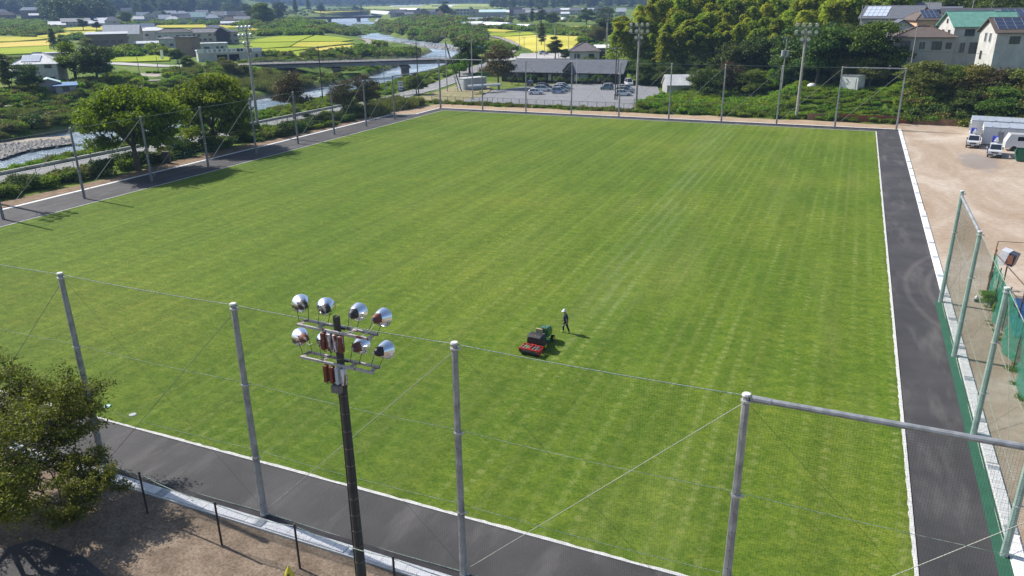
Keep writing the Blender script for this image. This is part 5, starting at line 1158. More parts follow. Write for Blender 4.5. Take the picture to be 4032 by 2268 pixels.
hs(3968, 4080, 0, 72, 44, 'gable', 'slate', 'brown', 'brown walled house with solar panels behind the right edge house', D=220, rot=22, dep=9, near=True, solar=(.1, .8, .15, .9, 4, 2), wins=[(0, 4, 1.2, 1, 'f')])
hs(3890, 3972, 0, 37, 23, 'gable', 'red', 'white', 'low building with a bright red roof near the upper right corner', D=275, dep=8)
hs(3815, 3890, 0, 16, -4, 'hip', 'grey', 'cream', 'grey hip roofed house left of the red roof at the top edge', D=290, dep=9)
hs(3976, 4036, 0, 18, 4, 'gable', 'white', 'white', 'plain white house in the upper right corner', D=280, dep=8)
hs(3640, 3760, 0, 38, 30, 'gable', 'slate', 'grey', 'low slate roof behind the peach walled house', D=245, dep=8)
hs(3190, 3262, 0, 34, 22, 'hip', 'grey', 'cream', 'grey hip roofed house behind the right end of the bamboo grove', D=270, dep=9)
hs(3258, 3345, 0, 48, 24, 'gable', 'slate', 'white', 'house with pale solar roof beside the bamboo grove', D=245, rot=-20, dep=9, near=True, solar=(.05, .5, .1, .9, 3, 3, 1), wins=[(0, 4, 1.4, 1.1, 'f')])
hs(3330, 3420, 0, 60, 45, 'hip', 'brown', 'cream', 'low brown roofed house between the grove and the solar roofed house', D=240, dep=8)

# left: white roofed house, brown long house, tiled houses, taxi garage
c = c1
def H1(x0, x1, yb, ye, yr, *a, **k): return hs(x0*.427, x1*.427, yb*.427, ye*.427, yr*.427, *a, **k)
H1(215, 500, 775, 630, 545, 'hip', 'white', 'white', 'two storey white house with a bright metal roof at the left edge', rot=-18, dep=9, near=True, solar=(.18, .62, .2, .75, 5, 2, 1), wins=[(-5.4, 5.0, 1.5, 1.1, 'f'), (-3.0, 5.0, .9, 1.3, 'f'), (-1.0, 5.0, 1.2, 1.2, 'f'), (3.4, 5.0, 1.8, 1.2, 'f'), (-2.6, 1.4, 1.0, 1.9, 'f'), (0.8, 1.4, .8, 2.0, 'f'), (4, 1.4, 1.4, 1, 'f')])
H1(150, 290, 720, 690, 668, 'gable', 'white', 'grey', 'low wing with white roof left of the white house', dep=6)
H1(390, 530, 840, 800, 768, 'front', 'mint', 'grey', 'lean to with a pale green roof in front of the white house', dep=5)
H1(550, 690, 870, 826, 812, 'shed', 'blue', 'grey', 'low hut with a blue sheet roof below the ivy covered tree', dep=4)
H1(-40, 45, 700, 600, 572, 'hip', 'dark', 'peach', 'peach walled house cut by the left edge', dep=8)
H1(470, 620, 600, 515, 500, 'flat', 'pale', 'grey', 'flat roofed grey building behind the ivy covered tree, left', dep=8)
H1(810, 930, 560, 492, 482, 'flat', 'dark', 'white', 'flat roofed white building right of the ivy covered tree', dep=7)
H1(860, 1150, 470, 345, 330, 'shed', 'silver', 'brown', 'long two storey brown house with balcony under a low silver roof', rot=-4, dep=7, near=True, wins=[(-8, 4.6, 2, 1.1, 'f'), (-4.5, 4.6, 2, 1.1, 'f'), (-1.2, 4.6, 3, 1.1, 'f'), (3, 4.6, 2, 1.1, 'f'), (-8, 1.4, 3.6, 1.9, 'f'), (-2, 1.4, 5, 1.9, 'f'), (6, 4.6, 2, 1.1, 'f')])
H1(1010, 1260, 425, 332, 262, 'gable', 'silver', 'cream', 'tall building with a steep silver roof behind the brown house', rot=-12, dep=11, near=True, wins=[(3, 4.4, 1.4, 1.1, 'f')])
H1(1280, 1420, 300, 268, 232, 'gable', 'silver', 'grey', 'house with a pale roof behind the white pyramid roof', dep=8, rot=10)
H1(1310, 1540, 405, 305, 274, 'hip', 'white', 'white', 'two storey white house with a bright pyramid roof', dep=12, near=True, rot=4)
H1(1195, 1280, 466, 425, 412, 'shed', 'silver', 'white', 'small white shed in front of the pyramid roofed house', dep=4)
H1(1280, 1445, 462, 412, 396, 'shed', 'silver', 'grey', 'grey metal shed in front of the pyramid roofed house', dep=5)
H1(1490, 1760, 420, 320, 290, 'hip', 'dark', 'white', 'house with a black tiled roof behind the dark brown box building', dep=9, near=True)
H1(1480, 1612, 440, 372, 352, 'hip', 'slate', 'white', 'small white house with large windows left of the dark brown box building', dep=7, near=True)
H1(1650, 1770, 522, 376, 356, 'flat', 'black', 'brown', 'dark brown box shaped building beside the taxi garage', rot=-22, dep=10, near=True, wins=[(5, 4.5, 3.2, 1.2, 'l'), (3.6, 3.4, .5, .5, 'f'), (5.0, 3.4, .5, .5, 'f')])
H1(1750, 2040, 388, 315, 280, 'hip', 'grey', 'cream', 'large grey tiled house with beige balcony behind the taxi garage', dep=10, near=True)
H1(2010, 2100, 410, 310, 276, 'front', 'dark', 'dark', 'tall dark clad house right of the grey tiled house', rot=-8, dep=10, near=True, wins=[(0, 4.6, .8, 1, 'f')])
H1(2105, 2200, 400, 312, 290, 'hip', 'dark', 'cream', 'cream house with dark tiles beside the left floodlight pole', dep=8)
H1(1905, 2050, 285, 265, 240, 'hip', 'slate', 'grey', 'house with slate hip roof behind the grey tiled house', dep=8)
# taxi garage
g1 = hs(1880*.427, 2380*.427, 560*.427, 480*.427, 470*.427, 'flat', 'white', 'white', 'low white taxi garage with a long signboard and open bays', rot=6, dep=9, near=True, wins=[], cat='garage', name='taxi_garage', wh=None)
gd = [c for c in g1.children if c.name.startswith('wall')][0].dimensions; GL = gd[0]
gh = gd[2]-.6
mb = MB(); mb.box((0, -.65, gh+.15), (GL+.6, .25, 1.55)); sb = mb.build('signboard', mat('sign_white', (.78, .78, .78), .5), g1)
navy = mat('sign_navy', (.015, .02, .05), .5)
text(sb, 'さ く ら タ ク シ ー ■●', 1.42, (-GL*.10, -.79, gh+.14), (R(90), 0, 0), navy, 'lettering', .01)
mb = MB()
for u in (-.13, .06): mb.box((GL*u, -.02, 1.25), (GL*.16, .1, 2.5))
mb.build('bay_shade_panel', mat('bay_shade', (.012, .012, .014), .9), g1)  # near-black slabs painted as the shade inside the open bays
window(g1, GL*.42, 1.6, .9, 1.4, 'f', L_=GL)
H1(1855, 2085, 470, 412, 390, 'flat', 'white', 'white', 'upper storey office of the taxi garage with a flat parapet', rot=6, dep=7, near=True, wins=[(-3, 1.4, 2.4, 1.3, 'f'), (2, 1.4, 1.1, 1.4, 'f'), (4.2, 1.4, 1.1, 1.4, 'f')], skirt=0)

# far houses: rows on the valley floor
ORD = ['leftmost', 'second', 'third', 'fourth', 'fifth', 'sixth', 'seventh', 'eighth', 'ninth', 'tenth', 'eleventh', 'twelfth', 'thirteenth', 'fourteenth', 'fifteenth', 'sixteenth', 'seventeenth', 'eighteenth', 'nineteenth', 'twentieth', 'twenty first', 'twenty second', 'twenty third', 'twenty fourth', 'twenty fifth', 'twenty sixth', 'twenty seventh', 'twenty eighth', 'twenty ninth', 'thirtieth']
KN = dict(gable='gabled', hip='hipped', front='narrow', shed='lean-to', flat='flat')
def row(items, where, grp, dep=9):
    items = sorted(items, key=lambda t: t[0])
    for i, it in enumerate(items):
        x0, x1, yb, ye, yr, kind, rf, wl = it[:8]
        o = 'leftmost' if i == 0 else ('rightmost' if i == len(items)-1 else ORD[i]+' from the left')
        hs(x0-2, x1+2, yb+1, ye-1, yr-3, kind, rf, wl, '%s %s roofed house, %s %s' % (KN[kind], rf, o, where), dep=min(dep, 16), group=grp)
row([(207,262,104,98,92,'shed','silver','grey'),(262,343,104,90,82,'gable','cream' if 0 else 'pale','cream'),(322,358,84,74,66,'hip','silver','white'),(345,415,104,96,89,'shed','silver','white'),(400,432,80,76,71,'gable','white','grey'),(425,467,104,88,76,'hip','slate','white'),(385,430,92,84,78,'shed','silver','grey'),(212,250,106,102,98,'gable','white','white')], 'below the dark wood', 'houses below the dark wood', 10)
row([(533,562,86,78,72,'gable','white','grey'),(560,600,84,70,62,'front','silver','grey'),(598,640,78,62,51,'front','grey','white'),(635,670,84,76,66,'gable','white','white'),(662,704,88,80,72,'hip','white','white'),(690,740,84,72,60,'gable','slate','grey'),(712,765,86,76,62,'hip','slate','brown'),(765,808,96,72,55,'gable','mint','white'),(808,850,80,68,56,'gable','grey','grey'),(818,860,92,76,62,'hip','silver','white'),(848,880,88,66,52,'gable','pale','white'),(885,925,96,84,74,'hip','brown','dark'),(905,945,84,64,52,'gable','slate','brown'),(940,985,86,66,48,'gable','grey','white'),(930,980,92,80,72,'shed','slate','grey'),(700,742,98,92,84,'front','blue','white'),(880,955,100,97,92,'shed','silver','white'),(860,915,46,40,30,'hip','pale','white'),(740,800,52,44,34,'gable','brown','white'),(548,585,74,64,54,'gable','silver','white'),(610,650,72,60,50,'hip','grey','white'),(655,690,70,58,48,'gable','white','white'),(700,735,68,58,48,'hip','silver','white'),(745,775,76,64,54,'gable','silver','white'),(780,815,70,56,46,'gable','pale','white'),(830,862,72,60,50,'hip','silver','white'),(866,900,76,62,52,'gable','silver','white'),(910,945,76,64,54,'hip','pale','white'),(950,990,72,60,50,'gable','silver','white')], 'in the village below the hill', 'village houses under the left hill', 9)
row([(-10,28,72,55,42,'hip','grey','cream'),(10,55,80,66,57,'hip','brown','brown'),(100,158,76,50,36,'hip','silver','brown'),(36,92,46,38,22,'gable','black','dark'),(128,160,78,66,62,'shed','silver','dark'),(90,120,28,22,14,'gable','pale','cream'),(140,175,24,18,12,'gable','pale','white'),(0,34,26,20,0,'flat','white','white')], 'on the far left terrace', 'houses on the left hillside', 9)
row([(430,480,40,32,22,'hip','slate','grey'),(470,520,46,38,24,'hip','slate','cream'),(490,540,60,46,34,'gable','grey','cream'),(525,545,36,28,22,'gable','slate','white')], 'between the two left woods', 'houses between the left woods', 9)
row([(1540,1575,66,54,40,'gable','slate','cream'),(1565,1600,62,52,42,'gable','grey','brown'),(1600,1650,66,56,46,'gable','dark','grey'),(1598,1625,78,60,54,'shed','slate','white'),(1650,1690,60,50,38,'front','dark','brown'),(1692,1730,66,60,50,'front','slate','grey'),(1722,1745,70,58,44,'hip','brown','cream'),(1775,1800,68,46,38,'flat','brown','brown'),(1695,1712,56,50,44,'gable','slate','cream')], 'behind the far bridge', 'houses behind the far bridge', 10)
row([(2010,2062,62,44,34,'gable','black','brown'),(2028,2064,72,56,42,'gable','slate','cream'),(2060,2095,62,48,36,'gable','pale','cream'),(2072,2140,68,52,48,'gable','cream' if 0 else 'pale','beige'),(2098,2150,52,44,34,'hip','slate','cream'),(2140,2165,60,50,38,'gable','grey','white'),(2168,2210,58,46,34,'hip','slate','cream'),(2198,2250,54,42,38,'shed','white','grey'),(2240,2290,58,44,34,'hip','grey','cream'),(2212,2238,66,56,52,'gable','white','white'),(2295,2340,48,44,37,'shed','silver','white'),(2340,2382,50,40,26,'hip','dark','grey'),(2430,2460,60,48,38,'gable','silver','cream'),(2046,2062,70,56,52,'front','slate','white')], 'below the wooded ridge', 'houses below the wooded ridge', 9)
# three storey office and factory
o = hs(1800, 1848, 71, 39, 37, 'flat', 'white', 'white', 'white three storey office with rows of windows, far beyond the river', rot=-10, dep=14, wins=[], cat='office', name='office_block')
ld = [c for c in o.children if c.name.startswith('wall')][0].dimensions[0]
for s_ in range(3):
    for i in range(4): window(o, -ld/2+ld*(i+.5)/4, 2.2+s_*3.4, ld/4*.62, 1.5, 'f', near=False)
hs(1848, 1885, 70, 42, 36, 'flat', 'grey', 'cream', 'grey stair block joined to the far white office', dep=16, cat='office', name='office_block', wins=[(0, 6, 2, 1.4, 'f'), (0, 2.5, 2, 1.4, 'f')])
hs(1884, 1990, 66, 50, 41, 'shed', 'mint', 'grey', 'long factory with pale blue roof beside the far white office', dep=26, cat='factory', name='factory', wins=[])
hs(1940, 2010, 60, 50, 42, 'shed', 'white', 'grey', 'factory hall with a white roof in the far town', dep=30, cat='factory', name='factory', wins=[])
hs(1976, 1994, 74, 64, 60, 'flat', 'pale', 'cream', 'small round fronted cream building beside the far car park', dep=6, wins=[])
hs(1846, 1912, 92, 90, 78, 'gable', 'silver', 'grey', 'low shed with a silver roof among the riverside bushes', dep=10, wins=[])
# ------------------------------------------------------------------ vehicles
tyre = mat('tyre', (0.02, 0.02, 0.02), .8, .1); rim = mat('rim', (0.45, 0.46, 0.48), .3, .1, 4, metal=.7); glass_d = mat('car_glass', (0.018, 0.022, 0.028), .06, .02, 1, spec=.9, coat=.6); lampc = mat('headlight', (.7, .72, .75), .15, .05, 1, spec=.9); lampr = mat('taillight', (.35, .02, .02), .25, .05); blackp = mat('black_trim', (.025, .025, .028), .6); platem = mat('number_plate', (.7, .7, .68), .5)
def paintm(nm, c): return mat('paint_'+nm, c, .28, .03, 1, spec=.6, coat=.7)
CP = dict(white=(.74, .75, .76), black=(.018, .018, .022), teal=(.10, .19, .22), maroon=(.12, .05, .045), grey=(.11, .13, .15), silver=(.42, .43, .44), pearl=(.70, .70, .66), blue=(.30, .40, .55))
TP = {  # length, width, height, bonnet, belt, roof profile (x from rear, z), rake
 'hatch': (4.0, 1.68, 1.48, [(0,.62),(.05,.95),(.25,1.0),(.30,1.02),(2.8,.98),(3.1,.93),(3.75,.74),(4.0,.55)], [(.12,1.0),(.55,1.40),(1.3,1.48),(2.1,1.45),(3.0,.97)]),
 'mpv': (4.6, 1.72, 1.70, [(0,.6),(.03,.98),(.2,1.02),(3.3,1.0),(3.6,.98),(4.35,.80),(4.6,.55)], [(.08,1.02),(.35,1.58),(1.2,1.70),(2.6,1.66),(3.65,1.0)]),
 'kei': (3.4, 1.48, 1.66, [(0,.6),(.02,.9),(.1,.95),(2.6,.94),(2.75,.92),(3.25,.82),(3.4,.5)], [(.05,.95),(.22,1.58),(.9,1.66),(2.0,1.62),(2.75,.94)]),
 'box': (3.6, 1.60, 1.80, [(0,.6),(.02,.95),(.1,1.0),(2.9,1.0),(3.0,.98),(3.45,.88),(3.6,.5)], [(.04,1.0),(.15,1.70),(.6,1.80),(2.5,1.76),(3.0,1.0)]),
 'van': (4.7, 1.75, 1.98, [(0,.6),(.02,1.05),(.1,1.1),(3.9,1.1),(4.0,1.05),(4.55,.9),(4.7,.5)], [(.05,1.1),(.15,1.85),(.7,1.98),(3.0,1.95),(4.05,1.1)]),
 'suv': (4.3, 1.77, 1.58, [(0,.65),(.04,1.0),(.3,1.06),(3.0,1.0),(3.3,.97),(4.0,.84),(4.3,.6)], [(.2,1.05),(.8,1.50),(1.5,1.58),(2.4,1.53),(3.2,.99)])}
def interp(pr, x):
    for (x0, z0), (x1, z1) in zip(pr[:-1], pr[1:]):
        if x <= x1: return z0+(z1-z0)*max(0, (x-x0))/(x1-x0+1e-9)
    return pr[-1][1]
def car(kind, colr, p, ang, label, group=None, roofc=None, cat='car'):
    Ln, Wd, Ht, body, roof = TP[kind]; root = empty('parked_car', p, ang, label, cat, group); pm = paintm(colr, CP[colr]); h = Wd/2; off = Ln/2
    mb = MB(); st = sorted(set([0, .04, .15, .35, .7, 1.1, 1.8, Ln-1.5, Ln-.9, Ln-.5, Ln-.2, Ln-.05, Ln])); rows = []
    for x in st:
        z = interp(body, x); e = min(x, Ln-x); w = h-(.10 if e < .05 else .04 if e < .2 else 0); zb = .30 if e > .1 else .36; m_ = (zb+z)/2
        rows.append([(x-off, -w+.03, zb), (x-off, -w, m_), (x-off, -w+.04, z-.06), (x-off, -w+.12, z), (x-off, w-.12, z), (x-off, w-.04, z-.06), (x-off, w, m_), (x-off, w-.03, zb)])
    vs = [v for r_ in rows for v in r_]; fs = []
    for i in range(len(rows)-1):
        for k in range(8): fs.append((8*i+k, 8*i+(k+1) % 8, 8*i+8+(k+1) % 8, 8*i+8+k))
    fs += [tuple(range(7, -1, -1)), tuple(range(8*(len(rows)-1), 8*len(rows)))]
    mb.add(vs, [tuple(reversed(f)) for f in fs]); mb.build('body', pm, root, smooth=False)
    # cabin: glass shell below a painted roof with pillars
    r0, rN = roof[0], roof[-1]; top = [q for q in roof[1:-1]]; g_ = MB(); ins = .16
    def ring(x, z, w): return [(x-off, -w, z), (x-off, w, z)]
    belt = [(r0[0], r0[1]), (top[0][0]*.6+r0[0]*.4+.2, interp(body, 1.0)), (top[1][0], interp(body, top[1][0])), (top[2][0] if len(top) > 2 else top[1][0]+.6, interp(body, 2.0)), (rN[0], rN[1])]
    nb = len(top); V = []
    for x, z in ((r0), (rN)): pass
    low = [(r0[0], r0[1]-.02)]+[(q[0], interp(body, q[0])-.02) for q in top]+[(rN[0], rN[1]-.02)]
    for (x, z) in low: V += [(x-off, -h+.10, z), (x-off, h-.10, z)]
    nl = len(low)
    for (x, z) in top: V += [(x-off, -h+ins+.06, z), (x-off, h-ins-.06, z)]
    F = []
    for i in range(nb-1):
        a, b_ = 2*nl+2*i, 2*nl+2*i+2; la_, lb_ = 2*(i+1), 2*(i+2); F += [(la_, lb_, b_, a), (lb_+1, la_+1, a+1, b_+1)]
    F += [(0, 2, 2*nl), (3, 1, 2*nl+1), (1, 0, 2*nl, 2*nl+1), (2*(nl-2), 2*(nl-1), 2*nl+2*nb-2), (2*(nl-1)+1, 2*(nl-2)+1, 2*nl+2*nb-1), (2*(nl-1), 2*(nl-1)+1, 2*nl+2*nb-1, 2*nl+2*nb-2)]
    g_.add(V, F); g_.build('window_glass', glass_d, root)
    mb = MB(); tv = []
    for (x, z) in top: tv += [(x-off, -h+ins+.05, z-.04), (x-off, -h+ins+.09, z+.02), (x-off, h-ins-.09, z+.02), (x-off, h-ins-.05, z-.04)]
    fs = []
    for i in range(nb-1):
        for k in range(3): fs.append((4*i+k, 4*i+4+k, 4*i+5+k, 4*i+1+k))
    mb.add(tv, fs)
    for s_ in (-1, 1):
        P_ = lambda x, z, t_: (x-off, s_*(h-.095-(ins-.035)*t_), z)
        for (a, b_) in (((r0[0]+.03, r0[1]), top[0]), ((rN[0]-.02, rN[1]), top[-1]), ((top[1][0]+.55, interp(body, top[1][0]+.5)), (top[1][0]+.5, top[1][1]-.02))): mb.tube(P_(*a, 0), P_(*b_, 1), .045, n=5)
    mb.build('roof', paintm(roofc or colr, CP[roofc or colr]), root)
    for x in (.78 if Ln > 3.8 else .62, Ln-.82 if Ln > 3.8 else Ln-.62):
        for s_ in (-1, 1):
            m2 = MB(); m2.tube((0, -.10, 0), (0, .10, 0), .315, n=16); w = m2.build('wheel', tyre, root); w.location = (x-off, s_*(h-.09), .315); m3 = MB(); m3.tube((0, s_*.09, 0), (0, s_*.115, 0), .20, n=12); m3.build('rim', rim, w)
            m4 = MB(); m4.tube((x-off, s_*(h-.22), .33), (x-off, s_*(h+.006), .33), .36, n=16)
            if s_ == 1: m4.tube((x-off, -(h-.22), .33), (x-off, -(h+.006), .33), .36, n=16); m4.build('wheel_arch', blackp, root)
    for s_ in (-1, 1):
        m2 = MB(); m2.box((Ln-.12-off, s_*(h-.27), interp(body, Ln-.15)-.06), (.2, .34, .13)); m2.build('headlight', lampc, root); m2 = MB(); m2.box((.03-off, s_*(h-.18), .88), (.08, .16, .26)); m2.build('taillight', lampr, root)
        m2 = MB(); m2.box((rN[0]-.35-off, s_*(h+.07), rN[1]+.06), (.12, .16, .11)); m2.build('mirror', pm, root)
    m2 = MB(); m2.box((Ln-off+.01, 0, .42), (.03, h*1.3, .16)); m2.box((-off-.01, 0, .40), (.03, h*1.5, .14)); m2.build('bumper_trim', blackp, root); m2 = MB(); m2.box((Ln-off+.03, 0, .5), (.02, .33, .16)); m2.box((-off-.03, 0, .62), (.02, .33, .16)); m2.build('number_plate', platem, root)
    return root
def carpx(kind, colr, px0, px1, pyb, ang, label, z=0.155, group='cars parked on the car park', **k):
    p = P((px0+px1)/2, pyb, z); q = Vector((-math.sin(CYAW), math.cos(CYAW), 0))*.75; return car(kind, colr, p+q, ang, label, group, **k)
s6 = lambda x: 1950+x*.2717
a0 = CYAW
carpx('hatch', 'white', s6(470), s6(712), 230+530*.2717, a0-.03, 'white hatchback parked nearest the fence on the left side of the car park')
carpx('mpv', 'white', s6(580), s6(805), 230+485*.2717, a0-.02, 'white estate car just behind the white hatchback on the left of the car park')
carpx('mpv', 'maroon', s6(590), s6(835), 230+450*.2717, a0, 'dark maroon minivan third back in the left cluster')
carpx('suv', 'black', s6(455), s6(560), 230+405*.2717, a0+1.5, 'black car parked nose in beside the hedge at the left')
carpx('kei', 'blue', s6(812), s6(1015), 230+515*.2717, a0, 'pale bluish hatchback nearest the fence in the middle cluster')
carpx('hatch', 'silver', s6(870), s6(1045), 230+495*.2717, a0, 'silver grey car second back in the middle cluster')
carpx('mpv', 'grey', s6(865), s6(1060), 230+472*.2717, a0, 'grey minivan with a pale roof third back in the middle cluster', roofc='white')
carpx('mpv', 'white', s6(885), s6(1100), 230+450*.2717, a0, 'white minivan farthest back in the middle cluster')
carpx('box', 'teal', s6(1525), s6(1712), 230+463*.2717, a0+PI, 'blue grey boxy car with white roof, alone in mid car park', roofc='white')
carpx('suv', 'white', s6(1735), s6(1975), 230+550*.2717, a0, 'white rounded car behind the pair of utility poles')
carpx('mpv', 'silver', s6(1770), s6(2000), 230+510*.2717, a0, 'silver estate car between two white cars behind the utility poles')
carpx('mpv', 'white', s6(1775), s6(2030), 230+478*.2717, a0, 'large white minivan behind the silver estate car')
p = P(s6(1933), 230+390*.2717, .15); car('van', 'white', (p.x, p.y, Hs(p.x, p.y)+.05), a0-1.5, 'white microvan seen from behind beside the long building', 'cars parked on the car park')
p = T(2020, 178); 
for (a, b, kind, colr, an, lb) in ((1992, 186, 'van', 'white', 1.2, 'small white truck like van on the lane beside the golden field'), (2140, 218, 'suv', 'white', .3, 'white car driving along the road behind the dark round shrub')):
    p = T(a, b); car(kind, colr, (p.x, p.y, p.z+.4), CYAW+an, lb)
for (a, b, kind, colr, lb) in ((1035, 234, 'mpv', 'black', 'black car parked right of the taxi garage'), (1022, 228, 'mpv', 'silver', 'silver car behind the black car at the taxi garage'), (925, 238, 'kei', 'black', 'dark taxi standing inside the left garage bay'), (945, 237, 'kei', 'white', 'pale taxi standing in front of the garage bays')):
    p = T(a, b); car(kind, colr, (p.x, p.y, p.z+.15), CYAW+.2, lb)
# far car park
for i in range(16):
    p = T(1792+i*12.5+rnd.uniform(-2, 2), 71+rnd.uniform(-1, 2)); c_ = ('white', 'silver', 'white', 'grey', 'black')[i % 5]
    mb = MB(); mb.box((0, 0, .7), (4.3, 1.7, .75)); mb.box((-.2, 0, 1.3), (2.6, 1.5, .6)); o = mb.build('parked_car', paintm(c_, CP[c_])); o.location = p; o.rotation_euler = (0, 0, CYAW+.5)
    tag(o, '%s car in the far factory car park, %s in its row' % ({'white': 'white', 'silver': 'silver', 'grey': 'dark grey', 'black': 'black'}[c_], 'leftmost' if i == 0 else ('rightmost' if i == 15 else ORD[i]+' from the left')), 'car', 'cars in the far factory car park')
# trucks at the right
def truck(p, ang, label, bucket_side=1, boom=True):
    root = empty('lift_truck', p, ang, label, 'truck', 'small trucks with folded booms'); W_ = paintm('white', CP['white']); blue = mat('bucket_blue', (.03, .05, .42), .4, .05, 1)
    mb = MB(); vs = [(1.0, -.85, .35), (2.55, -.85, .35), (2.62, -.85, 1.0), (2.42, -.80, 1.28), (2.02, -.72, 1.98), (1.05, -.74, 2.02), (1.0, -.85, 1.2)]; vv = vs+[(x, -y, z) for x, y, z in vs]; n = len(vs)
    mb.add(vv, [tuple(range(n)), tuple(range(2*n-1, n-1, -1))]+[((i+1) % n, i, n+i, n+(i+1) % n) for i in range(n)]); cab = mb.build('cab', W_, root)
    mb = MB(); mb.add([(2.47, -.70, 1.24), (2.47, .70, 1.24), (2.08, .64, 1.92), (2.08, -.64, 1.92)], [(0, 1, 2, 3)]); mb.build('windscreen', glass_d, cab)
    for s_ in (-1, 1): mb = MB(); mb.add([(1.25, s_*.862, 1.2), (2.3, s_*.862, 1.2), (2.0, s_*.775, 1.82), (1.25, s_*.775, 1.85)], [(0, 1, 2, 3)]); mb.build('side_window', glass_d, cab); mb = MB(); mb.box((2.6, s_*.62, .78), (.08, .34, .18)); mb.build('headlight', lampc, cab); mb = MB(); mb.box((2.3, s_*.90, 1.45), (.08, .14, .35)); mb.build('mirror', blackp, cab)
    mb = MB(); mb.box((2.64, 0, .78), (.05, .86, .16)); mb.box((2.6, 0, .42), (.12, 1.66, .2)); mb.build('grille', blackp, cab); mb = MB(); mb.box((2.68, 0, .46), (.03, .36, .18)); mb.build('number_plate', platem, cab)
    mb = MB(); mb.box((-.7, 0, .62), (3.4, 1.5, .16)); mb.box((-.7, 0, .8), (3.3, 1.66, .2)); mb.build('chassis', blackp, root)
    for s_ in (-1, 1): mb = MB(); mb.box((-.8, s_*.86, .72), (3.0, .08, .42)); mb.build('side_panel', blue, root)
    for x in (1.75, -1.4):
        for s_ in (-1, 1): mb = MB(); mb.tube((x, s_*.72, .36), (x, s_*.92, .36), .36, n=16); w = mb.build('wheel', tyre, root); mb = MB(); mb.tube((x, s_*.92, .36), (x, s_*.94, .36), .2, n=12); mb.build('rim', rim, w)
    mb = MB(); mb.tube((-1.4, 0, .9), (-1.4, 0, 1.6), .32, n=12); mb.box((-1.4, 0, 1.75), (.7, .6, .5)); mb.build('turntable', W_, root)
    mb = MB(); mb.box((-.1, .0, 2.22), (3.6, .34, .36), M=Matrix.Rotation(R(-6), 3, 'Y')); mb.box((.2, .0, 2.55), (2.4, .24, .24), M=Matrix.Rotation(R(-6), 3, 'Y')); mb.build('boom', W_, root)
    mb = MB(); mb.prism([(-2.9, -.55), (-1.9, -.55), (-1.9, .25), (-2.9, .25)], 1.5, 2.45); mb.build('bucket', blue, root)
    return root
p = P(3830, 584, 0); truck((p.x+.2, p.y+2.4, 0), R(-97), 'white lift truck with a blue bucket, the farther of two')
p = P(3916, 622, 0); truck((p.x+.2, p.y+2.4, 0), R(-97), 'white lift truck with a blue bucket, the nearer of two')
# container offices
cw = mat('cabin_white', (.68, .69, .70), .55, .05, 1, dirt=.12); cr_ = mat('cabin_roof', (.40, .45, .52), .5, .1, .8, dirt=.2); cs = mat('cabin_side', (.33, .34, .35), .6, .1, .8)
def cabin(x, y, ang, label, n=3, Wc=2.3, Ln=6.6):
    root = empty('site_office', (x, y, 0), ang, label, 'site office', 'prefabricated site offices')
    for i in range(n):
        mb = MB(); mb.box((i*Wc+Wc/2, Ln/2, 1.4), (Wc-.05, Ln, 2.6)); u = mb.build('unit', cw if i < n else cs, root)
        mb = MB(); mb.box((i*Wc+Wc/2, Ln/2, 2.75), (Wc-.02, Ln+.1, .14)); [mb.box((i*Wc+Wc/2, .6+k*(Ln-1.2), 2.86), (.3, .3, .1)) for k in (0, 1)]; mb.build('roof', cr_, root)
    for i in range(2):
        window(root, 1.4+i*2.4 if False else .0, 0, .1, .1) if False else None
    for k in range(2):
        w = window(root, Ln*(.25+.48*k), 1.6, 1.3, 1.1, 'f', near=True, frame=winw); w.location = (-.04, Ln*(.26+.48*k), 1.55); w.rotation_euler = (0, 0, -PI/2)
    w = window(root, 3.2, 1.5, 2.2, 1.0, 'f', near=True, frame=winw); w.location = (n*Wc*.5, -.03, 1.55)
    mb = MB(); mb.box((n*Wc*.27, -.03, 1.15), (.8, .05, 1.95)); mb.build('door', cs, root)
    return root
cabin(19.3, 150.2, R(-6), 'white site office with a grey roof, the farther of two behind the trucks', 4, 2.3, 6.2); cabin(20.2, 142.6, R(-6), 'white site office with a grey roof, the nearer of two behind the trucks', 4, 2.3, 6.2)
root = empty('minibus', (25.9, 138.6, 0), R(2), 'white minibus with dark side windows behind the green truck bed', 'bus'); mb = MB()
vs = [(-3.2, -1.0, .4), (3.2, -1.0, .4), (3.2, -1.0, 2.55), (-2.7, -1.0, 2.55), (-3.2, -1.0, 1.4)]; vv = vs+[(x, -y, z) for x, y, z in vs]; mb.add(vv, [tuple(range(5)), tuple(range(9, 4, -1))]+[((i+1) % 5, i, 5+i, 5+(i+1) % 5) for i in range(5)]); mb.build('body', paintm('white', CP['white']), root)
mb = MB(); mb.box((.6, 0, 1.9), (4.6, 2.03, .62)); mb.build('side_window', glass_d, root); mb = MB(); mb.add([(-3.17, -.9, 1.45), (-3.17, .9, 1.45), (-2.72, .85, 2.45), (-2.72, -.85, 2.45)], [(3, 2, 1, 0)]); mb.build('windscreen', glass_d, root)
for x in (-2, 2):
    for s_ in (-1, 1): mb = MB(); mb.tube((x, s_*.8, .4), (x, s_*1.02, .4), .4, n=14); mb.build('wheel', tyre, root)
gb = mat('bin_green', (.025, .16, .08), .5, .15, 2, dirt=.2)
root = empty('skip_container', (25.2, 129.6, 0), R(-4), 'open dark green steel skip at the right edge beside the trucks', 'skip'); mb = MB()
mb.box((0, -1.0, .85), (4.2, .1, 1.5)); mb.box((0, 1.0, .85), (4.2, .1, 1.5)); mb.box((2.1, 0, .85), (.1, 1.9, 1.5)); mb.box((-2.2, 0, .75), (.1, 1.9, 1.3), M=Matrix.Rotation(R(-14), 3, 'Y')); mb.box((0, 0, .15), (4.2, 1.9, .1)); mb.build('tub', gb, root)
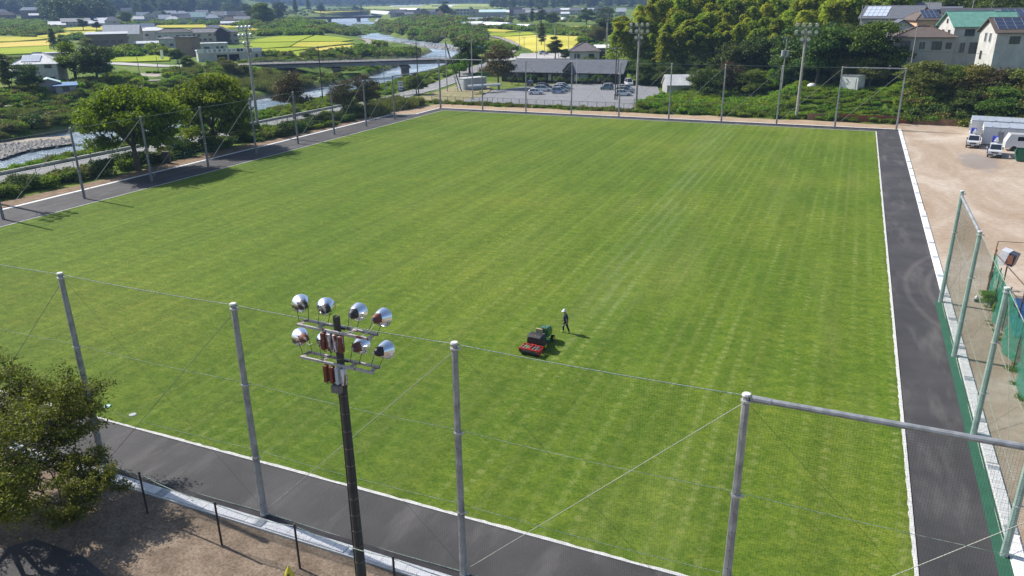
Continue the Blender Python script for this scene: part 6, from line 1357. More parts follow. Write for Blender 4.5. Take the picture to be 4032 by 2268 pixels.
mb = MB(); [mb.box((-1.8+i*.9, s_*1.08, .8), (.1, .08, 1.5)) for i in range(5) for s_ in (-1, 1)]; mb.box((0, -1.08, 1.6), (4.3, .12, .12)); mb.box((0, 1.08, 1.6), (4.3, .12, .12)); mb.build('rib', gb, root)

# ------------------------------------------------------------------ ride-on mower with roller
RL = P(2045, 1388); RR_ = P(2122, 1404); ax = (RR_-RL); ax.z = 0; ax.normalize(); fw = Vector((-ax.y, ax.x, 0)); hd = math.atan2(fw.y, fw.x)
c0 = P(2088, 1398)
jg = mat('mower_green', (.03, .14, .05), .35, .08, 2, coat=.4); jy = mat('mower_yellow', (.62, .52, .03), .5, .08); bk = mat('hopper_black', (.028, .028, .031), .55, .2, 3); seatm = mat('seat_tan', (.42, .36, .20), .7)
redm = mat('roller_red', (.55, .035, .022), .5, .15, 5, dirt=.15); drum = mat('drum_black', (.03, .03, .032), .45, .2, 3)
root = empty('lawn_roller', (c0.x, c0.y, .03), hd, 'red framed turf roller with a black drum hitched behind the mower', 'roller')
mb = MB(); mb.tube((0, -.64, .21), (0, .64, .21), .21, n=24); mb.build('drum', drum, root, smooth=False)
mb = MB()
for s_ in (-1, 1): mb.box((.12, s_*.70, .33), (.78, .05, .26)); mb.box((0, s_*.70, .24), (.2, .06, .3))
for x in (-.27, .50): mb.box((x, 0, .47), (.06, 1.45, .10))
mb.box((-.29, 0, .47), (.03, 1.42, .08)); mb.box((.12, 0, .50), (.8, .07, .07)); mb.box((.72, 0, .45), (.75, .07, .07)); mb.box((.52, .22, .49), (.06, .5, .06), .6); mb.box((.52, -.22, .49), (.06, .5, .06), -.6); mb.build('frame', redm, root)
mb = MB(); [mb.box((.12, y, .485), (.72, .02, .03)) for y in (-.45, -.22, .22, .45)]; [mb.box((x, 0, .475), (.02, 1.3, .03)) for x in (.0, .25)]; mb.build('rail', mat('rail_pale', (.5, .45, .43), .5), root)
m0 = c0+fw*1.28
root = empty('ride_on_mower', (m0.x, m0.y, .03), hd, 'green and black ride on mower with yellow hubs, nobody on the seat', 'mower')
mb = MB(); vs = []
for (x, hw, z0, z1) in ((-.66, .54, .40, .98), (-.52, .62, .34, 1.12), (-.05, .62, .38, 1.12), (.02, .56, .5, 1.06)): vs += [(x, -hw, z0), (x, -hw*.96, z1-.12), (x, -hw*.75, z1), (x, hw*.75, z1), (x, hw*.96, z1-.12), (x, hw, z0)]
fs = [(5, 4, 3, 2, 1, 0), (18, 19, 20, 21, 22, 23)]+[(6*j+(k+1) % 6, 6*j+k, 6*j+6+k, 6*j+6+(k+1) % 6)[::-1] for j in range(3) for k in range(6)]; mb.add(vs, fs); hp = mb.build('grass_hopper', bk, root)
mb = MB(); mb.box((-.60, .25, .86), (.06, .16, .10)); mb.box((-.60, -.25, .86), (.06, .16, .10)); mb.build('hopper_handle', blackp, hp); mb = MB(); mb.box((-.545, 0, 1.09), (.03, .16, .06)); mb.build('label_plate', mat('label_orange', (.6, .25, .08), .5), hp)
mb = MB(); mb.box((.35, 0, .42), (1.3, .5, .2)); mb.box((.55, 0, .30), (.9, 1.0, .14)); mb.box((-.3, 0, .3), (.7, .3, .12)); mb.build('chassis', blackp, root)
mb = MB(); vs = []
for (x, hw, z1) in ((.86, .30, 1.08), (.94, .33, 1.14), (1.40, .31, 1.08), (1.66, .28, .96), (1.76, .25, .76)): vs += [(x, -hw, .45), (x, -hw, z1-.10), (x, -hw*.7, z1), (x, hw*.7, z1), (x, hw, z1-.10), (x, hw, .45)]
fs = [(0, 1, 2, 3, 4, 5), tuple(range(29, 23, -1))]+[(6*j+k, 6*j+(k+1) % 6, 6*j+6+(k+1) % 6, 6*j+6+k)[::-1] for j in range(4) for k in range(6)]; mb.add(vs, [f[::-1] for f in fs]); mb.build('bonnet', jg, root)
mb = MB(); mb.box((1.785, 0, .62), (.03, .36, .26)); mb.build('grille', blackp, root)
mb = MB(); mb.box((.33, 0, .78), (.44, .46, .12)); mb.box((.14, 0, 1.10), (.10, .46, .50), M=Matrix.Rotation(R(-10), 3, 'Y')); mb.build('seat', seatm, root)
for s_ in (-1, 1): mb = MB(); mb.box((.05, s_*.45, .66), (.6, .22, .06)); mb.box((.5, s_*.38, .42), (.5, .26, .04)); mb.build('mudguard', jg, root)
mb = MB(); mb.tube((.86, 0, .85), (.70, 0, 1.20), .025, n=6)
for i in range(14): a, b_ = 2*PI*i/14, 2*PI*(i+1)/14; mb.tube((.70+.08*math.cos(a), .2*math.sin(a), 1.22+.13*math.cos(a)), (.70+.08*math.cos(b_), .2*math.sin(b_), 1.22+.13*math.cos(b_)), .018, n=5)
mb.build('steering_wheel', blackp, root)
for x, r_, w_ in ((-.12, .29, .26), (1.42, .22, .18)):
    for s_ in (-1, 1):
        mb = MB(); y = s_*(.46 if r_ > .25 else .42); mb.tube((x, y-w_/2, r_), (x, y+w_/2, r_), r_, n=20); w = mb.build('wheel', tyre, root); mb = MB(); mb.tube((x, y+s_*w_/2, r_), (x, y+s_*(w_/2+.02), r_), r_*.58, n=14); mb.build('hub', jy, w)

# ------------------------------------------------------------------ people
skin = mat('skin', (.30, .17, .11), .6, .05, 5); navyc = mat('shirt_navy', (.025, .045, .10), .85, .2, 8); blackc = mat('trousers_black', (.014, .014, .017), .85, .2, 8); hair = mat('hair_black', (.012, .010, .010), .7); capw = mat('cap_white', (.78, .78, .80), .6, .05); neon = mat('shoe_neon', (.50, .75, .04), .5, .05); jackg = mat('jacket_green', (.012, .045, .028), .85, .2, 6); khaki = mat('trousers_tan', (.38, .22, .15), .85, .15, 6)
def skinned(name, verts, edges, radii, m, parent, sub=2, rootv=0):
    me = bpy.data.meshes.new(name); me.from_pydata([tuple(v) for v in verts], edges, []); me.materials.append(m); o = bpy.data.objects.new(name, me); col.objects.link(o); o.parent = parent
    md = o.modifiers.new('skin', 'SKIN'); md.use_smooth_shade = True
    if not me.skin_vertices: me.skin_vertices.new() if hasattr(me.skin_vertices, 'new') else None
    if me.skin_vertices:
        for i, r_ in enumerate(radii): me.skin_vertices[0].data[i].radius = (r_, r_) if not isinstance(r_, tuple) else r_
        me.skin_vertices[0].data[rootv].use_root = True
    s_ = o.modifiers.new('sub', 'SUBSURF'); s_.levels = sub; s_.render_levels = sub; return o
def person(loc, ang, label, shirt, pants, shoe, cap, stride=.18, arm=((.06, .12), (-.08, -.02)), lookdown=.5, capm=None, bend=0.0):
    """standing 1.71 m, faces local +x"""
    root = empty('person', loc, ang, label, 'person'); H_ = {}
    pel = Vector((0, 0, .90)); ch = Vector((.03+bend*.5, 0, 1.22)); nk = Vector((.06+bend, 0, 1.44)); hdp = nk+Vector((.07, 0, .13)); hc = hdp
    V = [pel, ch, nk, nk+Vector((.03, 0, .06)), hdp+Vector((0, 0, .02)), hdp+Vector((.0, 0, .10))]; E_ = [(0, 1), (1, 2), (2, 3), (3, 4), (4, 5)]; Rr_ = [(.13, .15), (.12, .17), (.055, .06), .05, (.085, .075), .07]
    knees = {}; hands = {}
    for s_, st in ((-1, stride), (1, -stride)):
        hip = Vector((0, s_*.09, .86)); kn = Vector((st*.75+.04, s_*.10, .48)); an = Vector((st*1.0-(.0 if st > 0 else .06), s_*.10, .09)); toe = an+Vector((.16, s_*.02, -.04))
        i = len(V); V += [hip, kn, an, toe]; E_ += [(0, i), (i, i+1), (i+1, i+2), (i+2, i+3)]; Rr_ += [.085, .058, .04, .035]; knees[s_] = (hip, kn, an, toe)
        sh = Vector((.03+bend*.8, s_*.19, 1.37)); ax_ = arm[0 if s_ < 0 else 1]; el = sh+Vector((ax_[0]*.6, s_*.05, -.27)); wr = el+Vector((ax_[1], s_*(.0), -.22)); 
        i = len(V); V += [sh, el, wr, wr+(wr-el).normalized()*.07]; E_ += [(2, i), (i, i+1), (i+1, i+2), (i+2, i+3)]; Rr_ += [.055, .042, .030, (.028, .038)]; hands[s_] = (sh, el, wr)
    skinned('body', V, E_, Rr_, skin, root)
    for s_ in (-1, 1):
        sh, el, wr = hands[s_]; d = (wr-el).normalized(); base = wr+d*.07; up = Vector((0, 1, 0)); side = Vector((1, 0, 0))
        for k in range(5):
            if k < 4: b0 = base+side*(.024*(k-1.5)); L_ = (.065, .075, .072, .055)[k]; pts = [b0-d*.02, b0+d*L_*.5, b0+d*L_*.85+up*(-s_)*.02]
            else: b0 = wr+d*.03+side*.03; pts = [b0-side*.015, b0+side*.03+d*.02, b0+side*.035+d*.055]
            skinned('finger' if k < 4 else 'thumb', pts, [(0, 1), (1, 2)], [.010, .009, .008], skin, root, 1)
    # face
    F_ = hc+Vector((.085, 0, .06)); mb = MB(); mb.box(F_+Vector((.012, 0, -.01)), (.035, .028, .045)); mb.build('nose', skin, root)
    for s_ in (-1, 1): mb = MB(); mb.lathe([(0, -.011), (.011, 0), (0, .011)], Matrix.Translation(F_+Vector((-.008, s_*.033, .015))), 8); mb.build('eye', hair, root); mb = MB(); mb.box(hc+Vector((0, s_*.085, .05)), (.03, .02, .055)); mb.build('ear', skin, root)
    mb = MB(); mb.box(F_+Vector((-.006, 0, -.052)), (.012, .05, .012)); mb.build('mouth', mat('lip', (.22, .09, .07), .6), root)
    mb = MB(); mb.lathe([(.0, .115), (.05, .105), (.088, .06), (.098, .0), (.09, -.05), (.075, -.06)], Matrix.Translation(hc+Vector((-.018, 0, .075))), 14); mb.build('hair', hair, root, smooth=True)
    if cap: mb = MB(); mb.lathe([(.0, .15), (.06, .14), (.10, .09), (.113, .02), (.15, .0), (.15, -.008), (.108, .0)], Matrix.Translation(hc+Vector((.0, 0, .085))) @ Matrix.Rotation(R(14), 4, 'Y'), 18); mb.box(hc+Vector((.14, 0, .07)), (.12, .15, .012), M=Matrix.Rotation(R(22), 3, 'Y')); mb.build('cap', capm or capw, root, smooth=True)
    # clothes as slightly wider sleeves round the same bones
    sv = [pel-Vector((0, 0, .05)), ch, nk-Vector((0, 0, .03))]; se = [(0, 1), (1, 2)]; sr = [(.165, .19), (.15, .20), (.085, .10)]
    for s_ in (-1, 1): sh, el, wr = hands[s_]; i = len(sv); sv += [sh, sh.lerp(el, .75)]; se += [(2, i), (i, i+1)]; sr += [.075, .065]
    skinned('shirt', sv, se, sr, shirt, root)
    tv = [pel+Vector((0, 0, .06))]; te = []; tr = [(.14, .17)]
    for s_ in (-1, 1): hip, kn, an, toe = knees[s_]; i = len(tv); tv += [hip, kn, an+Vector((0, 0, .02))]; te += [(0, i), (i, i+1), (i+1, i+2)]; tr += [.105, .075, .062]
    skinned('trousers', tv, te, tr, pants, root)
    for s_ in (-1, 1): hip, kn, an, toe = knees[s_]; skinned('shoe', [an+Vector((-.05, 0, -.035)), an+Vector((.06, 0, -.035)), toe+Vector((.03, 0, -.005))], [(0, 1), (1, 2)], [.048, .05, .04], shoe, root, 1)
    return root, hands
p = P(2228, 1311); root, hands = person((p.x, p.y, .03), R(203), 'man in white cap, navy shirt and black trousers walking beside the mower', navyc, blackc, neon, True)
wr = hands[1][2]; mb = MB(); mb.tube(wr+Vector((.0, 0, -.06)), wr+Vector((.22, 0, -.20)), .014, n=6); mb.box(wr+Vector((.26, 0, -.24)), (.10, .05, .06), M=Matrix.Rotation(R(35), 3, 'Y')); mb.build('hand_tool', mat('tool_grey', (.35, .36, .38), .5), root) if False else None
mt = mb.build('hand_tool', mat('tool_grey', (.35, .36, .38), .5)); e_ = empty('garden_tool', root.location, root.rotation_euler[2], 'short grey hand tool held by the man in the white cap', 'tool'); mt.parent = e_; mt.name = 'blade'
person((12.35, 68.4, 0), R(60), 'person in a dark green jacket and tan trousers beside the green net at the right', jackg, khaki, mat('shoe_brown', (.25, .12, .07), .7), True, stride=.08, bend=.10, capm=mat('cap_pale', (.55, .55, .5), .7))

# ------------------------------------------------------------------ green net, light box and small things at the right
gn = mat('green_mesh', (.02, .26, .17), .7, .1, 1)
gnet = bpy.data.materials.new('green_fine_mesh'); N, L, b = nodes_of(gnet); b.inputs['Base Color'].default_value = (.015, .23, .15, 1); b.inputs['Roughness'].default_value = .7; tr_ = N.new('ShaderNodeBsdfTransparent'); ms = N.new('ShaderNodeMixShader'); ms.inputs[0].default_value = .62; L.new(tr_.outputs[0], ms.inputs[1]); L.new(b.outputs[0], ms.inputs[2]); L.new(ms.outputs[0], N['Material Output'].inputs['Surface'])
root = empty('green_net_fence', (11.7, 50, 0), 0, 'dark green mesh fence on brown posts beside the sandy lot at the right', 'net fence')
pl = [(.45, 17.6, 3.3), (0.15, 13.0, 3.2), (.25, 9.0, 3.1), (0, 2.5, 3.1), (.15, -4, 3.1), (.3, -10, 3.1)]
ys = np.linspace(0, 1, 13)
mb = MB()
for (x0, y0, h0), (x1, y1, h1) in zip(pl[:-1], pl[1:]):
    n = 8; vs = []
    for i in range(n+1):
        u = i/n; x = x0+(x1-x0)*u; y = y0+(y1-y0)*u; h = h0+(h1-h0)*u-.35*math.sin(PI*u)
        for j in range(6): v = j/5; vs.append((x+.10*math.sin(i*2.1+j)+.25*(1-v)*math.sin(i*.9+1)-(.15 if j == 0 else 0), y, .03+h*v))
    mb.add(vs, [(6*i+j, 6*i+6+j, 6*i+7+j, 6*i+j+1) for i in range(n) for j in range(5)])
mb.build('mesh_sheet', gnet, root)
brownp = mat('brown_post', (.16, .085, .06), .7, .2, 5)
for x, y, h in pl: mb = MB(); mb.tube((x, y, 0), (x, y, h+.2), .04, n=7); mb.build('post', brownp, root)
for (x0, y0, h0), (x1, y1, h1) in zip(pl[:-1], pl[1:]): mb = MB(); mb.tube((x0, y0, h0), (x1, y1, h1), .012, n=4); mb.build('rope', ropem, root)
root = empty('backstop_frame', (12.6, 66, 0), 0, 'rusty brown pipe frame standing behind the green mesh fence', 'frame')
p1, p2, p3 = P(3919, 995, 3.4)-root.location, P(4040, 1130, 3.2)-root.location, P(3931, 950, 4.2)-root.location
mb = MB(); mb.tube(p1, p2, .04, n=6); mb.tube(p1, p3, .04, n=6); mb.tube((p1.x, p1.y, 0), p1, .045, n=6); mb.tube((p2.x, p2.y, 0), p2, .045, n=6); mb.tube(p3, p3+Vector((6, .4, .1)), .025, n=5); mb.tube((p1.x, p1.y, 2.0), (p2.x, p2.y, 2.0), .03, n=5); mb.build('frame', brownp, root)
q = P(3946, 1135, 0); root = empty('small_floodlight', (q.x, q.y, 0), R(-25), 'square floodlight with a white back on a slim brown post at the right edge', 'floodlight')
tp = PY(3971, 1045, q.y); hz = tp.z
mb = MB(); mb.tube((0, 0, -.2), (0, 0, hz), .055, n=8); mb.build('post', brownp, root)
mb = MB(); mb.box((-.34, .05, hz+.66), (.60, 1.0, 1.15), M=Matrix.Rotation(R(12), 3, 'Y')); mb.build('housing', mat('lamp_white', (.74, .74, .76), .4), root); mb = MB(); mb.box((.24, .05, hz+.58), (.55, .92, 1.0), M=Matrix.Rotation(R(12), 3, 'Y')); mb.build('lamp_hood', mat('hood_dark', (.06, .06, .09), .4), root)
mb = MB(); mb.box((.20, -.42, hz+.60), (.40, .05, .72)); mb.build('lens', mat('lens_rusty', (.38, .16, .10), .4, .3, 9), root)
q = P(3843, 1187, 0); root = empty('water_bottle', (q.x, q.y, 0), 0, 'white and navy cooler jug on the sandy grass by the net', 'jug'); mb = MB(); mb.lathe([(0, 0), (.15, 0), (.16, .22), (0, .22)], Matrix(), 12); mb.build('base', mat('jug_navy', (.03, .05, .14), .5), root); mb = MB(); mb.lathe([(.15, .22), (.15, .38), (.07, .48), (.05, .55), (0, .55)], Matrix(), 12); mb.build('top', mat('jug_white', (.7, .7, .7), .4), root)
mb = MB(); mb.prism([(12.6, 58.0), (19, 59), (19, 67), (13.0, 66.2)], 0.03, .12); tag(mb.build('tarpaulin', mat('tarp_blue', (.03, .16, .42), .5, .2, 1, bump=.3)), 'blue tarpaulin spread on the ground behind the green mesh', 'tarpaulin')

# orange barrier net at the far right
om = mat('barrier_net', (.33, .10, .045), .8, .2, 1.2); om2 = mat('barrier_net_faded', (.36, .20, .12), .8, .2, 1.2)
def strip_fence(a, b, h, m, label):
    a = Vector(a); b = Vector(b); n = max(2, int((b-a).length/2)); root = empty('barrier_fence', (a.x, a.y, 0), 0, label, 'barrier', 'orange barrier netting along the foot of the slope'); mb = MB(); vs = []
    for i in range(n+1): u = i/n; p_ = a.lerp(b, u)-a; o_ = .08*math.sin(i*1.7); hh = h*(1-.06*(i % 3)); vs += [(p_.x, p_.y+o_-.02, -.1), (p_.x, p_.y+o_-.02, hh), (p_.x, p_.y+o_+.02, hh), (p_.x, p_.y+o_+.02, -.1)]
    mb.add(vs, [f for i in range(n) for f in ((4*i, 4*i+4, 4*i+5, 4*i+1), (4*i+1, 4*i+5, 4*i+6, 4*i+2), (4*i+2, 4*i+6, 4*i+7, 4*i+3))]); mb.build('netting', m, root)
    mb = MB(); [mb.tube(((b-a).x*i/(n//1), (b-a).y*i/n, 0), ((b-a).x*i/n, (b-a).y*i/n, h+.15), .03, n=5) for i in range(0, n+1, 2)]; mb.build('stake', brownp, root)
strip_fence((-7.2, 162.6), (-1.6, 162.9), 1.25, om2, 'faded brown orange barrier net left of the tall white framed posts'); strip_fence((-1.5, 162.9), (11.2, 163.2), 1.35, om, 'bright orange barrier net below the overgrown slope'); strip_fence((11.3, 163.2), (20.6, 162.6), 1.2, om2, 'faded brown barrier net leading to the site offices')

# ------------------------------------------------------------------ utility poles, lamps, signs, wires
ins_ = mat('insulator', (.7, .7, .7), .3); trans = mat('transformer_grey', (.55, .56, .57), .5)
UP = {}
def upole(key, px, pyb, pyt, label, arms=1, trf=False, z=None, thick=.16, D=None, steelc=False, lean=0):
    if D: r = ray(px, pyb); k = D/math.hypot(r.x, r.y); p = Vector((r.x*k, r.y*k, Hs(r.x*k, r.y*k)))
    else: p = T(px, pyb)
    dist = math.hypot(p.x, p.y); r = ray(px, pyt); zt = CH+r.z*dist/math.hypot(r.x, r.y); h = zt-p.z
    root = empty('utility_pole', p, CYAW, label, 'utility pole', 'utility poles'); mb = MB(); mb.tube((0, 0, -.5), (0, 0, h), thick, thick*.6, 8); mb.build('pole', conc_pole if not steelc else wood, root)
    for a in range(arms):
        mb = MB(); z_ = h-.4-a*.9; mb.box((0, 0, z_), (2.2 if a == 0 else 1.6, .10, .10)); o = mb.build('crossarm', steel_dk, root); mb = MB(); [mb.tube((x, 0, z_), (x, 0, z_+.28), .06, n=5) for x in ((-1, -.5, 1) if a == 0 else (-.7, .7))]; mb.build('insulator', ins_, o)
    if trf: mb = MB(); mb.tube((-.55, 0, h-4.2), (-.55, 0, h-3.0), .38, n=10); mb.tube((.55, 0, h-4.2), (.55, 0, h-3.0), .38, n=10); mb.box((0, 0, h-4.4), (2.4, .2, .15)); mb.build('transformer', trans, root)
    UP[key] = Vector((p.x, p.y, zt-.15)); return root
P2 = lambda x, y: (1000+x*.427, y*.427)
upole('a', 1273, 412, 181, 'utility pole standing between the reddish tree and the river, left of the street lamp', 1, steelc=True)
upole('b', 1649, 378, 150, 'dark utility pole wrapped in ivy behind the far left corner of the net', 2, steelc=True)
upole('c', 1761, 361, 140, 'grey utility pole beside the crossbar at the far left corner', 2)
upole('d', 1862, 396, 158, 'utility pole at the left end of the car park fence', 1)
upole('e', 2421, 397, 185, 'dark utility pole in the car park with a twin beside it', 2, steelc=True)
upole('e2', 2429, 397, 205, 'second thinner pole right beside the dark pole in the car park', 0, steelc=True, thick=.12)
upole('f', 3072, 400, 142, 'utility pole with two transformers in front of the dark trees', 2, True, D=187, thick=.17)
upole('g', 1845, 272, 190, 'thin utility pole beside the blue road sign', 0)
upole('h', 2113, 238, 100, 'tall utility pole at the road junction in front of the golden field', 1)
upole('i', 2184, 206, 88, 'utility pole with a leaning brace beside the golden field', 2)
upole('j', 2389, 236, 52, 'tall utility pole with crossarms at the left edge of the bamboo grove', 3)
upole('j2', 2385, 232, 90, 'thinner pole just left of the tall pole by the bamboo grove', 0)
for i, (px, pb, pt) in enumerate(((1919, 190, 128), (1937, 188, 144), (1945, 188, 143), (1989, 202, 145), (2045, 218, 124), (2064, 214, 144), (2144, 226, 140), (2238, 214, 130))):
    upole('k%d' % i, px, pb, pt, 'thin grey pole near the road junction, %s of eight' % (['leftmost']+[ORD[k]+' from the left' for k in range(1, 7)]+['rightmost'])[i], 0 if i in (1, 2, 3) else 1, thick=.13)
upole('m', 715, 319, 235, 'dark utility pole above the second broad tree', 1, steelc=True)
upole('n', 550, 292, 222, 'slim utility pole beside the dusty yard', 0)
upole('n2', 625, 287, 222, 'slim pole behind the small palms in the dusty yard', 0)
upole('o', 290, 180, 126, 'utility pole in front of the brown house at the left', 1)
upole('p', 199, 148, 80, 'leaning pole pair in the yellow paddies, left one', 1)
upole('q', 215, 150, 104, 'leaning pole pair in the yellow paddies, right one', 0)
upole('r', 338, 140, 118, 'short dark pole in the yellow paddy strip', 0)
upole('s', 130, 106, 50, 'thin pole in front of the dark cliff at the far left', 0)
upole('t', 260, 84, 44, 'thin pole in front of the dark wood', 0)
upole('u', 620, 175, 122, 'utility pole in front of the white pyramid roof', 1)
upole('v', 26, 258, 226, 'short pole at the left edge beside the white house', 0)
upole('w', 3388, 90, 20, 'utility pole between the bamboo and the solar roofed house', 0, D=215)
upole('x', 3608, 130, 96, 'pole standing behind the brown hip roof', 0, D=176, thick=.12)
upole('y', 3828, 40, -10, 'utility pole behind the green roofed house', 0, D=240)
upole('z', 3904, 36, -8, 'utility pole left of the red roof', 1, D=255)
upole('wa', 3655, 40, -6, 'utility pole behind the big grey roof', 0, D=250)
upole('wb', 3210, 30, -6, 'pair of thin poles above the grove, left one', 0, D=280)
upole('wc', 3222, 30, -4, 'pair of thin poles above the grove, right one', 0, D=285)
upole('xa', 1650+1718*.3106, 200, 100, 'thin pole behind the golden field, nearest the round shrub', 0)
for i in range(9):
    px = 1365+i*33+rnd.uniform(-6, 6); upole('ff%d' % i, px, 52, 33+rnd.uniform(-2, 4), 'tiny far pole beyond the girder bridge, %s of nine' % (['leftmost']+[ORD[k]+' from the left' for k in range(1, 8)]+['rightmost'])[i], 0, thick=.2)
def brace(k, px, py, label, t=.12):
    a = UP[k]; p = T(px, py); root = empty('pole_brace', p, 0, label, 'pole', 'slanting pole braces'); mb = MB(); mb.tube((0, 0, -.3), (a.x-p.x, a.y-p.y, a.z-p.z-1.5), t, t*.8, 7); mb.build('pole', wood, root)
brace('c', 1819, 360, 'thick dark slanting pole leaning against the grey utility pole', .15); brace('c', 1806, 362, 'thin slanting stay pole left of the thick one', .07); brace('i', 2202, 235, 'dark slanting pole behind the round shrub', .13)
def wire(a, b, sag, label, r_=.02, n=14):
    a = UP[a] if isinstance(a, str) else Vector(a); b = UP[b] if isinstance(b, str) else Vector(b); root = empty('power_line', a, 0, label, 'wire', 'power lines'); mb = MB(); d = b-a
    for off in (-.5, .5): o_ = Vector((-d.y, d.x, 0)).normalized()*off; mb.path([d*(i/n)-Vector((0, 0, sag*4*(i/n)*(1-i/n)))+o_ for i in range(n+1)], r_, 3)
    mb.build('wire', darkw, root)
for a, b_, s_, lb in (('a', 'b', 1.2, 'pair of wires from the river pole to the ivy pole'), ('b', 'c', .8, 'pair of wires from the ivy pole to the grey corner pole'), ('c', 'h', 1.5, 'pair of wires crossing the road junction'), ('d', 'e', 1.8, 'pair of wires over the car park'), ('e', 'f', 2.4, 'pair of wires from the car park to the transformer pole'), ('h', 'i', 1, 'pair of wires along the golden field'), ('i', 'j', 2, 'pair of wires to the tall pole by the grove'), ('k4', 'k6', 1.0, 'pair of wires over the golden paddy'), ('m', 'a', 2.2, 'pair of wires over the river'), ('f', (60, 175, 14), 2.5, 'pair of wires from the transformer pole to the right'), ('k0', 'k3', 1.0, 'pair of wires along the lane'), ('p', 'o', 1.2, 'pair of wires over the left paddies'), ('k7', 'j', 1.5, 'pair of wires behind the purple roofed house')): wire(a, b_, s_, lb)
# street lamp
p = T(1519, 410); root = empty('street_lamp', p, 0, 'tall curved street lamp between the river road and the left net', 'street lamp'); mb = MB(); mb.path([(0, 0, 0), (0, 0, 8.2), (-.35, -.3, 9.2), (-1.3, -1.1, 9.75), (-2.2, -1.9, 9.85)], .07, 7); mb.build('pole', steel, root); mb = MB(); mb.box((-2.6, -2.25, 9.85), (.9, .3, .16), R(41)); mb.build('lamp', lampw, root)
# parking sign with blue foot
bluep = mat('sign_blue', (.02, .06, .22), .5, .05); wsign = mat('sign_white_face', (.70, .70, .68), .5, .03); p = P(1579, 375, 0); root = empty('parking_sign', (p.x, p.y, Hs(p.x, p.y)), CYAW+.15, 'white and blue parking sign board beside the river road', 'sign')
mb = MB(); mb.box((-.5, 0, 1.1), (.07, .07, 2.4)); mb.box((.5, 0, 1.1), (.07, .07, 2.4)); mb.build('post', steel, root); mb = MB(); mb.box((0, 0, 2.75), (1.35, .12, 1.6)); mb.build('board', wsign, root); mb = MB(); mb.box((0, 0, 1.45), (1.35, .12, 1.0)); mb.build('board', bluep, root)
text(root, 'P←', .75, (0, -.075, 1.43), (R(90), 0, 0), wsign); text(root, '運動場', .38, (0, -.075, 3.1), (R(90), 0, 0), black); text(root, '駐車場', .38, (0, -.075, 2.5), (R(90), 0, 0), black)
# blue direction sign
bsg = mat('sign_bright_blue', (.03, .22, .52), .5, .1, 2); p = T(1884, 232); dist = math.hypot(p.x, p.y); root = empty('road_sign', p, CYAW, 'large blue direction sign on a pole above the road', 'sign'); z0 = CH+ray(1872, 195).z*dist/math.hypot(*ray(1872, 195)[:2])-p.z
mb = MB(); mb.tube((1.6, .1, -.3), (1.6, .1, z0+1.4), .12, n=7); mb.build('post', steel, root); mb = MB(); mb.box((-.2, 0, z0), (3.6, .12, 2.9)); mb.build('board', bsg, root); mb = MB(); mb.box((-.2, -.09, z0-.35), (2.4, .03, .10)); mb.box((-.2, -.09, z0-.75), (.10, .03, .8)); mb.box((-1.3, -.09, z0-.2), (.10, .03, .3)); mb.box((.9, -.09, z0-.2), (.10, .03, .3)); mb.build('route_lines', wsign, root)
# flagpoles, car park fence, bike rails, wall
p = P(2269, 338, .1); root = empty('flagpole', p, 0, 'slim white flagpole in front of the long building', 'flagpole'); mb = MB(); mb.tube((0, 0, 0), (0, 0, 8.3), .06, .04, 8); mb.tube((0, 0, 8.3), (0, 0, 8.42), .08, n=8); mb.build('pole', mat('white_pole', (.7, .7, .7), .4), root)
p = P(2435, 342, .1); root = empty('globe_lamp', p, 0, 'round white globe lamp on a thin post beside the twin poles', 'lamp'); mb = MB(); mb.tube((0, 0, 0), (0, 0, 3.4), .05, n=6); mb.build('post', steel_dk, root); mb = MB(); mb.lathe([(0, 3.3), (.15, 3.36), (.22, 3.5), (.15, 3.66), (0, 3.72)], Matrix(), 12); mb.build('globe', mat('globe_white', (.8, .8, .78), .3), root, smooth=True)
fm = mat('mesh_fence', (.10, .105, .10), .7, .1)
def chain_fence(a, b, h, step, label, z0=0, dense=True, m=fm):
    a = Vector(a); b = Vector(b); d = b-a; n = int(d.length/step); ang = math.atan2(d.y, d.x); root = empty('mesh_fence', (a.x, a.y, z0), ang, label, 'fence'); me = None
    for i in range(n+1):
        if me is None: mb = MB(); mb.tube((0, 0, -.2), (0, 0, h), .05, n=6); o = mb.build('post', m, root); me = o.data
        else: o = bpy.data.objects.new('post', me); col.objects.link(o); o.parent = root
        o.location = (i*d.length/n, 0, 0)
    mb = MB(); mb.box((d.length/2, 0, h-.03), (d.length, .045, .045)); mb.build('rail', m, root)
    if dense:
        mb = MB(); k = int(d.length/.30)
        for i in range(k): x = i*d.length/k; mb.add([(x-.006, 0, .05), (x+.006, 0, .05), (x+.006+h*.6, 0, h-.05), (x-.006+h*.6, 0, h-.05)], [(0, 1, 2, 3)]); mb.add([(x-.006, .01, h-.05), (x+.006, .01, h-.05), (x+.006+h*.6, .01, .05), (x-.006+h*.6, .01, .05)], [(0, 1, 2, 3)])
        mb.build('mesh', m, root)
    return root
chain_fence((-91.5, 163.5), (-77.2, 164.2), 1.5, 1.9, 'dark mesh fence left of the gate at the far end of the field'); chain_fence((-73.3, 164.3), (-42.8, 164.8), 1.5, 2.0, 'long dark mesh fence between car park and field')
chain_fence((-77.2, 164.2), (-73.3, 164.3), 1.55, 1.3, 'mesh gate in the fence at the far end of the field', dense=False); chain_fence((-42.6, 165), (-36, 165.6), 2.4, 3.1, 'taller mesh fence piece right of the car park corner')
chain_fence((-99.3, 40), (-98.6, 76), 2.2, 2.6, 'green grey mesh fence along the river road, nearest stretch', m=steel_dk); chain_fence((-99.2, 105), (-98.2, 128), 1.8, 2.6, 'mesh fence stretch behind the reddish trees', m=steel_dk)
chain_fence((-34.5, 164.3), (-11, 164.6), 2.3, 4, 'dark mesh fence in front of the ivy trees at the far end', m=fm)
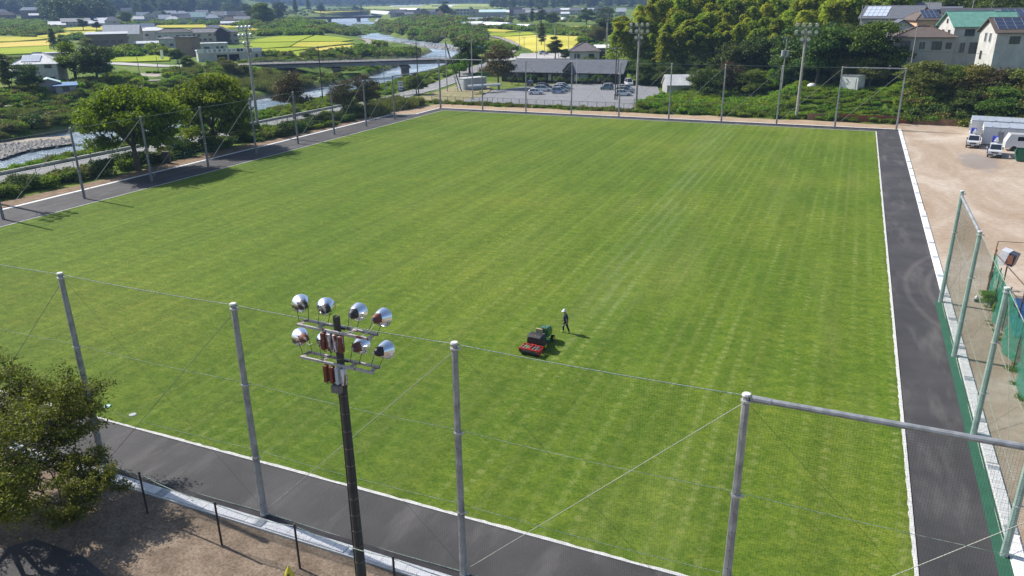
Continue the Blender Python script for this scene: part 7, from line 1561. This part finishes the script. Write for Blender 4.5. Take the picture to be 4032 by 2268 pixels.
root = empty('gate_pillar', (-92.9, 84.2, 0), R(20), 'grey stone gate pillars beside the path under the broad tree', 'pillar'); mb = MB()
for i in range(9): mb.box((0, .0, .1+.19*i), (1.0, .55, .18), rnd.uniform(-.04, .04))
mb.build('pillar', mat('stone_dark', (.13, .115, .10), .9, .2, 2), root); mb = MB(); [mb.box((-1.9+rnd.uniform(-.05, .05), -.3, .1+.19*i), (.7, .5, .18), rnd.uniform(-.06, .06)) for i in range(8)]; mb.build('pillar', MATS['stone_dark'], root)
gr_ = mat('hoop_green', (.05, .15, .11), .6)
for i in range(5):
    root = empty('bike_hoop', (-93.2+i*.1, 86.6+i*2.1, 0), R(90), 'green steel hoop barrier under the broad trees, %s of five' % ('nearest', 'second nearest', 'middle one', 'second farthest', 'farthest')[i], 'barrier', 'green hoop barriers'); mb = MB(); mb.path([(-.8, 0, 0), (-.8, 0, .7), (-.65, 0, .85), (.65, 0, .85), (.8, 0, .7), (.8, 0, 0)], .045, 6); mb.tube((-.8, 0, .4), (.8, 0, .4), .03, n=5); mb.build('hoop', gr_, root)
p = T(3048+147, 352); root = empty('white_tank', p, 0, 'small white dome lidded tank on the green slope', 'tank'); mb = MB(); mb.tube((0, 0, -.3), (0, 0, .7), .75, n=14); mb.build('base', mat('tank_dark', (.05, .05, .05), .7), root); mb = MB(); mb.lathe([(.95, .7), (.9, .95), (.5, 1.25), (0, 1.35)], Matrix(), 16); mb.build('lid', mat('tank_white', (.75, .75, .73), .4), root, smooth=True)
p = T(3136, 140+142) if False else T(3136, 285); 
p = P(1873, 370, .1); root = empty('warning_board', (p.x+2, p.y-1, 0), CYAW, 'small yellow and green board at the edge of the car park', 'board'); mb = MB(); mb.box((0, 0, .6), (.9, .08, .8)); mb.build('board', mat('board_yellow', (.62, .56, .12), .6), root); mb = MB(); mb.box((.8, 0, .35), (.8, .08, .5)); mb.build('board', mat('board_green', (.08, .25, .2), .6), root)
p = P(1672, 292, 3.5); root = empty('banner_flag', (-105.5, 178.5, 0), CYAW, 'small dark red and blue banner on a thin pole by the river road', 'banner'); mb = MB(); mb.tube((0, 0, 0), (0, 0, 5.2), .03, n=5); mb.build('pole', steel, root); mb = MB(); mb.box((.5, 0, 4.6), (.5, .03, 1.1), M=Matrix.Rotation(R(14), 3, 'Y')); mb.build('banner', mat('banner_blue', (.08, .10, .22), .7), root); mb = MB(); mb.box((1.0, 0, 4.9), (.4, .03, .9), M=Matrix.Rotation(R(14), 3, 'Y')); mb.build('banner', mat('banner_red', (.35, .06, .05), .7), root)
p = T(410, 293); root = empty('teal_container', p, R(30), 'teal ribbed storage container beside the ivy covered tree', 'container'); mb = MB(); mb.box((0, 1, 1.6), (3.8, 2.2, 3.6)); mb.build('body', mat('teal_paint', (.03, .28, .30), .5, .1, 2), root); mb = MB(); [mb.box((-1.7+i*.57, -.13, 1.6), (.12, .08, 3.4)) for i in range(7)]; mb.build('rib', MATS['teal_paint'], root)
# satellite-like round lamps and white board by the taxi yard
p = T(641, 238); root = empty('notice_board', p, 0, 'tall white roadside sign board left of the dark brown building', 'sign'); mb = MB(); mb.box((0, 0, 2.3), (1.4, .3, 3.6)); mb.build('board', wsign, root)
# car at the very bottom edge
p = P(225, 2275, 1.2); car('kei', 'blue', (p.x+.9, p.y-1.25, 0), R(15), 'pale blue car just showing its roof at the bottom edge under the tree')
sheet('asphalt_patch', [tuple(P(*q)[:2]) for q in ((-60, 2180), (140, 2120), (330, 2190), (420, 2268), (430, 2400), (-100, 2400))], -0.02, asph, 'dark worn asphalt under the tree at the bottom left')
# ------------------------------------------------------------------ vegetation
def at_crown(px, py, x=None, y=None, zc=0): pass
# two broad zelkova trees by the river path
tree('broad_tree', 'zelkova_a', (-92.6, 78.6, 0), 1.04, 'broad spreading yellow green tree behind the second net post, left of two', rz=.4, zs=1.26)
tree('broad_tree', 'zelkova_b', (-95.2, 96.6, 0), 1.0, 'broad spreading yellow green tree behind the fourth net post, right of two', rz=2.2, zs=1.24)
tree('broad_tree', 'zelkova_b', (-98.3, 62.0, 0), .9, 'broad tree just outside the left edge shading the first net post', rz=4.2).location = (-101, 50.5, 0)
for key, px, py, sc, lb in (('rust_tree', 1158, 470, 1.25, 'reddish brown tree behind the sixth net post'), ('rust_tree', 1355, 462, .98, 'purplish brown tree left of the street lamp'), ('rust_tree', 1444, 452, 1.08, 'tallest rust coloured tree beside the street lamp'), ('rust_tree', 1965, 352, 1.55, 'big brownish green tree between the grey shed and the long building')):
    p = T(px, py); tree('brown_tree', key, p, sc, lb)
# near tree at the left bottom
def near_tree(p, sc=1.0, seed=3, lb='leafy olive green cherry tree at the lower left corner in front of the net', nm='cherry_tree'):
    root = empty(nm, p, 0, lb, 'tree'); root.scale = (sc,)*3
    g = random.Random(seed); mb = MB(); tips = []
    def br(a, d, L_, r_, dep):
        q = a; dd = d.copy()
        for i in range(4):
            dd = (dd+Vector((g.uniform(-.22, .22), g.uniform(-.22, .22), g.uniform(-.12, .14)))).normalized(); b2 = q+dd*L_/4; mb.tube(q, b2, r_*(1-i*.13), r_*(1-(i+1)*.13), 7 if dep < 2 else 4, caps=False); q = b2
            if dep >= 2: tips.append((q.copy(), dd.copy(), dep))
            if dep < 4 and i > 0:
                for _ in range(2 if dep < 3 else 1):
                    nd = (dd+Vector((g.uniform(-1, 1), g.uniform(-1, 1), g.uniform(-.35, .42)))).normalized(); br(q, nd, L_*g.uniform(.45, .66), r_*.5, dep+1)
    for k in range(7):
        a = k*2*PI/7+g.uniform(-.3, .3); br(Vector((0, 0, 2.3)), Vector((math.cos(a), math.sin(a), .50+.25*(k % 2))).normalized(), 3.9, .13, 1)
    mb.tube((0, 0, -.2), (0, 0, 2.5), .24, .2, 10); mb.build('trunk', bark_grey, root)
    C = []; Nn = []; Tn = []; gg = np.random.RandomState(9)
    for (q, d, dep) in tips:
        if q.z < 2.4: continue
        n = (21 if dep > 2 else 10)//(1 if sc > .8 else 4); t0 = gg.uniform(0, 1)
        for _ in range(n):
            o = gg.normal(0, 1, 3)*np.array([.26, .26, .13])+np.array([0, 0, -.06]); C.append(np.array(q)+o); Nn.append(np.array([0, 0, 1.0])); Tn.append(np.clip(.25+.45*t0+gg.normal(0, .18), 0, 1))
    C = np.array(C); v, f = leaf_quads(C, np.array(Nn), np.full(len(C), .072/sc**.8), .5, 12, .8)
    print('near tree leaves', len(C)); me = npmesh('crown', v, f, LM['cherry'], np.array(Tn)); o = bpy.data.objects.new('crown', me); col.objects.link(o); o.parent = root; return root
near_tree((-33.4, 16.7, 0), .92)
near_tree((-30.3, 18.4, 0), .42, 5, 'thin young tree with sparse leaves beside the first rusty posts', 'young_tree')
# topiary and hedges before the long building
for i, (px, py, sc) in enumerate(((2016, 333, 1.5), (2043, 333, 1.3), (2100, 326, 1.7), (2130, 330, 1.2), (2192, 334, 1.6), (2215, 333, 1.2), (2290, 334, 1.4), (2312, 335, 1.3), (2350, 332, 1.9), (2400, 333, 1.3))):
    p = P(px, py, .1); z = (.9 if i in (2, 8, 4) else .6); o = tree('clipped_shrub', 'topiary', p, sc, 'dark clipped shrub before the long building, %s of ten' % (['leftmost']+[ORD[k]+' from the left' for k in range(1, 9)]+['rightmost'])[i], 'shrub', 'clipped shrubs before the long building', zs=sc*1.15)
# trees at the far end, right of the car park
BT = [('dark_tree', 2778, 395, .95, 'dark evergreen tree leaning over the white roofed shed'), ('rust_tree', 2870, 392, 1.15, 'brownish dark tree between the white roofed shed and the ivy trees'), ('evergreen_a', 2960, 398, .95, 'round green tree behind the sixth far net post'),
 ('ivy_tree', 3010, 385, 1.0, 'bright ivy covered tree left of the transformer pole'), ('ivy_tree', 3060, 375, 1.05, 'bright green ivy mound right behind the transformer pole'), ('dark_tree', 2900, 352, 1.5, 'very dark tree filling the gap behind the far net, left'), ('dark_tree', 3000, 345, 1.7, 'very dark tree filling the gap behind the transformer pole'),
 ('evergreen_b', 3110, 340, 1.5, 'tall dark tree behind the second floodlight pole'), ('dark_tree', 3215, 330, 1.6, 'tall dark tree right of the second floodlight pole'), ('dark_tree', 3290, 325, 1.3, 'dark tree behind the white hut'),
 ('evergreen_a', 3410, 340, 1.75, 'large rounded green tree left of the brown roofed house'), ('olive_tree', 3420, 352, .95, 'bare twiggy brown tree under the large rounded tree'), ('olive_tree', 3330, 340, .9, 'small olive tree behind the white hut'),
 ('conifer', 2010, 235, .9, 'dark round cypress at the edge of the golden field') if 0 else ('evergreen_b', 2185, 236, .95, 'dark round shrub tree left of the purple roofed house'), ('evergreen_a', 2228, 238, .55, 'small green shrub beside the purple roofed house'),
 ('conifer', 2132, 182, 1.2, 'dark cypress clump alone in the golden field'), ('dark_tree', 1850, 290, 1.35, 'dark green tree below the blue road sign'), ('ivy_tree', 1810, 305, 1.0, 'leafy green tree at the end of the bridge'), ('dark_tree', 1640, 372, .62, 'dark ivy tree around the utility pole at the corner'),
 ('olive_tree', 2350, 178, 1.3, 'olive thicket tree behind the golden field'), ('dark_tree', 2385, 165, 1.6, 'dark curved evergreen by the tall utility pole'),
 ('ivy_tree', 300, 318, 2.0, 'tall ivy covered tree beside the white roofed house at the left'), ('dark_tree', 385, 325, 1.35, 'dark tree right of the tall ivy covered tree'), ('conifer', 40, 362, 1.0, 'dark conifer group at the left edge below the white house'), ('dark_tree', 115, 362, .9, 'dark round tree in front of the white roofed house'),
 ('conifer', 215, 200, 1.15, 'black green cypress in the yellow paddies'), ('dark_tree', 255, 200, .8, 'low dark shrub tree right of the cypress'), ('olive_tree', 345, 205, 1.0, 'dark garden tree left of the brown house'), ('evergreen_b', 330, 122, 1.3, 'round dark tree in the yellow paddy strip, left of two'), ('evergreen_b', 382, 122, 1.0, 'round dark tree in the yellow paddy strip, right of two'),
 ('evergreen_a', 500, 100, 1.8, 'round green tree between the pale sheds and the village'), ('evergreen_a', 1040, 108, 2.8, 'big light green grove tree left of the far bridge'), ('evergreen_b', 990, 88, 2.0, 'dark grove tree behind the big light green one'), ('evergreen_b', 1752, 70, 2.2, 'large dark round tree beside the far office'),
 ('evergreen_b', 2130, 98, 1.7, 'dark round tree in front of the far houses, left one'), ('evergreen_a', 2175, 104, 1.5, 'green round tree in front of the far houses, right one'), ('dark_tree', 2310, 96, 1.7, 'dark tree group left of the bamboo grove'), ('dark_tree', 2380, 92, 1.8, 'dark tree behind the tall utility pole'), ('conifer', 2095, 92, 1.4, 'small pointed dark tree by the far greenhouse'), ('dark_tree', 2058, 90, 1.1, 'small dark tree left of the pointed one'),
 ('evergreen_b', 1265, 58, 2.4, 'round bush like tree beyond the far bridge, left'), ('evergreen_b', 1400, 52, 2.2, 'round bush like tree beyond the far bridge, middle'), ('conifer', 1425, 62, 2.2, 'pointed tree beyond the far bridge'), ('conifer', 1165, 60, 2.6, 'tall conifer left of the far bridge, left one'), ('conifer', 1215, 48, 2.8, 'tall conifer left of the far bridge, right one'), ('dark_tree', 1105, 66, 2.6, 'dark tree left of the far bridge'),
 ('dark_tree', 700, 250, .7, 'bushy tree before the dark brown building'), ('ivy_tree', 830, 272, .55, 'bright green bushy tree below the taxi sign'), ('olive_tree', 880, 262, .5, 'olive bushy tree below the taxi bays'), ('evergreen_a', 740, 278, .65, 'dark green round bush tree below the dark brown building'), ('olive_tree', 905, 300, .8, 'brownish bush tree behind the second broad tree'), ('olive_tree', 960, 310, .7, 'greyish bush tree near the left end of the bridge')]
for key, px, py, sc, lb in BT:
    p = T(px, py); nm = {'conifer': 'conifer_tree', 'rust_tree': 'brown_tree', 'ivy_tree': 'ivy_covered_tree'}.get(key, 'evergreen_tree'); tree(nm, key, p, sc, lb)
for i, (px, py, D) in enumerate(((3400, 60, 185), (3480, 0, 190))[:0]): pass
# trees on the right slope in front of the houses
RT = [('olive_tree', 13.5, 170.5, 1.05), ('evergreen_a', 17.5, 171.0, .75), ('olive_tree', 21.0, 169.5, 1.1), ('rust_tree', 24.5, 167.5, 1.15), ('olive_tree', 28.0, 165.5, 1.5), ('evergreen_a', 25.5, 160.5, 1.05), ('olive_tree', 31.5, 162.0, 1.5), ('dark_tree', 20.0, 166.5, .7), ('dark_tree', 28.5, 158.0, .8), ('olive_tree', 10.5, 174.5, .75), ('evergreen_a', 33.5, 158.0, 1.3), ('ivy_tree', 9.0, 169.0, .45)]
for i, (k, x, y, s_) in enumerate(RT): tree('slope_tree', k, (x, y, Hs(x, y)-.4), s_, 'bushy tree on the overgrown slope below the right houses, %s of twelve from the left' % (['leftmost']+[ORD[q] for q in range(1, 11)]+['rightmost'])[sorted(range(12), key=lambda q: RT[q][1]/RT[q][2]**0+0*q).index(i)], 'tree', 'trees on the slope below the right houses')
# wooded hill behind the right houses and background crowns
# bamboo grove, culm by culm
grp = 'bamboo crowding the grove on the low hill'
n = 0
cand = []
for row_ in range(15):
    y = 232+row_*4.6
    for i in range(30):
        x = -70+i*2.9+rnd.uniform(-1.1, 1.1)+row_*.2; yy = y+rnd.uniform(-1.8, 1.8)
        lim = 240-(x+70)*.20 if x < -30 else 236-(x+30)*.55
        if yy < lim or x > 12-(row_*.0) or x < -72+row_*.8: continue
        cand.append((x, yy))
cand = sorted(cand, key=lambda c: c[1])[:300]
for (x, y) in cand:
    me, cu = BAM[n % 4]; z = Hs(x, y); s_ = rnd.uniform(.82, 1.22); a = rnd.uniform(0, 6.28)
    if y < 246: a = R(-90)+rnd.uniform(-1.0, 1.0)
    root = empty('bamboo_plant', (x, y, z-.3), a, 'tall feathery bamboo in the dense grove on the low hill', 'bamboo', grp); root.scale = (s_*1.1, s_*1.1, s_)
    o = bpy.data.objects.new('foliage', me); col.objects.link(o); o.parent = root; o = bpy.data.objects.new('culm', cu); col.objects.link(o); o.parent = root; n += 1
print('bamboo', n)
# one of each shrub stands by itself and lends its shape to the thickets
lone('leafy_shrub', 'shrub_a', (-96.0, 60.5, 0), 1.2, 'green shrub beside the mesh fence left of the first net post'); lone('leafy_shrub', 'shrub_b', (-95.2, 66.3, 0), 1.1, 'bright green shrub between the mesh fence and the sandy strip'); lone('leafy_shrub', 'shrub_c', (-96.4, 56.0, 0), 1.3, 'yellowish shrub at the left edge beside the sandy strip'); lone('leafy_shrub', 'shrub_d', (-94.6, 74.5, 0), 1.2, 'dark shrub at the foot of the first broad tree')
lone('reed_clump', 'reeds', (-92.8, 139.2, 0), 1.2, 'tall pale reed clump beside the tenth net post', 'reeds'); lone('grass_clump', 'grass_clump', (12.4, 63.2, 0), 1.2, 'weed clump growing along the green mesh fence', 'weeds')
far_t = [('far_tree', 905, 35), ('far_conifer', 870, 30), ('far_bush', 1130, 95), ('far_olive', 1530, 100)]
for k, px, py in far_t: lone({'far_tree': 'evergreen_tree', 'far_conifer': 'conifer_tree'}.get(k, 'riverside_bush'), k, T(px, py), 1.0, {'far_tree': 'dark round tree at the edge of the village hill', 'far_conifer': 'pointed dark tree on the village hill', 'far_bush': 'green bush on the bank left of the far bridge', 'far_olive': 'olive bush on the riverbank beyond the road bridge'}[k], 'tree' if 'bush' not in k and 'olive' not in k else 'bush')
lone('leafy_shrub', 'ivy_tree', (11.8, 63.8, 0), .28, 'low bright green bush at the foot of the green mesh fence')
for k in list(CR):
    for o in bpy.data.objects:
        if o.type == 'MESH' and o.data == CR[k][0]: SRC[k] = o; break

def thick(name, poly, dens, keys, sc, label, cap=4000, **kw):
    n = min(cap, int(area(poly)*dens)); tot = sum(w for _, w in keys)
    for i, (k, w) in enumerate(keys): scatter(name, fill(poly, int(n*w/tot), sc, **kw), k, label)
# hedge and bushes along the left side
hedge = [(-94.2, 20), (-98.6, 20), (-98.6, 76), (-95.2, 76)]
thick('hedge', hedge, .45, (('shrub_a', 2), ('shrub_c', 2), ('shrub_d', 1)), (.7, 1.15), 'thick hedge between the mesh fence and the sandy strip')
thick('hedge', [(-94.5, 78), (-98.6, 76), (-98.2, 140), (-91.5, 140), (-92.3, 110), (-94.2, 100)], .34, (('shrub_d', 3), ('shrub_a', 2), ('shrub_c', 1)), (.6, 1.15), 'dark undergrowth below the trees along the river side')
thick('undergrowth', [(-90.2, 137), (-98, 137), (-99, 158), (-91, 160), (-90.5, 150), (-92, 146)], .5, (('reeds', 3), ('shrub_c', 1)), (.8, 1.3), 'tall reeds and grass behind the far left corner')
thick('weeds', [(-92, 161.3), (-40, 161.8), (-34, 162.0), (-34, 164.2), (-42, 164.3), (-92, 163.3)], 2.6, (('grass_clump', 4), ('reeds', 1), ('shrub_a', .6)), (.3, .6), 'weeds along the foot of the car park fence')
thick('weeds', [(-38, 162.4), (8, 162.8), (8, 164.6), (-38, 165.6)], .9, (('grass_clump', 1), ('shrub_b', 2), ('shrub_a', 2)), (.5, .9), 'weeds in front of the trees at the far end')
thick('weeds', [(-99.8, 20), (-101.0, 20), (-100.8, 150), (-99.5, 150)], .8, (('grass_clump', 2), ('shrub_c', 1)), (.4, .8), 'weeds along the river road')
thick('weeds', [(11.9, 44), (11.4, 44), (11.3, 61), (12.0, 62)], 1.5, (('grass_clump', 1),), (.2, .5), 'weeds at the foot of the green mesh', 40)
thick('undergrowth', [(-42, 166), (-12, 165.5), (-10, 186), (-34, 196), (-43, 186)], .55, (('shrub_b', 3), ('shrub_a', 2)), (.8, 1.3), 'leafy thicket between the car park and the second floodlight')
thick('undergrowth', [(-12, 164.5), (-1, 163.5), (12, 164), (12, 178), (2, 186), (-12, 182)], .75, (('shrub_b', 3), ('shrub_a', 2)), (.6, .9), 'green creepers covering the slope behind the orange net', zs=.7)
thick('undergrowth', [(11, 164), (20, 163.6), (44, 152), (60, 150), (60, 172), (30, 172), (11, 178)], .8, (('shrub_c', 2), ('shrub_a', 3), ('shrub_d', 2)), (.8, 1.3), 'dense bushes on the slope below the right houses')
thick('undergrowth', [(-78, 216), (-60, 219), (-40, 199), (-12, 190), (10, 184), (12, 215), (12, 232), (-30, 232), (-66, 242), (-80, 232)], .20, (('dark_tree', .6), ('shrub_d', 3), ('shrub_a', 2)), (.45, .8), 'dark undergrowth at the foot of the bamboo grove')
thick('wood', [(-75, 292), (20, 296), (35, 250), (60, 265), (60, 330), (-75, 345)], .055, (('evergreen_a', 2), ('dark_tree', 2)), (1.0, 1.6), 'trees behind the bamboo grove')
thick('wood', [(18, 296), (60, 255), (140, 230), (200, 300), (120, 380), (20, 380)], .03, (('evergreen_a', 2), ('dark_tree', 2), ('olive_tree', 1)), (1.2, 2.2), 'wooded rise behind the right houses')
# river banks
thick('bank_bushes', [(-108.8, 20), (-112.5, 20), (-136, 95), (-143, 190), (-149, 262), (-158, 300), (-130, 300), (-124, 268), (-115, 215), (-109, 180), (-108.6, 60)], .2, (('shrub_b', 3), ('shrub_a', 3), ('reeds', 1)), (.45, .8), 'bushes on the near river bank', zlim=-4.6)
thick('bank_bushes', [(-162, 70), (-163, 120), (-170, 200), (-174, 262), (-190, 330), (-235, 330), (-225, 262), (-215, 200), (-212, 150), (-200, 95)], .11, (('shrub_b', 4), ('shrub_a', 2), ('shrub_c', 1), ('reeds', 3)), (.6, 1.15), 'rank bushes on the far river bank', 3200, zlim=-4.2)
thick('bank_bushes', W((20, 480), (280, 460), (250, 545), (0, 560)), .35, (('shrub_a', 2), ('shrub_c', 3), ('shrub_d', 1)), (.8, 1.3), 'tall bushes above the gravel bar', 600, zlim=-4.5)
thick('meadow_grass', W((0, 395), (250, 370), (280, 455), (0, 475)), .25, (('reeds', 1), ('shrub_b', 1)), (.7, 1.1), 'rough grass on the far bank', 900)
thick('meadow_grass', W((880, 330), (1060, 290), (1240, 345), (1180, 385), (1050, 370)), .4, (('reeds', 3), ('shrub_c', 1)), (.9, 1.4), 'pale reed bed below the bridge', 1500)
thick('bank_bushes', W((420, 300), (640, 320), (900, 300), (1040, 280), (1040, 300), (860, 340), (500, 345)), .11, (('shrub_a', 2), ('shrub_b', 2)), (.8, 1.4), 'bushes between the yard and the bridge end', 900)
# beyond the bridge
def F(name, poly, dens, keys, sc, label, cap=2500, **kw): thick(name, W(*poly), dens, keys, sc, label, cap, **kw)
F('riverside_bushes', [(1290, 226), (1420, 205), (1480, 180), (1640, 205), (1760, 222), (1760, 232), (1290, 236)], .05, (('far_bush', 2), ('shrub_b', 4), ('far_olive', 1)), (.45, 1.0), 'thick riverside scrub behind the bridge', 1500)
F('riverside_bushes', [(1250, 135), (1480, 142), (1640, 165), (1850, 195), (1935, 172), (1900, 140), (1800, 105), (1600, 88), (1400, 105), (1290, 112)], .022, (('far_bush', 3), ('far_olive', 2)), (.6, 1.25), 'broad belt of scrub along the far river bank', 2500)
F('riverside_bushes', [(1000, 90), (1330, 100), (1350, 115), (1290, 130), (1000, 122), (880, 105)], .008, (('far_bush', 2), ('far_olive', 1)), (.7, 1.3), 'scrub along the left bank before the far bridge', 900)
F('riverside_bushes', [(1000, 130), (1250, 128), (1250, 140), (1000, 143)], .02, (('far_bush', 1),), (.7, 1.1), 'dark bush line behind the river bend paddies', 300)
F('riverside_bushes', [(1240, 236), (1000, 236), (960, 228), (1090, 225), (1250, 222)], .05, (('shrub_a', 1), ('shrub_c', 1)), (1, 2), 'bushes beside the left end of the bridge', 250)
F('riverside_bushes', [(1940, 175), (2020, 200), (1990, 212), (1900, 205), (1850, 235), (1790, 225), (1850, 195)], .05, (('far_bush', 1), ('shrub_b', 3)), (.5, 1.0), 'scrub between the rapids and the lane', 500)
F('riverside_bushes', [(1760, 105), (2080, 118), (2150, 105), (2380, 118), (2300, 145), (2180, 135), (2050, 122), (1900, 118), (1750, 112)], .02, (('far_bush', 2), ('far_olive', 1)), (.5, 1.0), 'hedges between the golden paddies and the greenhouses', 600)
F('riverside_bushes', [(2130, 120), (2290, 142), (2370, 150), (2370, 178), (2300, 178), (2290, 148), (2120, 132)], .04, (('far_bush', 1), ('shrub_b', 2)), (.5, 1.0), 'green bank behind the golden field', 500)
F('riverside_bushes', [(1600, 72), (1800, 78), (2010, 92), (1760, 100), (1640, 92), (1580, 82)], .012, (('far_bush', 1), ('far_olive', 2)), (.7, 1.4), 'brownish scrub below the far town', 600)
F('village_trees', [(205, 152), (280, 145), (400, 145), (400, 152), (250, 162)], .03, (('far_bush', 1), ('shrub_c', 1)), (.4, .8), 'rough growth among the left paddies', 200)
F('village_trees', [(0, 108), (180, 110), (250, 112), (220, 145), (120, 150), (0, 140)], .02, (('far_bush', 2), ('far_olive', 1)), (.4, .9), 'scrub between the cliff and the yellow paddies', 500)
F('village_trees', [(340, 205), (640, 205), (700, 225), (480, 235), (330, 225)], .03, (('shrub_d', 2), ('far_bush', 1)), (.6, 1.0), 'garden bushes before the brown house', 300)
F('village_trees', [(480, 92), (1000, 86), (1000, 100), (640, 104), (480, 104)], .006, (('far_bush', 1),), (.6, 1.1), 'garden bushes along the village', 250)
F('village_trees', [(520, 40), (980, 36), (1000, 80), (560, 84)], .0016, (('far_tree', .5), ('far_bush', 2)), (.35, .75), 'trees among the village houses', 300)
F('village_trees', [(1540, 56), (2060, 52), (2450, 46), (2450, 66), (1540, 74)], .0012, (('far_bush', 2), ('far_tree', .5)), (.35, .7), 'trees among the far town houses', 260)
F('riverside_bushes', [(1000, 200), (1010, 222), (1090, 220), (1240, 214), (1000, 235), (960, 215)], .03, (('far_bush', 1),), (.4, .7), 'shrubs by the bridge end paddies', 100)
F('riverside_bushes', [(2340, 20), (2420, 60), (2400, 100), (2300, 100), (2040, 82), (2020, 86), (2290, 112), (2400, 118)], .004, (('far_tree', 1), ('far_bush', 1)), (.5, .9), 'dark trees left of the grove', 300)
F('meadow_scrub', [(1000, 30), (1500, 30), (1500, 48), (1380, 60), (1250, 70), (1060, 66)], .0012, (('far_bush', 1), ('far_olive', 1)), (.3, .8), 'scattered scrub on the far left bank meadows', 500)
F('meadow_scrub', [(0, 230), (180, 232), (170, 250), (0, 262)], .05, (('shrub_a', 1), ('shrub_c', 1)), (.5, 1.2), 'garden growth behind the white house', 200)
F('meadow_scrub', [(1700, 76), (2060, 76), (2300, 66), (2440, 78), (2400, 90), (2100, 88), (1750, 86)], .004, (('far_bush', 1), ('far_olive', 1)), (.3, .7), 'scrub strips below the far town', 500)
# dark woods
F('dark_wood', [(175, 84), (240, 100), (430, 84), (440, 60), (300, 58), (170, 62)], .012, (('far_tree', 1), ('far_conifer', 1)), (1.0, 1.5), 'dark wood behind the pale sheds', 700)
F('dark_wood', [(535, 66), (620, 60), (745, 58), (745, 48), (640, 44), (540, 50)], .006, (('far_tree', 1), ('far_conifer', 1)), (1.0, 1.5), 'dark wood behind the village', 500)
F('dark_wood', [(0, 112), (170, 112), (175, 88), (60, 82), (0, 86)], .012, (('far_bush', 1),), (.6, 1.0), 'dark cliff growth below the terrace houses', 300)
F('dark_wood', [(885, 50), (1000, 60), (1120, 84), (1000, 92), (990, 70), (880, 62)], .006, (('far_tree', 1), ('far_bush', 1)), (.7, 1.2), 'grove at the end of the village', 300)
def belt(D0, D1, b0, b1, n, keys, sc, label, cap=2500):
    pts = []
    for _ in range(n):
        D = math.sqrt(rnd.uniform(D0*D0, D1*D1)); b = R(rnd.uniform(b0, b1)); x, y = D*math.sin(b), D*math.cos(b); pts.append((x, y, Hs(x, y), rnd.uniform(*sc), rnd.uniform(.8, 1.2)))
    m = len(pts)//len(keys)
    for i, k in enumerate(keys): scatter('far_wood', pts[i*m:(i+1)*m], k, label)
belt(1500, 2700, -24.5, 22, 2600, ('far_tree', 'far_conifer'), (1.0, 1.7), 'wooded ridge closing the valley on the right')
belt(1650, 2700, -62, -42, 2200, ('far_tree', 'far_conifer'), (1.1, 1.9), 'wooded hills closing the valley on the left')
belt(2700, 3300, -44, -22, 500, ('far_tree', 'far_bush'), (.9, 1.6), 'line of trees below the blue hills')
belt(3400, 4500, -64, -18, 3800, ('far_tree', 'far_conifer'), (1.8, 3.0), 'forest on the blue hills')

# air
hz = bpy.data.materials.new('air'); hz.use_nodes = True; N, L = hz.node_tree.nodes, hz.node_tree.links; N.remove(N['Principled BSDF']); pv = N.new('ShaderNodeVolumePrincipled'); pv.inputs['Color'].default_value = (.40, .60, 1.0, 1); pv.inputs['Density'].default_value = HAZE; pv.inputs['Anisotropy'].default_value = 0.0; L.new(pv.outputs[0], N['Material Output'].inputs['Volume'])
mb = MB(); mb.box((0, 0, 0), (1, 1, 1)); o = mb.build('haze', hz); zmin, zmax = -12, 420; o.scale = (14000, 9800, zmax-zmin); o.location = (-1000, 4300, (zmin+zmax)/2); tag(o, 'thin bluish air over the valley', kind='stuff')
